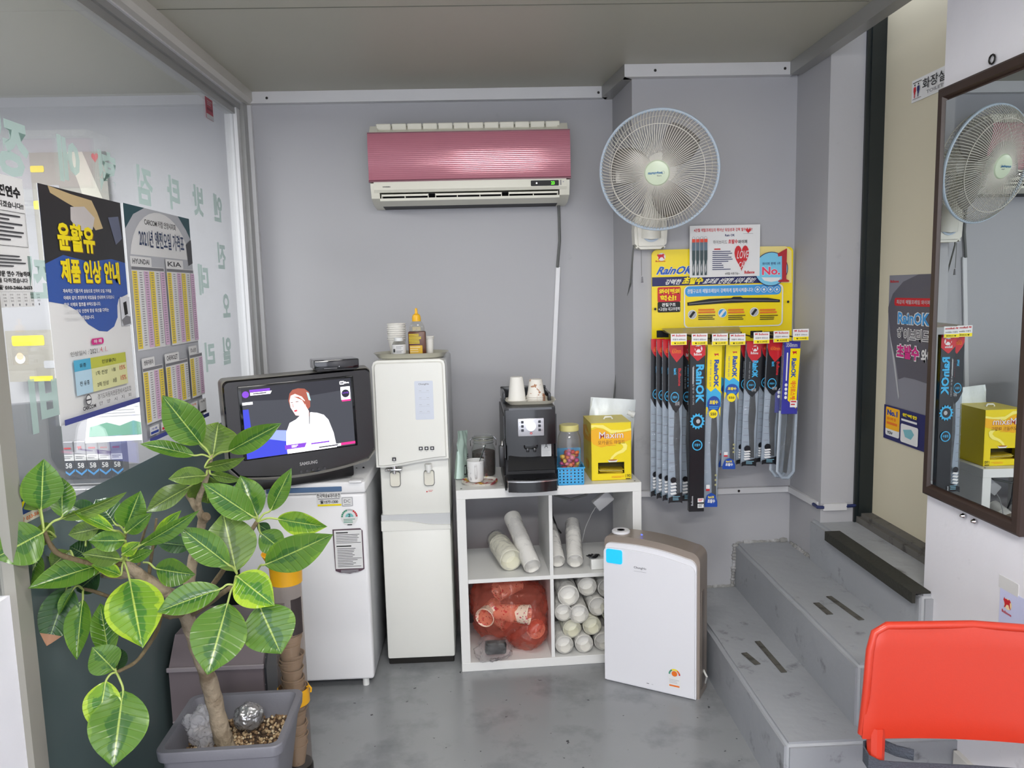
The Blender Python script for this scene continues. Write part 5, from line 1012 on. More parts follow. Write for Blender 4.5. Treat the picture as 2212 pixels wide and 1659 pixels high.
def column(i, kind, pxc, pyt, pyb, wpx, Yf, k, dxp, label_, price, price_px, tilt=0.0, Yt=None):
    """k packs one behind the other on a hook"""
    p0 = PY(pxc, pyt, Yf); p1 = PY(pxc, pyb, Yf); Wd = wpx*Yf/F*0.99; Ht = p0.z-p1.z
    hk = thing('display_hook', 'black hook and price tag ' + label_.split(' wiper')[0].replace('long', 'of the long').replace('short', 'of the short'), 'hook', (0, 0, 0)); zt = p0.z+0.018
    G().tube([(p0.x+.004, YB, zt+0.004), (p0.x, Yf-0.02, zt)], 0.003, 8).build('hook_rod', m_hook, hk)
    G().rbox(p0.x-0.022, p0.x+0.03, YB-0.006, YB-.001, zt-0.022, zt+0.008, 0.001, 1).build('hook_plate', m_hook, hk)
    Yt = Yt or Yf-0.03; a_ = PY(price_px[0], price_px[1], Yt); s_ = Yt/F
    G().box(a_.x, a_.x+35*s_, Yt-0.001, Yt+0.0002, a_.z-25*s_, a_.z).build('price_tag', WHT, hk, 0)
    G().box(a_.x+12*s_, a_.x+20*s_, Yt+0.0001, Yt+0.012, a_.z-3*s_, a_.z).build('tag_holder', m_hook, hk, 0)
    pr = Pr((a_.x, Yt-0.0012, a_.z), (1, 0, 0), (0, 0, -1), 35*s_, 25*s_); bull(pr, .06, .06, .2, .22, RED); pr.text('Bullsone', .32, .08, .92, .26, RED, .02); pr.text(price[0], .1, .42, .9, .58, K, .0); pr.rect(.02, .68, .98, .98, YEL); pr.text(price[1], .2, .74, .85, .92, K, .02); pr.build('tag_print', hk)
    for j in range(k-1, -1, -1):
        o_ = pack(kind, p0.x-dxp*j*Yf/F, p0.z, Yf+0.02+j*0.036, Wd, Ht, None, tilt)
        tag(o_, ('front %s' if j == 0 else ('%s, second on its hook' if j == 1 else ('%s, third on its hook' if j == 2 else '%s, fourth on its hook'))) % label_, 'wiper pack', 'packed wipers on the display hooks')
column(0, 'bull', 1462, 735, 1088, 32, 3.06, 4, 9, 'long black and red 650 wiper pack', ('초발수 650mm', '₩ 24,000원'), (1449, 721), 0.006)
column(1, 'black', 1489, 735, 1085, 30, 3.14, 1, 6, 'long black wiper pack hidden behind the black carton', ('초발수 600mm', '₩ 23,000원'), (1494, 721), 0.01, 3.0)
bc = PY(1507, 745, 3.02); b2 = PY(1507, 1105, 3.02)
o = pack('box', bc.x, bc.z, 3.03, 34*3.02/F, bc.z-b2.z, None, 0.004); tag(o, 'tall black wiper carton with large light blue lettering, hanging lowest of all', 'wiper pack', 'packed wipers on the display hooks')
column(2, 'yellow', 1546, 745, 1096, 33, 3.05, 2, 3, 'long yellow 550 wiper pack right of the black carton', ('초발수 550mm', '₩ 22,000원'), (1538, 721), 0.02)
column(3, 'yellow', 1586, 745, 1014, 33, 3.07, 3, 3, 'short yellow 500 wiper pack with blue foot', ('초발수 500mm', '₩ 22,000원'), (1576, 721), 0.03)
column(4, 'black', 1631, 738, 1008, 34, 3.07, 2, 6, 'short black wiper pack with upright light blue lettering', ('초발수 450mm', '₩ 21,000원'), (1628, 718), 0.035)
column(5, 'bull', 1677, 735, 1004, 34, 3.08, 2, 7, 'short black and red 400 wiper pack', ('초발수 400mm', '₩ 20,000원'), (1671, 715), 0.04)
column(6, 'tray', 1716, 738, 1038, 36, 3.04, 2, 8, 'short blue and yellow 350 wiper pack with clear tray', ('초발수 350mm', '₩ 19,000원'), (1713, 711), 0.03)
a_ = PY(1432, 712, 3.28); b_ = PY(1603, 722, 3.02)
HT = thing('header_tray', 'flat brown and gold printed strip over the left hooks', 'strip', (0, 0, 0))
g = G().add([(a_.x, 3.30, a_.z+.004), (PY(1600, 708, 3.28).x, 3.30, a_.z+.004), (b_.x, 3.035, b_.z+.006), (PY(1452, 722, 3.02).x, 3.035, b_.z+.006)], [(0, 1, 2, 3)])
o = g.build('strip_sheet', stain(mat('gold_print', (150, 142, 116), 0.3, var=.2, scale=12), (176, 84, 60), 9, .58, .62), HT, 0); md = o.modifiers.new('s', 'SOLIDIFY'); md.thickness = 0.002
# ================= right-hand side: signs, mirror, chair =================
m_post_g = mat('poster_slate', (128, 128, 138), 0.4, var=.04)
DP = thing('door_poster', 'grey wiper poster with blue foot on the beige door beside the mirror', 'poster', (0, 0, 0))
XD = 1.572; a_ = PX(1922, 595, XD); b_ = PX(1905, 940, XD); Lp = 0.36; Hp = a_.z-b_.z+.005
G().box(XD-.0005, XD+.001, a_.y-Lp, a_.y, a_.z-Hp, a_.z).build('sheet', m_post_g, DP, 0)
pr = Pr((XD-.0008, a_.y, a_.z), (0, -1, 0), (0, 0, -1), Lp, Hp, Lp, Hp)
m_dk = mat('poster_dark_slate', (86, 84, 94), .4, var=.03)
pr.poly([(0.0, .12), (.03, .07), (.10, .025), (.2, 0), (Lp, 0), (Lp, Hp*.62), (.2, Hp*.60), (.13, Hp*.60), (.09, Hp*.62), (.07, Hp*.53), (.03, Hp*.40), (0, Hp*.22)], m_dk)
pr.poly([(.02, Hp*.36), (.06, Hp*.5), (.10, Hp*.72), (.095, Hp*.74), (.05, Hp*.52), (.01, Hp*.33)], LGR)
pr.text('Bullsone', .01, .018, .07, .028, RED, .02); pr.rect(.045, .085, .30, .115, RED, .01); pr.text('최강의 메탈프레임 와이퍼', .06, .092, .28, .108, LGR, .02)
pr.text('RainOK', .072, .135, .285, .185, WHT, .08); pr.text('RainOK', .075, .138, .282, .182, LBL, .03); pr.text('하이브리드', .072, .195, .285, .245, WHT, .07); pr.text('하이브리드', .075, .198, .282, .242, m_dk, .01)
pr.text('초발수', .072, .255, .23, .315, WHT, .09); pr.text('초발수', .076, .259, .226, .311, PNK, .05); pr.text('와이퍼', .24, .265, .345, .315, WHT, .04)
pr.rect(0, Hp*.79, Lp, Hp, NAVY); pr.rect(.015, Hp*.80, .115, Hp*.975, WHT, .008); pr.rect(.015, Hp*.80, .115, Hp*.935, mat('ink_amber', (240, 176, 20), .5, var=0), .006); pr.text('No.1', .025, Hp*.815, .1, Hp*.85, BLU, .06); pr.text('와이퍼 중', .025, Hp*.86, .09, Hp*.88, ORG, .03); pr.rect(.025, Hp*.89, .1, Hp*.905, ORG); pr.text('TÜV', .03, Hp*.945, .07, Hp*.965, K, .03)
pr.text('완벽한', .135, Hp*.81, .235, Hp*.83, YEL, .04); pr.rect(.13, Hp*.845, .235, Hp*.857, WHT); pr.rect(.128, Hp*.875, .245, Hp*.985, WHT, .008); pr.poly([(.145, Hp*.91), (.2, Hp*.895), (.22, Hp*.92), (.2, Hp*.955), (.16, Hp*.95)], mat('ink_teal', (120, 180, 190), .5, var=0))
pr.build('poster_print', DP)
TS = thing('restroom_sign', 'white restroom sign with red and blue figures on the beige door', 'sign', (0, 0, 0))
a_ = PX(1971, 176, XD); b_ = PX(1971, 223, XD); Hs = a_.z-b_.z; Ls = 0.24
G().box(XD-.001, XD+.001, a_.y-Ls, a_.y, b_.z, a_.z).build('plate', WHT, TS, 0)
pr = Pr((XD-.0012, a_.y, a_.z), (0, -1, 0), (0, 0, -1), Ls, Hs, Ls/Hs, 1); pr.rect(.1, .12, .82, .15, K); pr.rect(.1, .86, .82, .88, K)
for x_, c_ in ((.28, RED), (.6, NAVY)):
    pr.disc(x_, .25, .045, K, 12); pr.rect(x_-.1, .33, x_+.1, .58, c_, .06); pr.rect(x_-.06, .55, x_+.06, .66, c_); pr.rect(x_-.045, .6, x_-.008, .82, c_); pr.rect(x_+.008, .6, x_+.045, .82, c_)
pr.text('화장실', .95, .15, 2.75, .62, K, .01); pr.text('TOILET', 1.3, .72, 2.6, .86, GRY, .01); pr.build('plate_print', TS)
# mirror on the white wall
MR = thing('wall_mirror', 'dark wooden framed mirror hanging on the white wall at the right edge', 'mirror', (0, 0, 0))
XW = 1.39; ym1, ym0, zm0, zm1 = 2.315, 1.875, 0.905, 2.125
m_mf = mat('dark_walnut', (52, 38, 32), 0.4, var=.15, scale=20)
def frpiece(p0, p1, v):   # mitred frame piece, v: outward direction
    g_ = G(); d = (Vector(p1)-Vector(p0)).normalized(); v = Vector(v); w_ = 0.05; L0, L1 = Vector(p0), Vector(p1); pts = []
    for e, s_ in ((L0, 1), (L1, -1)):
        for a_, b_ in ((0.0, 0.0), (0.024, 0.0), (0.028, 0.006), (0.028, 0.026), (0.016, 0.034), (0.014, w_), (0.0, w_)):
            pts.append(e+d*s_*b_-v*b_+Vector((-a_, 0, 0)))
    k_ = 7; fs = [tuple(range(k_)), tuple(range(2*k_-1, k_-1, -1))]+[(i, (i+1) % k_, (i+1) % k_+k_, i+k_) for i in range(k_)]
    return g_.add(pts, fs)
for p0, p1, v in (((XW, ym1, zm1), (XW, ym0, zm1), (0, 0, 1)), ((XW, ym0, zm0), (XW, ym1, zm0), (0, 0, -1)), ((XW, ym1, zm0), (XW, ym1, zm1), (0, 1, 0)), ((XW, ym0, zm1), (XW, ym0, zm0), (0, -1, 0))):
    frpiece(p0, p1, v).build('frame_piece', m_mf, MR, 20)
G().box(-.0025, .0025, -(ym1-ym0)/2+.04, (ym1-ym0)/2-.04, zm0+.04, zm1-.04, None, Tm((XW-.019, (ym0+ym1)/2, 0), math.radians(0.6))).build('mirror_glass', mat('mirror_silver', (226, 232, 232), 0.0, 1.0, var=0), MR, 0)
q = PX(2143, 128, XW-.006); G().tube([q+Vector((0, .012*math.cos(t), .012*math.sin(t))) for t in [k_*.6 for k_ in range(11)]], 0.0025, 6, None, True).build('hanging_ring', DKM, MR)
for px, py in ((2083, 1114), (2107, 1126)):
    q = PX(px, py, XW-.004); o = G().lathe([(0.007, 0), (0.008, 0.004), (0.004, 0.012), (0.0001, 0.013)], 14, None, Matrix.Rotation(-math.pi/2, 4, 'Y')).build('support_hook', CHR, MR); o.location = q
LP = thing('lavender_notice', 'pale lavender notice with a red bull emblem on the white wall', 'notice', (0, 0, 0))
q = PX(2162, 1265, XW); G().box(XW-.0012, XW, q.y-.21, q.y, .46, q.z).build('sheet', mat('lavender_paper', (196, 200, 232), .5), LP, 0)
G().box(XW-.0018, XW, q.y-.07, q.y+.006, q.z-.005, q.z+.03).box(XW-.0019, XW, q.y-.16, q.y-.11, q.z-.005, q.z+.03).build('tape_strip', mat('clear_tape', (206, 206, 206), .3), LP, 0)['kind'] = 'stuff'
pr = Pr((XW-.0014, q.y, q.z), (0, -1, 0), (0, 0, -1), .21, .30, .21, .30); bull(pr, .016, .02, .03, .035, RED, mat('ink_peach', (238, 214, 170), .5, var=0)); pr.text('Bullsone', .012, .06, .05, .068, RED, .02); pr.text('서비스', .045, .10, .15, .13, mat('ink_wine', (150, 60, 90), .5, var=0), .0); pr.build('notice_print', LP)
# marble tiles at the foot of the white wall
m_mar = stain(mat('veined_marble', (206, 204, 198), 0.25, var=.05, scale=4), (150, 138, 128), 5, .56, .66)
BS = thing('baseboard_right', 'pale veined marble tiles along the foot of the white wall', None, (0, 0, 0), kind='structure')
y_ = 2.118
for i in range(8):
    G().rbox(1.374, 1.3905, y_-.30, y_-.003, 0, .165, .001, 1).build('tile', m_mar, BS); y_ -= .30
# orange chair
q = PZ(1860, 1372, .76)
CA = thing('plastic_chair', 'bright orange plastic chair with a grey strap round its back posts', 'chair', (1.118, 1.655, 0), math.radians(-10))
m_or = mat('orange_plastic', (186, 52, 32), 0.32, var=.03, bump=.03, bscale=300)
def backrest():
    bm_ = bmesh.new(); nx, nz = 26, 10; W2, z0, z1 = 0.25, 0.495, 0.768; grid = []
    for s_ in (-1, 1):
        gr = []
        for j in range(nz+1):
            row = []
            for i in range(nx+1):
                u = -1+2*i/nx; v = j/nz; wv_ = W2*(0.94+0.06*(1-v)); x = u*wv_; z = z0+(z1-z0)*v
                if j == nz: z += 0
                cur = 0.022*(1-u*u)*1.0
                edge = min(1, (1-abs(u))/0.07, v/0.08+.4, (1-v)/0.08)
                th = 0.012*max(0.25, edge)**.5
                y = cur+0.05*(1-v)*-0.3+s_*th
                # rounded top corners
                if v > .75 and abs(u) > .8:
                    cu = (abs(u)-.8)/.2; cv = (v-.75)/.25; r_ = math.hypot(cu, cv)
                    if r_ > 1: k_ = 1/r_; x = math.copysign((.8+.2*cu*k_)*wv_, u); z = z0+(z1-z0)*(.75+.25*cv*k_)
                row.append(bm_.verts.new((x, y, z)))
            gr.append(row)
        grid.append(gr)
    for s_, gr in enumerate(grid):
        for j in range(nz):
            for i in range(nx):
                f = (gr[j][i], gr[j][i+1], gr[j+1][i+1], gr[j+1][i]); bm_.faces.new(f if s_ == 0 else f[::-1])
    a, b_ = grid
    for i in range(nx): bm_.faces.new((a[0][i], b_[0][i], b_[0][i+1], a[0][i+1])); bm_.faces.new((a[nz][i], a[nz][i+1], b_[nz][i+1], b_[nz][i]))
    for j in range(nz): bm_.faces.new((a[j][0], a[j+1][0], b_[j+1][0], b_[j][0])); bm_.faces.new((a[j][nx], b_[j][nx], b_[j+1][nx], a[j+1][nx]))
    return G().bm(bm_)
backrest().build('backrest', m_or, CA, 50)
# raised rim around the side and top of the backrest
rim = [(-0.247, -0.006, 0.50), (-0.241, -0.012, 0.61), (-0.234, -0.006, 0.71), (-0.223, 0.0, 0.750), (-0.195, 0.006, 0.766), (0, 0.024, 0.768), (0.195, 0.006, 0.766), (0.223, 0.0, 0.750), (0.234, -0.006, 0.71), (0.241, -0.012, 0.61), (0.247, -0.006, 0.50)]
G().tube(rim, 0.0095, 12).build('rim', m_or, CA, 60)
for sx in (-1, 1):
    G().tube([(sx*.215, -0.004, 0.52), (sx*.217, -0.012, 0.45), (sx*.22, -0.03, 0.38), (sx*.225, 0.08, 0.0)], [.021, .02, .018, .013], 10).build('leg', m_or, CA)
    G().tube([(sx*.195, -0.42, 0.37), (sx*.215, -0.46, 0.0)], [.017, .012], 10).build('leg', m_or, CA)
G().rbox(-.205, .205, -.45, -.045, .36, .383, .012, 3).build('seat', m_or, CA)
m_str = mat('slate_webbing', (66, 72, 82), .8, bump=.5, bscale=260)
def strap(pts, w_=0.036, t=0.002):
    g_ = G(); P_ = [Vector(p) for p in pts]; vs = []
    for i, p in enumerate(P_):
        tt = (P_[min(i+1, len(P_)-1)]-P_[max(i-1, 0)]).normalized(); n2 = tt.cross(Vector((0, 0, 1))).normalized()
        for a_, b_ in ((-1, -1), (1, -1), (1, 1), (-1, 1)): vs.append(p+n2*a_*t+Vector((0, 0, b_*w_/2)))
    fs = []
    for i in range(len(P_)-1):
        for k_ in range(4): fs.append((i*4+k_, i*4+(k_+1) % 4, i*4+4+(k_+1) % 4, i*4+4+k_))
    fs += [(3, 2, 1, 0), tuple((len(P_)-1)*4+k_ for k_ in range(4))]
    return g_.add(vs, fs)
SR = thing('luggage_strap', 'dark grey webbing strap looped around the orange chair posts', 'strap', (1.118, 1.655, 0), math.radians(-10))
strap([(-.19, .016, .452), (-.215, .018, .454), (-.238, .005, .456), (-.243, -.012, .452), (-.238, -.034, .445), (-.215, -.038, .436), (-.18, -.034, .432), (0, -.02, .425), (.19, -.034, .43), (.23, -.03, .43)]).build('webbing', m_str, SR, 40)
strap([(-.195, .016, .462), (-.165, .0, .457), (-.13, -.01, .455)], .026, .003).build('strap_end', m_str, SR, 40)
# ================= posters and letters on the glass =================
def gposter(nm, label, tl_, w_, h_, m_=WHT, curl=0):
    t_ = thing(nm, label, 'poster', (0, 0, 0))
    G().box(-1.0695, -1.0685, tl_.y, tl_.y+w_, tl_.z-h_, tl_.z).build('sheet', m_, t_, 0)
    return t_
XP = -1.0683
a_ = PX(80, 395, XP); b_ = PX(257, 434, XP); h2 = a_.z-PX(133, 920, XP).z; w2_ = b_.y-a_.y+.004
P2 = gposter('lubricant_poster', 'blue and white price notice poster with yellow lettering on the glass', a_, w2_, h2)
pr = Pr((XP, a_.y, a_.z), (0, 1, 0), (0, 0, -1), w2_, h2, 1, 1.42)
m_pbl = mat('poster_blue', (44, 82, 160), .4, var=.03); m_pdk = mat('poster_dark_photo', (34, 33, 36), .4, var=.3, scale=14)
pr.poly([(0, 0), (1, 0), (1, .64), (.93, .655), (.86, .67), (.83, .72), (.82, .80), (.76, .86), (.66, .89), (.55, .88), (.42, .83), (.3, .74), (.18, .70), (0, .68)], m_pbl)
pr.poly([(0, 0), (1, 0), (1, .42), (.8, .40), (.5, .43), (.2, .40), (0, .46)], m_pdk)
pr.poly([(.1, 0), (.35, .02), (.6, .03), (.66, .10), (.72, .2), (.62, .22), (.5, .12), (.3, .08), (.12, .04)], mat('poster_tan', (196, 172, 128), .4, var=.1)); pr.poly([(.33, .1), (.5, .08), (.62, .14), (.58, .22), (.4, .24), (.32, .18)], mat('poster_glove', (196, 190, 188), .5, var=.1)); pr.poly([(.8, .12), (.95, .1), (.98, .25), (.88, .3)], mat('poster_grey_blue', (96, 102, 124), .5, var=.2))
pr.text('윤활유', .155, .205, .60, .38, mat('poster_shadow', (130, 90, 20), .5, var=0), .05); pr.text('윤활유', .15, .2, .59, .375, YEL, .035)
pr.text('제품 인상 안내', .155, .425, .90, .575, mat('poster_shadow', (130, 90, 20), .5, var=0), .05); pr.text('제품 인상 안내', .15, .42, .89, .57, YEL, .035)
for i, t_ in enumerate(('계속적인 기름가격 상승으로 인하여 오일 가격을', '아래와 같이 조정하게 되었음을 안내하여 드리오니', '많은 이해와 협조를 부탁드립니다.', '더욱더 고객의 안전에 항상 최선을 다하는', '안양시지회가 되겠습니다.')):
    pr.text(t_, .15, .605+i*.042, .15+(.60, .63, .44, .54, .34)[i], .63+i*.042, WHT, .02)
pr.rect(.86, .66, 1.0, .86, mat('poster_pale', (206, 208, 214), .5, var=.03)); pr.poly([(.90, .70), (.95, .69), (.96, .78), (.91, .79)], K); pr.poly([(.86, .82), (.93, .79), (.99, .80), (.99, .85), (.88, .86)], GRY)
pr.rect(.42, .925, .58, .965, PNK, .02); pr.text('아 래', .45, .932, .55, .957, WHT, .03); pr.text('인상일시 :', .16, .99, .37, 1.02, K, .0); pr.text('2021.', .39, .99, .5, 1.02, K, .0); pr.text('4. 1.', .52, .985, .61, 1.018, RED, .0)
pr.rect(.18, 1.045, .38, 1.115, mat('cell_cyan', (80, 170, 205), .5, var=0)); pr.rect(.38, 1.045, .86, 1.115, mat('cell_lime', (186, 190, 70), .5, var=0)); pr.rect(.18, 1.115, .38, 1.265, mat('cell_pale_blue', (178, 208, 226), .5, var=0)); pr.rect(.38, 1.115, .86, 1.265, mat('cell_pale_lime', (216, 216, 160), .5, var=0))
pr.text('유종', .24, 1.07, .32, 1.095, K); pr.text('인상율(%)', .52, 1.068, .71, 1.098, K); pr.text('전 유종', .225, 1.18, .34, 1.21, K); pr.text('1차 인상', .43, 1.135, .58, 1.165, K); pr.text('1월', .64, 1.135, .69, 1.16, K); pr.text('15%', .75, 1.13, .83, 1.16, RED); pr.text('2차 인상', .43, 1.21, .58, 1.24, K); pr.text('3월', .64, 1.205, .69, 1.235, K); pr.text('15%', .75, 1.2, .83, 1.232, RED)
pr.disc(.30, 1.305, .035, DGR, 20); pr.disc(.30, 1.305, .028, WHT, 20); pr.rect(.265, 1.30, .335, 1.31, DGR); pr.text('CARCOM', .22, 1.34, .38, 1.365, K, .03); pr.text('경기도자동차전문정비사업조합', .41, 1.285, .88, 1.32, K, .0); pr.text('안   양   시   지   회', .42, 1.335, .87, 1.36, K, .0)
pr.rect(0, 1.385, 1, 1.42, mat('poster_indigo', (58, 66, 140), .5, var=0)); pr.build('poster_print', P2)
a_ = PX(265, 438, XP); w3 = PX(407, 468, XP).y-a_.y; h3 = a_.z-PX(318, 953, XP).z
P3 = gposter('price_list_poster', 'engine oil price list poster with yellow and pink columns on the glass', a_, w3, h3)
pr = Pr((XP, a_.y, a_.z), (0, 1, 0), (0, 0, -1), w3, h3, 1, 1.36)
m_pg = mat('poster_light_grey', (180, 182, 188), .5, var=.03)
pr.rect(0, 0, 1, 1.36, m_pg); pr.poly([(0, 0), (.28, 0), (.12, .05), (0, .14)], mat('poster_teal', (30, 74, 82), .5, var=.2)); pr.poly([(.8, 0), (1, 0), (1, .14), (.93, .08)], mat('poster_teal', (30, 74, 82), .5, var=.2)); pr.disc(.5, .34, .47, WHT, 36, .33)
pr.rect(0, .28, 1, 1.36, m_pg); pr.text('CARCOM 카컴 안양시지회', .26, .06, .74, .10, K, .01); pr.text('2021년 엔진오일 가격표', .16, .12, .87, .235, WHT, .06); pr.text('2021년 엔진오일 가격표', .165, .125, .865, .23, mat('poster_navy', (26, 50, 90), .5, var=0), .02); pr.poly([(.9, .18), (1, .14), (1, .3), (.92, .32)], DGR)
def table(x0, y0, x1, y1, n, seed, head):
    pr.rect(x0, y0-.055, x0+(x1-x0)*.62, y0, WHT, .008); pr.text(head, x0+.03, y0-.042, x0+(x1-x0)*.55, y0-.012, DGR, .02); pr.rect(x0, y0, x1, y1, WHT); pr.rect(x0+.005, y0+.004, x1-.005, y0+.022, GRY)
    r = random.Random(seed); cw = (x1-x0)/n
    for i in range(n):
        c1 = (mat('column_yellow', (232, 206, 70), .5, var=0), None, mat('column_pink', (214, 178, 206), .5, var=0))[i % 3]
        if c1: pr.rect(x0+cw*i+cw*.1, y0+.028, x0+cw*(i+1)-cw*.05, y1-.01, c1)
        pr.k += 1
        yy_ = y0+.035
        while yy_ < y1-.02: pr.poly([(x0+cw*(i+.3), yy_), (x0+cw*(i+.75), yy_), (x0+cw*(i+.75), yy_+.004), (x0+cw*(i+.3), yy_+.004)], GRY, False); yy_ += .014
table(.02, .345, .49, .83, 6, 1, 'HYUNDAI'); table(.51, .345, .98, .83, 6, 2, 'KIA'); table(.03, .93, .32, 1.26, 4, 3, '쌍용자동차'); table(.35, .93, .72, 1.2, 5, 4, 'CHEVROLET'); table(.74, .91, .98, 1.2, 3, 5, '르노삼성')
for i, c1 in enumerate((BLU, RED, PNK, GRN, ORG, K)): pr.rect(.03+i*.16, 1.275 if i < 2 else 1.225, .16+i*.16, 1.325, WHT); pr.text('가격', .05+i*.16, 1.285 if i < 2 else 1.235, .13+i*.16, 1.3 if i < 2 else 1.25, c1, .02); pr.rect(.04+i*.16, 1.305, .15+i*.16, 1.32, c1)
pr.rect(0, 1.335, 1, 1.36, mat('poster_indigo', (58, 66, 140), .5, var=0)); pr.build('poster_print', P3)
a_ = PX(48, 387, XP); h1 = a_.z-PX(78, 662, XP).z; w1 = 0.22
P1 = gposter('driving_lesson_flyer', 'white flyer with black lettering and tear-off strips on the glass', Vector((XP, a_.y-w1, a_.z)), w1, h1)
pr = Pr((XP, a_.y-w1, a_.z), (0, 1, 0), (0, 0, -1), w1, h1, w1, h1)
for t_, x0, y0, x1, y1, b1 in (('운전연수', .09, .022, .205, .048, .05), ('책임지겠습니다!!', .08, .058, .212, .072, .02), ('연수문 및 방문 연수 가능하며', .02, .215, .212, .228, .03), ('운전 교육을 다하겠습니다', .02, .231, .2, .242, .02), ('연수관 ☎ 010-2466-3653', .03, .247, .214, .258, .03)): pr.text(t_, x0, y0, x1, y1, K, b1)
pr.rect(.02, .08, .213, .081, K); pr.rect(.02, .158, .213, .159, K); pr.rect(.2125, .08, .2135, .158, K); pr.lines(.06, .088, .205, .152, 7, DGR, .4, .4, 8); pr.lines(.04, .180, .205, .21, 4, DGR, .4, .4, 9)
pr.rect(.0, .262, .22, .2625, K)
for i in range(9): pr.rect(.012+i*.024, .262, .0125+i*.024, h1, LGR); pr.text('010', .016+i*.024, .267, .028+i*.024, .271, K); pr.text('246', .016+i*.024, .274, .028+i*.024, .278, K); pr.text('365', .016+i*.024, .281, .028+i*.024, .285, K); pr.disc(.022+i*.024, .292, .003, GRY, 10)
pr.build('flyer_print', P1)
q = PX(443, 207, XP); T_ = thing('safety_sticker', 'small red and white sticker at the top corner of the glass', 'sticker', (0, 0, 0)); w_ = PX(459, 222, XP).y-q.y; h_ = q.z-PX(441, 250, XP).z
G().box(-1.0694, -1.0686, q.y, q.y+w_, q.z-h_, q.z).build('sticker_sheet', mat('sticker_crimson', (150, 48, 66), .45), T_, 0); pr = Pr((XP, q.y, q.z), (0, 1, 0), (0, 0, -1), w_, h_); pr.rect(0, .78, 1, 1, LGR); pr.lines(.15, .15, .85, .4, 3, LGR, .3); pr.rect(.1, .48, .9, .6, mat('sticker_dark', (110, 20, 44), .5, var=0)); pr.build('sticker_print', T_)
m_let = clear('frosted_letter_vinyl', (0.80, 0.90, 0.87), 0.68, (0.34, 0.44, 0.41), 0.3, .6)
def letter(ch, cx, cy, hpx, label):
    c_ = PX(cx, cy, XP); top_ = PX(cx, cy-hpx/2, XP); bot_ = PX(cx, cy+hpx/2, XP); h_ = top_.z-bot_.z; w_ = h_*0.92
    vs, fs = glyphs(ch, .035); g_ = G(); 
    pts = [(XP, c_.y+w_/2-a*w_, bot_.z+b*h_) for a, b in vs]; g_.add(pts, fs)
    o_ = g_.build('window_letter', m_let, None, 0); tag(o_, label, 'letter', 'mirrored vinyl letters on the glass'); return o_
for ch, cx, cy, hp, lb in (('엔', 471, 450, 58, 'mirrored letter en at the top of the last column by the jamb'), ('진', 479, 553, 56, 'mirrored letter jin second down in the last column'), ('오', 489, 660, 52, 'mirrored letter o third down in the last column'), ('일', 491, 757, 60, 'mirrored letter il at the foot of the last column'),
    ('밧', 428, 434, 66, 'mirrored letter bat at the top of the second last column'), ('데', 440, 604, 66, 'mirrored letter de beside the price list poster'), ('리', 454, 770, 64, 'mirrored letter ri low between price list and television'), ('타', 375, 417, 72, 'mirrored letter ta above the price list poster right side'), ('검', 314, 402, 82, 'mirrored letter geom above the price list poster left corner'),
    ('휠', 234, 375, 92, 'mirrored letter hwil above the right corner of the blue poster'), ('에', 150, 347, 96, 'mirrored letter e above the middle of the blue poster'), ('정', 28, 318, 128, 'large mirrored letter jeong at the left picture edge'), ('비', 97, 872, 118, 'large mirrored letter bi left of the blue poster foot'), ('전', 86, 600, 90, 'mirrored letter mostly hidden between flyer and blue poster')):
    letter(ch, cx, cy, hp, lb)
q = PX(20, 1070, XP); BP = thing('blue_service_poster', 'blue poster with a yellow figure low on the glass behind the plant', 'poster', (0, 0, 0)); pts = [(PX(x, y, XP)) for x, y in ((14, 1050), (64, 1028), (85, 1110), (30, 1143))]
zt_, zb_ = pts[0].z-.01, PX(30, 1143, XP).z; y0_, y1_ = 1.732, pts[2].y+.01
G().box(-1.0694, -1.0686, y0_, y1_, zb_, zt_).build('sheet', mat('poster_royal_blue', (20, 60, 140), .4), BP, 0)
pr = Pr((XP, y0_, zt_), (0, 1, 0), (0, 0, -1), y1_-y0_, zt_-zb_); pr.rect(0, .76, 1, 1, mat('poster_cream', (214, 206, 190), .5, var=0)); pr.text('☎ 033-560', .15, .82, .95, .95, ORG, .03); pr.poly([(.0, .25), (.15, .3), (.18, .5), (.35, .42), (.42, .46), (.2, .72), (0, .78)], YEL); pr.poly([(.05, .4), (.15, .42), (.16, .6), (.05, .62)], WHT); pr.build('poster_print', BP)
# ================= the room behind the glass =================
def bput(px, py, Y): return PY(px, py, Y)
def banner(nm, label, x0, y0, x1, y1, Y, m_, parts_):
    a, b = PY(x0, y0, Y), PY(x1, y1, Y); t_ = thing(nm, label, 'notice', (0, 0, 0)); G().box(a.x, b.x, Y, Y+.004, b.z, a.z).build('sheet', m_, t_, 0)
    pr = Pr((a.x, Y-.0004, a.z), (1, 0, 0), (0, 0, -1), b.x-a.x, a.z-b.z); parts_(pr); pr.build('notice_print', t_)
m_bn = mat('notice_grey_beige', (148, 144, 134), .5, var=.04)
def f1(pr):
    pr.poly([(.5, 0), (.7, 0), (1, .6), (1, .9), (.8, .8), (.62, .3)], mat('notice_cream', (206, 202, 186), .5, var=.03)); pr.poly(heart(.86, .06, .09, .09), RED); pr.rect(0, .12, .18, .18, YEL, .02); pr.rect(.2, .3, .36, .36, LGR, .02); pr.rect(.0, .44, .22, .52, YEL, .02); pr.rect(.93, 0, 1, .12, DGR)
banner('customer_notice', 'grey and cream notice with yellow bubbles on the wall behind the glass', 62, 330, 247, 560, 3.66, m_bn, f1)
def f2(pr):
    pr.rect(.12, .1, .75, .3, YEL, .04); pr.disc(.25, .55, .1, WHT, 16); pr.disc(.25, .5, .07, mat('face_peach', (226, 190, 160), .5, var=0), 14); pr.rect(.7, .6, 1, .75, LGR, .03); pr.rect(.4, .9, .85, 1, YEL)
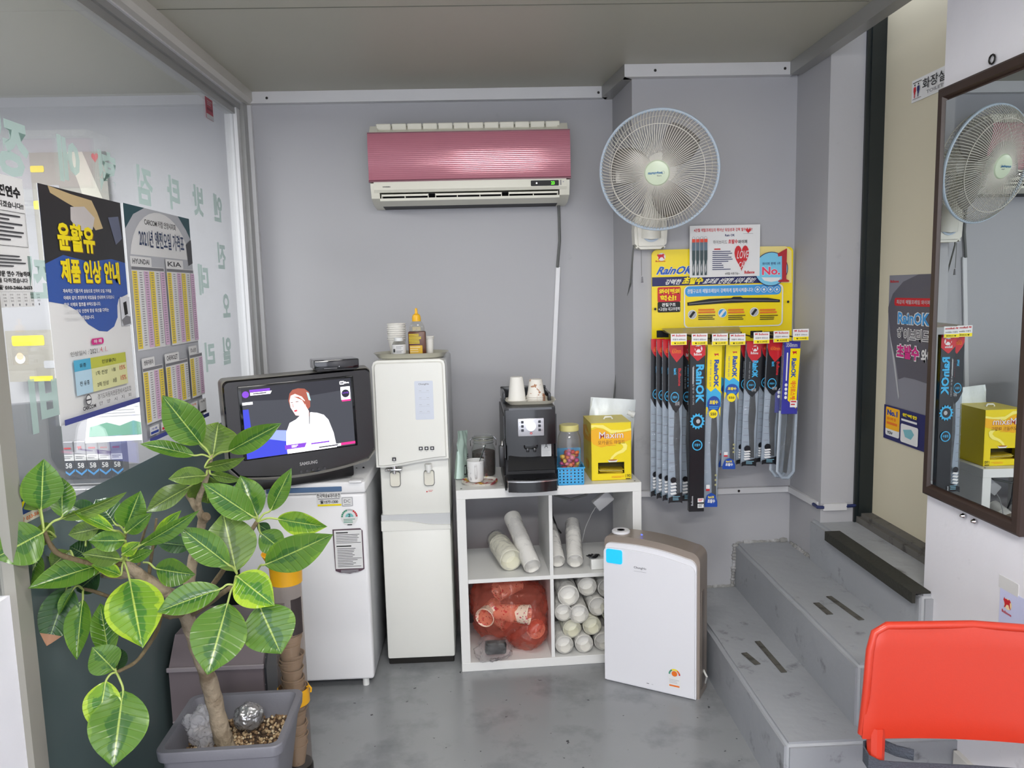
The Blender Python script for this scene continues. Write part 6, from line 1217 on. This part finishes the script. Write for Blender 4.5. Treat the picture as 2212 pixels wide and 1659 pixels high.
banner('comic_notice', 'small grey notice with a masked face behind the glass', 10, 715, 132, 822, 3.60, m_bn, f2)
m_cnt = mat('dark_counter', (66, 68, 72), .4)
g = G().rbox(-2.7, -1.18, 2.35, 2.95, .70, .74, .004, 1); CT = thing('counter', 'dark counter behind the glass carrying boxed oil cans', 'counter', (0, 0, 0)); g.build('counter_top', m_cnt, CT); G().box(-2.68, -2.64, 2.37, 2.93, 0, .70).build('side_panel', m_cnt, CT, 0); G().box(-1.24, -1.20, 2.37, 2.93, 0, .70).build('side_panel', m_cnt, CT, 0); G().box(-2.64, -1.24, 2.9, 2.92, 0, .70).build('back_panel', m_cnt, CT, 0)
G().rbox(-2.7, -1.2, 2.955, 3.3, .85, .875, .003, 1).build('raised_shelf', m_cnt, CT); G().box(-2.68, -1.22, 3.27, 3.3, 0, .85).build('back_board', m_cnt, CT, 0)
m_sil = mat('oil_box_silver', (150, 150, 156), .35, .2); 
for r_ in range(2):
    for i in range(5):
        x0 = PY(127+i*26.5, 1000, 3.0).x; Wd = 0.044; z0 = .8755; hh = .15
        if r_: z0 = .7405; 
        Yb = 3.03 if r_ == 0 else 2.80
        o_ = thing('oil_box', '%s oil box with white 58 %s behind the glass' % (('first', 'second', 'third', 'fourth', 'fifth')[i], 'in the upper row' if r_ == 0 else 'in the lower row'), 'box', (x0, Yb, z0), group='oil boxes behind the glass')
        if r_: x0 = PY(127+i*26.5, 1000, Yb).x; o_.location.x = x0
        G().rbox(0, Wd, 0, .05, 0, hh, .002, 1).build('carton', m_sil, o_); pr = Pr((0, -.0004, hh), (1, 0, 0), (0, 0, -1), Wd, hh); pr.rect(0, .5, 1, 1, mat('oil_box_dark', (38, 44, 56), .4, var=0)); pr.rect(0, .34, 1, .5, WHT); pr.lines(.1, .38, .9, .47, 2, GRY); (bull(pr, .3, .1, .4, .12, RED) if i == 1 else pr.rect(.2, .15, .8, .19, RED)); pr.text('58', .22, .56, .78, .70, WHT, .02); pr.poly([(0, .72), (.5, .84), (1, .72), (1, .78), (.5, .9), (0, .78)], LBL); pr.build('carton_print', o_)
MO = thing('office_monitor', 'dark grey monitor back seen through the glass at the left', 'monitor', (PY(62, 900, 2.6).x, 2.6, .7405), math.radians(35))
G().rbox(-.09, .09, -.02, .02, .12, .50, .01, 2).build('monitor_case', mat('monitor_grey', (84, 86, 92), .4), MO); G().rbox(-.03, .03, -.02, .03, 0, .2, .005, 2).build('neck', BLKP, MO); G().rbox(-.07, .07, -.06, .06, 0, .012, .004, 2).build('foot', BLKP, MO)
for i, (px, py, Y, rz, c_, lb) in enumerate(((252, 905, 3.0, .15, WHT, 'white sheet with green hills print leaning behind the glass'), (45, 900, 2.42, -.2, WHT, 'white printed sheet behind the glass left of the letter'))):
    p_ = PY(px, py, Y); t_ = thing('leaning_sheet', lb, 'sheet', (p_.x, Y, p_.z-.05 if i == 0 else .78), rz); t_.rotation_euler[0] = -.5
    G().box(-.12, .12, 0, .002, 0, .16).build('paper', c_, t_, 0); pr = Pr((-.12, -.0004, .16), (1, 0, 0), (0, 0, -1), .24, .16); pr.lines(.1, .1, .9, .4, 4, LGR, .3); pr.poly([(.05, .6), (.3, .5), (.5, .6), (.7, .48), (.95, .6), (.95, .85), (.05, .85)], GRN if i == 0 else LBL); pr.build('paper_print', t_)
    if i == 0: t_.location.z = 1.027
    else: t_.location.z = .745
# ================= tube, bin, pot, plant =================
CT2 = thing('cup_collector', 'tall clear cup collector tube with yellow funnel rim beside the plant pot', 'cup collector', (PY(628, 1400, 2.42).x, 2.42, 0))
Rt = 0.047
m_tube = clear('smoky_tube', (0.82, 0.77, 0.74), 0.12, (0.55, 0.50, 0.47), 0.06, .9)
G().lathe([(Rt, 0.01), (Rt, .70)], 36, None, None, False).build('clear_tube', m_tube, CT2)
m_yp = mat('amber_plastic', (228, 168, 24), .35, var=.03)
G().lathe([(Rt+.001, .655), (Rt+.003, .655), (Rt+.004, .70), (Rt+.006, .715), (Rt+.026, .755), (Rt+.024, .757), (Rt+.002, .715), (Rt-.002, .69), (Rt-.002, .655)], 44, None, None, False).build('funnel_rim', m_yp, CT2)
G().lathe([(Rt+.001, .245), (Rt+.004, .245), (Rt+.004, .295), (Rt+.001, .295)], 40, None, None, False).build('collar', m_yp, CT2); G().lathe([(Rt+.001, 0), (Rt+.003, .004), (Rt+.003, .02), (Rt+.001, .03), (.0001, .03)], 40, None, None, False).build('base_ring', DKM, CT2)
G().tube([(Rt, -.01, .30), (Rt+.008, -.012, .305), (Rt+.014, -.012, .296), (Rt+.012, -.012, .283)], .003, 8).build('latch', m_yp, CT2)
G().lathe([(Rt+.0006, .51), (Rt+.0006, .62)], 10, None, None, False)
g = G(); n = 8
vs = []; 
for j in (0, 1):
    for i in range(n+1): a_2 = math.radians(-65+50*i/n); vs.append(((Rt+.0007)*math.cos(a_2), (Rt+.0007)*math.sin(a_2), .49+.12*j))
g.add(vs, [(i, i+1, i+n+2, i+n+1) for i in range(n)]).build('dark_sticker', mat('dark_sticker', (52, 44, 44), .5), CT2)
UC = thing('used_cups', 'nested used brown paper cups inside the clear collector tube', 'cups', (CT2.location.x, CT2.location.y, .031))
m_ucup = stain(mat('used_cup', (172, 150, 122), .6, var=.06), (140, 108, 80), 20, .6, .7)
z_ = 0.0; k_ = 0; rr_ = random.Random(3)
while z_ < .40:
    o_ = G().lathe([(.0001, .008), (.024, .006), (.025, 0), (.035, .066), (.0375, .067), (.0375, .07), (.0345, .07), (.026, .012), (.0001, .012)], 24, None, None, False).build('paper_cup', m_ucup, UC, 40); o_.location = (rr_.uniform(-.003, .003), rr_.uniform(-.003, .003), z_); o_.rotation_euler = (rr_.uniform(-.05, .05), rr_.uniform(-.05, .05), 0)
    z_ += .011 if k_ % 5 else .034; k_ += 1
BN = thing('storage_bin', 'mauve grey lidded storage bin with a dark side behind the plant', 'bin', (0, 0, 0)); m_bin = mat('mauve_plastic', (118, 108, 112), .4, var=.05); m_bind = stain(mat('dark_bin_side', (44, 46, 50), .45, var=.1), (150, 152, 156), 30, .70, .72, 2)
bx0_, bx1_, by0_, by1_ = -1.045, -.745, 2.40, 2.70
G().prism([(by0_, 0), (by0_, .385), (by0_+.07, .47), (by1_, .47), (by1_, 0)], bx0_, bx1_, 'x').build('bin_body', m_bin, BN, 0)
G().rbox(bx0_-.006, bx1_+.004, by0_-.006, by0_+.002, .375, .39, .002, 1).rbox(bx0_, bx1_, by0_-.003, by0_+.002, .20, .206, .001, 1).build('lid_edge', mat('mauve_light', (150, 142, 146), .4), BN)
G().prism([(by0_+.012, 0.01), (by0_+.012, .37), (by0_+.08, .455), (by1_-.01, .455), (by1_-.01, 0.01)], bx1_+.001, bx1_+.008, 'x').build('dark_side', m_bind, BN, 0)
G().tube([(bx1_+.012, by0_+.02, .13), (bx1_+.02, by0_-.005, .17), (bx1_+.03, by0_-.015, .21)], .008, 8).build('pedal', DKM, BN)
# ---- pot
PT = thing('plant_pot', 'square tapered grey plastic pot with gravelly soil', 'plant pot', (0, 0, 0)); m_pot = mat('pot_grey', (112, 112, 120), .4, var=.03, bump=.05, bscale=120)
zr = .345; c4 = [PZ(334, 1632, zr), PZ(606, 1612, zr), PZ(643, 1494, zr), PZ(474, 1503, zr)]
pcx = sum(v.x for v in c4)/4; pcy = sum(v.y for v in c4)/4
pw = .17; pd = .155
def sq(w, d, z, r, n=6):
    o_ = []
    for cx, cy, a0 in ((w-r, d-r, 0), (-w+r, d-r, 90), (-w+r, -d+r, 180), (w-r, -d+r, 270)):
        for i in range(n+1): a_2 = math.radians(a0+90*i/n); o_.append((cx+r*math.cos(a_2), cy+r*math.sin(a_2), z))
    return o_
def rings(rs, close=True):
    g_ = G(); n_2 = len(rs[0]); vs = [p for r_ in rs for p in r_]; fs = [(j*n_2+i, j*n_2+(i+1) % n_2, (j+1)*n_2+(i+1) % n_2, (j+1)*n_2+i) for j in range(len(rs)-1) for i in range(n_2)]
    fs.append(tuple(range(n_2-1, -1, -1))); g_.add(vs, fs); return g_
pot_c = Vector((-.762, 2.155, 0)); PT.location = pot_c; PT.rotation_euler[2] = math.radians(1.5)
rings([sq(.115, .115, 0, .02), sq(pw-.012, pd-.012, zr-.05, .025), sq(pw-.010, pd-.010, zr-.03, .025), sq(pw, pd, zr-.03, .03), sq(pw+.002, pd+.002, zr-.004, .03), sq(pw, pd, zr, .03), sq(pw-.016, pd-.016, zr, .022), sq(pw-.018, pd-.018, zr-.006, .02), sq(pw-.05, pd-.05, .18, .02), sq(.05, .05, .175, .02)]).build('pot_shell', m_pot, PT, 35)
g = G(); gs = 26; W_ = pw-.028; D2 = pd-.028; vs = []
for j in range(gs+1):
    for i in range(gs+1):
        x = -W_+2*W_*i/gs; y = -D2+2*D2*j/gs; vs.append((x, y, .268+.012*noise.noise(Vector((x*18, y*18, 0)))))
g.add(vs, [(j*(gs+1)+i, j*(gs+1)+i+1, (j+1)*(gs+1)+i+1, (j+1)*(gs+1)+i) for j in range(gs) for i in range(gs)])
g.build('soil', stain(mat('dark_soil', (82, 62, 46), .95, var=.4, scale=60, bump=1, bscale=150), (52, 38, 28), 25, .45, .6), PT, 60)['kind'] = 'stuff'
g = G(); m_gv = [mat('gravel_'+n2, c2, .8, var=.15, scale=50) for n2, c2 in (('tan', (176, 152, 118)), ('brown', (124, 98, 70)), ('cream', (206, 190, 160)), ('dark', (84, 66, 50)))]
rr_ = random.Random(11)
for i in range(900):
    x, y = rr_.uniform(-W_, W_), rr_.uniform(-D2, D2); s_ = rr_.uniform(.0028, .0062); bm_ = bmesh.new(); bmesh.ops.create_icosphere(bm_, subdivisions=1, radius=s_)
    for v in bm_.verts: v.co = v.co*(1+.35*noise.noise(v.co*300+Vector((i, 0, 0))))
    g.bm(bm_, m_gv[rr_.choice((0, 0, 1, 2, 3, 1))], Tm((x, y, .272+.012*noise.noise(Vector((x*18, y*18, 0)))), rr_.random()*6, rr_.random()*6))
g.build('gravel', None, PT, 0)['kind'] = 'stuff'
m_cb = clear('crumpled_cellophane', (.97, .97, .99), .42, (.92, .92, .95), .08, .95, .9, 30, 1.5)
o = thing('cellophane_bag', 'crumpled clear cellophane wrap stuck in the pot left of the trunk', 'bag', (PT.location.x-.085, PT.location.y-.01, .30)); blob('crumpled_film', (0, 0, .035), (.055, .045, .055), m_cb, o, .35, 1.6, 13, 5); blob('crumpled_film', (.01, -.02, -.012), (.025, .022, .035), m_cb, o, .3, 2, 3, 4)
o = thing('foil_ball', 'crumpled shiny silver wrapped ball behind the trunk in the pot', 'ball', (PT.location.x+.025, PT.location.y+.055, .318)); blob('crumpled_foil', (0, 0, 0), (.045, .04, .042), mat('silver_film', (170, 170, 172), .22, .7, bump=.8, bscale=40), o, .14, 2.4, 21, 5)
# ---- tree
TR2 = thing('variegated_ficus', 'potted variegated rubber tree with large green and lime leaves', 'plant', (0, 0, 0))
m_bark = stain(mat('grey_bark', (150, 136, 116), .85, var=.2, scale=30, bump=.7, bscale=60), (116, 100, 80), 14, .52, .66)
m_twig = mat('brown_twig', (106, 92, 68), .8, var=.2, scale=40, bump=.5, bscale=90)
def pth(pts): return [PY(*p) for p in pts]
def smooth(pts, k=5):
    P_ = [Vector(p) for p in pts]; o_ = []
    for i in range(len(P_)-1):
        p0 = P_[max(i-1, 0)]; p1 = P_[i]; p2 = P_[i+1]; p3 = P_[min(i+2, len(P_)-1)]
        for j in range(k):
            t = j/k; o_.append(0.5*((2*p1)+(-p0+p2)*t+(2*p0-5*p1+4*p2-p3)*t*t+(-p0+3*p1-3*p2+p3)*t**3))
    return o_+[P_[-1]]
def branch(nm, pts, r0, r1, m_, wob=.06):
    P_ = smooth(pth(pts)); n_2 = len(P_); rad = [(r0+(r1-r0)*i/(n_2-1))*(1+wob*math.sin(i*2.1)+wob*.7*math.sin(i*5.3)) for i in range(n_2)]
    return G().tube(P_, rad, 14).build(nm, m_, TR2, 60)
branch('trunk', [(492, 1622, 2.13), (478, 1580, 2.12), (462, 1510, 2.10), (442, 1440, 2.06), (420, 1380, 2.02), (400, 1320, 1.98)], .026, .019, m_bark)
branch('branch', [(402, 1325, 1.98), (385, 1295, 1.96), (345, 1270, 1.92), (305, 1243, 1.90), (268, 1217, 1.88)], .018, .0125, m_bark)
branch('branch', [(290, 1240, 1.90), (255, 1243, 1.90), (222, 1242, 1.92)], .010, .007, m_bark)
branch('branch', [(402, 1310, 1.99), (408, 1262, 2.02), (418, 1205, 2.05), (430, 1160, 2.06), (436, 1120, 2.06), (420, 1090, 2.06), (398, 1055, 2.07)], .016, .008, m_bark)
branch('branch', [(436, 1120, 2.06), (428, 1085, 2.05), (442, 1045, 2.03), (450, 1015, 2.02), (457, 985, 2.01)], .009, .005, m_bark)
branch('branch', [(440, 1122, 2.06), (446, 1115, 2.05)], .013, .012, m_bark)
branch('cut_stub', [(344, 1325, 1.92), (375, 1326, 1.94), (408, 1318, 1.98)], .011, .013, m_twig, .15)
branch('twig', [(418, 1325, 1.97), (455, 1300, 1.88), (485, 1278, 1.82), (505, 1265, 1.80)], .008, .005, m_twig)
branch('twig', [(268, 1217, 1.88), (220, 1222, 1.84), (165, 1210, 1.80), (125, 1195, 1.77), (106, 1172, 1.76), (95, 1148, 1.75)], .008, .005, m_twig)
branch('twig', [(350, 1325, 1.92), (338, 1365, 1.86), (320, 1395, 1.80), (293, 1430, 1.76), (252, 1452, 1.72)], .0055, .004, m_twig)
branch('twig', [(432, 1300, 2.02), (480, 1235, 1.95), (515, 1180, 1.90), (540, 1150, 1.88), (556, 1126, 1.87)], .007, .005, m_twig)
branch('twig', [(322, 1250, 1.92), (325, 1215, 1.91), (333, 1165, 1.90), (338, 1120, 1.90)], .005, .003, m_twig)
branch('twig', [(300, 1222, 1.90), (305, 1175, 1.92), (318, 1130, 1.93)], .004, .003, m_twig)
branch('twig', [(240, 1291, 1.90), (205, 1278, 1.87), (178, 1272, 1.84)], .005, .004, m_twig)
branch('twig', [(268, 1217, 1.88), (267, 1190, 1.86), (272, 1150, 1.85)], .005, .003, m_twig)
branch('cut_stub', [(226, 1357, 1.82), (252, 1350, 1.84)], .006, .007, m_twig)
# leaf blade material: dark centre, mid green, lime margin, pale veins
def leafmat(nm, cen, mid, edge, e_lo, vein=(176, 196, 96), rgh=.28):
    M_ = bpy.data.materials.new(nm); M_.use_nodes = True; nt = M_.node_tree; N = nt.nodes.new; L = nt.links.new; b = nt.nodes['Principled BSDF']; b.inputs['Roughness'].default_value = rgh; b.inputs['Subsurface Weight'].default_value = 0.0
    b.inputs['Coat Weight'].default_value = .25; b.inputs['Coat Roughness'].default_value = .2
    uv = N('ShaderNodeUVMap'); sp = N('ShaderNodeSeparateXYZ'); L(uv.outputs[0], sp.inputs[0])   # u -1..1 stored 0..1, v along
    oi = N('ShaderNodeObjectInfo'); ns = N('ShaderNodeTexNoise'); ns.noise_dimensions = '4D'; ns.inputs['Scale'].default_value = 3.2; ns.inputs['Detail'].default_value = 3; L(uv.outputs[0], ns.inputs['Vector'])
    mw = N('ShaderNodeMath'); mw.operation = 'MULTIPLY'; mw.inputs[1].default_value = 50; L(oi.outputs['Random'], mw.inputs[0]); L(mw.outputs[0], ns.inputs['W'])
    def math_(op, a, b_, v=None):
        x = N('ShaderNodeMath'); x.operation = op
        for i, y in enumerate((a, b_)):
            if y is None: continue
            if isinstance(y, (int, float)): x.inputs[i].default_value = y
            else: L(y, x.inputs[i])
        return x.outputs[0]
    u = math_('ABSOLUTE', math_('SUBTRACT', sp.outputs[0], .5), None); u2 = math_('MULTIPLY', u, 2)
    e = math_('ADD', u2, math_('MULTIPLY', math_('SUBTRACT', ns.outputs[0], .5), 1.5))
    def ramp(x, lo, hi):
        r_ = N('ShaderNodeMapRange'); r_.inputs[1].default_value = lo; r_.inputs[2].default_value = hi; L(x, r_.inputs[0]); return r_.outputs[0]
    def mix(f, a, b_):
        m2 = N('ShaderNodeMix'); m2.data_type = 'RGBA'; L(f, m2.inputs[0])
        for i, y in ((6, a), (7, b_)):
            if isinstance(y, tuple): m2.inputs[i].default_value = (*lin(y), 1)
            else: L(y, m2.inputs[i])
        return m2.outputs[2]
    c_ = mix(ramp(e, .25, .32), cen, mid); c_ = mix(ramp(e, e_lo, e_lo+.06), c_, edge)
    # side veins
    w = math_('SUBTRACT', sp.outputs[1], math_('MULTIPLY', u2, .13)); fr = math_('FRACT', math_('MULTIPLY', w, 10.5), None); d = math_('ABSOLUTE', math_('SUBTRACT', fr, .5), None)
    vn = math_('MULTIPLY', ramp(d, .44, .5), ramp(u2, .95, .6)); vn = math_('MULTIPLY', vn, .38); c_ = mix(vn, c_, vein)
    c_ = mix(ramp(u2, .045, .022), c_, tuple(min(255, int(x*1.08)) for x in vein))
    L(c_, b.inputs['Base Color']); hs = N('ShaderNodeBump'); hs.inputs['Strength'].default_value = .35; hs.inputs['Distance'].default_value = .004; L(ramp(d, .35, .5), hs.inputs['Height']); hs.invert = True; L(hs.outputs[0], b.inputs['Normal'])
    # some light passes through the blade
    out = nt.nodes['Material Output']; tl = N('ShaderNodeBsdfTranslucent'); L(c_, tl.inputs[0]); mx = N('ShaderNodeMixShader'); mx.inputs[0].default_value = .22; L(b.outputs[0], mx.inputs[1]); L(tl.outputs[0], mx.inputs[2]); L(mx.outputs[0], out.inputs[0])
    return M_
LM = {'g': leafmat('leaf_green', (52, 98, 36), (84, 124, 40), (104, 142, 44), .95, (150, 172, 84)), 'd': leafmat('leaf_dark', (38, 72, 42), (50, 88, 46), (72, 110, 48), 1.0, (120, 144, 90), .3), 'y': leafmat('leaf_lime', (70, 122, 46), (112, 154, 42), (160, 190, 52), .74, (164, 184, 84)), 'u': leafmat('leaf_dull', (72, 100, 36), (92, 122, 44), (110, 140, 50), .9, (150, 168, 90), .5)}
m_pet = mat('petiole', (156, 172, 92), .5, var=.05); m_brown = mat('dry_leaf_tip', (150, 112, 88), .8, var=.2)
def leaf(bx, by, tx, ty, wpx, yb, yt, kind='g', org=None, fold=.25, roll=0.0, dry=0, bend=.12):
    B, T2_ = PY(bx, by, yb), PY(tx, ty, yt); ax = T2_-B; L_ = ax.length; ax.normalize(); mid = (B+T2_)/2
    view = (CP-mid).normalized(); sd_ = ax.cross(view).normalized(); nr = sd_.cross(ax).normalized()
    q_ = Matrix.Rotation(roll, 3, ax); sd_ = q_ @ sd_; nr = q_ @ nr
    w_ = 1.2*wpx*mid.y/F/2/max(.35, math.cos(roll))
    NV, NU = 16, 8; vs = []; uvs = []
    for j in range(NV+1):
        v = j/NV; prof = (math.sin(math.pi*min(1, v**.90)))**.82 if 0 < v < 1 else 0
        prof *= (1-.25*max(0, v-.8)/.2)
        for i in range(NU+1):
            u = -1+2*i/NU; x = u*w_*prof; f_2 = abs(u)*prof*w_*fold; wv_ = .06*w_*math.sin(v*9+u*2+bx)*abs(u)
            c_ = -bend*L_*(v*v)*.8
            p = B+ax*(L_*v)+sd_*x+nr*(f_2+wv_+c_+bend*L_*.8*v*.8); vs.append(p); uvs.append(((u+1)/2, v))
    fs = [(j*(NU+1)+i, j*(NU+1)+i+1, (j+1)*(NU+1)+i+1, (j+1)*(NU+1)+i) for j in range(NV) for i in range(NU)]
    me = bpy.data.meshes.new('leaf'); me.from_pydata([tuple(p) for p in vs], [], fs); me.materials.append(LM[kind]); me.materials.append(m_brown); me.validate()
    ul = me.uv_layers.new(name='UVMap')
    for lp in me.loops: ul.data[lp.index].uv = uvs[lp.vertex_index]
    me.polygons.foreach_set('use_smooth', [True]*len(me.polygons))
    if dry:
        for p in me.polygons:
            if p.index//NU >= NV*(1-dry): p.material_index = 1
    o_ = bpy.data.objects.new('leaf', me); COL.objects.link(o_); o_.parent = TR2
    if org:
        O = PY(*org); M2 = (O+B)/2+Vector((0, 0, .006))
        G().tube(smooth([O, M2, B, B+ax*(L_*.25)-nr*.0003+nr*0], 4), [.0026]*9+[.0022, .0018, .0014, .001], 7).build('petiole', m_pet, o_, 60)
    return o_
n1 = (457, 990, 2.01); n2 = (556, 1128, 1.87); n3 = (506, 1264, 1.80); n4 = (268, 1212, 1.87); n5 = (95, 1148, 1.75); n6 = (251, 1452, 1.72); n7 = (180, 1274, 1.84); n8 = (512, 1240, 1.84)
LV = [
 (435, 960, 351, 855, 66, 2.00, 1.93, 'g', n1), (460, 985, 472, 912, 74, 2.03, 2.10, 'u', n1), (494, 975, 607, 915, 42, 1.99, 1.95, 'g', n1, .5), (420, 984, 303, 958, 27, 1.99, 1.92, 'g', n1, .3, .5),
 (443, 1010, 528, 990, 22, 1.98, 1.94, 'u', n1, .4, .6), (445, 1027, 364, 1034, 34, 1.99, 1.92, 'u', (450, 1018, 2.01), .3, .3), (448, 1027, 448, 1088, 68, 2.04, 2.10, 'u', (452, 1018, 2.02)), (410, 1051, 314, 1106, 38, 2.03, 1.99, 'u', (440, 1040, 2.03), .3, .5),
 (549, 1118, 438, 1044, 54, 1.84, 1.78, 'g', n2), (556, 1116, 519, 1027, 56, 1.88, 1.90, 'g', n2), (584, 1103, 629, 1012, 34, 1.87, 1.85, 'g', n2, .5), (599, 1121, 706, 1138, 42, 1.85, 1.80, 'y', n2, .3, .3), (562, 1150, 612, 1190, 48, 1.89, 1.90, 'g', n2), (555, 1131, 584, 1150, 22, 1.90, 1.93, 'd', n2),
 (572, 1220, 718, 1155, 66, 1.80, 1.72, 'g', (556, 1232, 1.84), .35, .2), (510, 1235, 482, 1108, 94, 1.84, 1.88, 'u', n8, .2), (495, 1221, 388, 1138, 56, 1.82, 1.78, 'g', n8), (512, 1245, 592, 1308, 70, 1.79, 1.74, 'y', n3, .3), (559, 1306, 607, 1413, 98, 1.80, 1.77, 'g', n3, .2), (492, 1302, 448, 1458, 100, 1.78, 1.68, 'g', n3, .25),
 (477, 1272, 338, 1322, 54, 1.79, 1.74, 'g', n3, .4, .3), (336, 1228, 421, 1242, 50, 1.88, 1.86, 'g', (310, 1215, 1.90), .3, .3), (280, 1252, 307, 1398, 100, 1.82, 1.70, 'y', n4, .2), (222, 1218, 61, 1270, 50, 1.84, 1.70, 'g', n4, .35, .35), (93, 1150, -12, 1206, 84, 1.74, 1.66, 'g', n5, .2),
 (89, 1101, 94, 992, 68, 1.76, 1.74, 'g', n5, .3), (85, 1101, 47, 1061, 36, 1.78, 1.80, 'u', n5), (134, 1117, 134, 1031, 44, 1.80, 1.84, 'g', n5), (130, 1121, 273, 1066, 22, 1.76, 1.74, 'u', n5, .5, .8), (214, 1121, 147, 1088, 40, 1.86, 1.90, 'd', None), (251, 1134, 207, 1078, 54, 1.86, 1.90, 'd', (270, 1150, 1.86)),
 (271, 1141, 303, 1061, 52, 1.82, 1.80, 'g', (270, 1155, 1.85), .5), (273, 1151, 328, 1108, 30, 1.81, 1.78, 'g', (270, 1155, 1.85), .4), (246, 1146, 155, 1103, 22, 1.80, 1.74, 'y', (270, 1160, 1.85), .4, .5), (303, 1178, 430, 1104, 28, 1.80, 1.72, 'g', n4, .5, .5), (335, 1155, 391, 1103, 20, 1.82, 1.80, 'y', (322, 1165, 1.88), .3),
 (264, 1198, 301, 1171, 26, 1.84, 1.82, 'y', n4), (271, 1168, 191, 1168, 40, 1.83, 1.78, 'g', n4, .3), (214, 1141, 147, 1155, 34, 1.86, 1.84, 'u', (250, 1150, 1.86)), (261, 1208, 177, 1196, 36, 1.85, 1.80, 'u', n4, .3), (261, 1243, 198, 1220, 24, 1.85, 1.80, 'y', n4, .5, .4), (415, 1180, 335, 1171, 32, 1.92, 1.88, 'd', (345, 1176, 1.9)), (278, 1211, 330, 1188, 22, 1.85, 1.82, 'g', n4),
 (148, 1262, 101, 1396, 64, 1.82, 1.76, 'd', n7, .3, 0, .22), (179, 1295, 165, 1425, 44, 1.82, 1.74, 'g', n7, .6, .3), (162, 1268, 126, 1329, 16, 1.80, 1.78, 'g', n7, .6, .8), (236, 1423, 216, 1302, 46, 1.74, 1.82, 'g', n6, .4), (247, 1447, 199, 1398, 60, 1.72, 1.70, 'g', n6, .2), (229, 1471, 209, 1580, 64, 1.70, 1.64, 'y', n6, .2), (266, 1491, 244, 1657, 104, 1.70, 1.60, 'g', n6, .2),
 (86, 1198, 50, 1278, 36, 1.80, 1.76, 'g', (93, 1165, 1.76), .4), (216, 1235, 165, 1278, 44, 1.88, 1.92, 'd', (240, 1228, 1.88)), (92, 1196, 110, 1288, 44, 1.84, 1.88, 'u', (93, 1165, 1.76)), (455, 1024, 522, 1037, 18, 1.98, 1.95, 'u', (452, 1018, 2.0), .3, .5), (250, 1455, 262, 1400, 30, 1.76, 1.84, 'd', n6),
 (150, 1190, 110, 1225, 40, 1.84, 1.82, 'u', (160, 1208, 1.80)), (200, 1205, 150, 1180, 44, 1.88, 1.90, 'd', (220, 1218, 1.86)), (120, 1160, 70, 1150, 44, 1.80, 1.80, 'u', n5), (190, 1150, 240, 1110, 40, 1.90, 1.94, 'd', (185, 1180, 1.86)), (300, 1190, 345, 1160, 26, 1.9, 1.92, 'd', (303, 1200, 1.9))]
for l_ in LV:
    l_ = list(l_)+[None]*(12-len(l_)); leaf(*l_[:8], l_[8], l_[9] if l_[9] is not None else .25, l_[10] or 0.0, l_[11] or 0)

# ================= parts that sit on parts =================
NEST = {'selector_knob': 'control_panel', 'button': 'control_panel', 'panel_marks': 'control_panel', 'sticker': 'door', 'control_strip': 'front_cover', 'button_icon': 'front_cover', 'button_icons': 'front_cover', 'panel_edge': 'front_panel',
 'display': 'lower_trim', 'lit_display': 'front_plate', 'energy_sticker': 'front_plate', 'scuff_marks': 'front_plate', 'screen': 'screen_surround', 'printed_face': 'board', 'tag_print': 'price_tag', 'tag_holder': 'price_tag', 'carton_print': 'carton', 'side_print': 'carton',
 'pack_print': 'clear_sleeve', 'back_card': 'clear_sleeve', 'card_print': 'header_card', 'poster_print': 'sheet', 'sheet_print': 'sheet', 'notice_print': 'sheet', 'flyer_print': 'sheet', 'plate_print': 'plate', 'sticker_print': 'sticker_sheet', 'paper_print': 'paper', 'pouch_print': None,
 'handle_strip': 'top', 'hinge_cap': 'top', 'seal_ring': 'glass_lid', 'chrome_edge': 'drip_tray', 'lever': 'lever_surround', 'pull_knob': None, 'coffee_spout': 'service_door', 'drain_holes': 'grate'}
base = lambda n: n.split('.')[0]
for r_ in [o_ for o_ in COL.objects if o_.parent is None and o_.type == 'EMPTY']:
    kids = list(r_.children)
    for c_ in kids:
        want = NEST.get(base(c_.name))
        if not want: continue
        ps = [k_ for k_ in kids if base(k_.name) == want and k_.matrix_basis == Matrix()]
        if not ps: continue
        p_ = ps[0]
        if len(ps) > 1:   # the nearest of several
            cx = sum((Vector(b_) for b_ in c_.bound_box), Vector())/8; p_ = min(ps, key=lambda k_: (sum((Vector(b_) for b_ in k_.bound_box), Vector())/8-cx).length)
        if not c_.children: c_.parent = p_
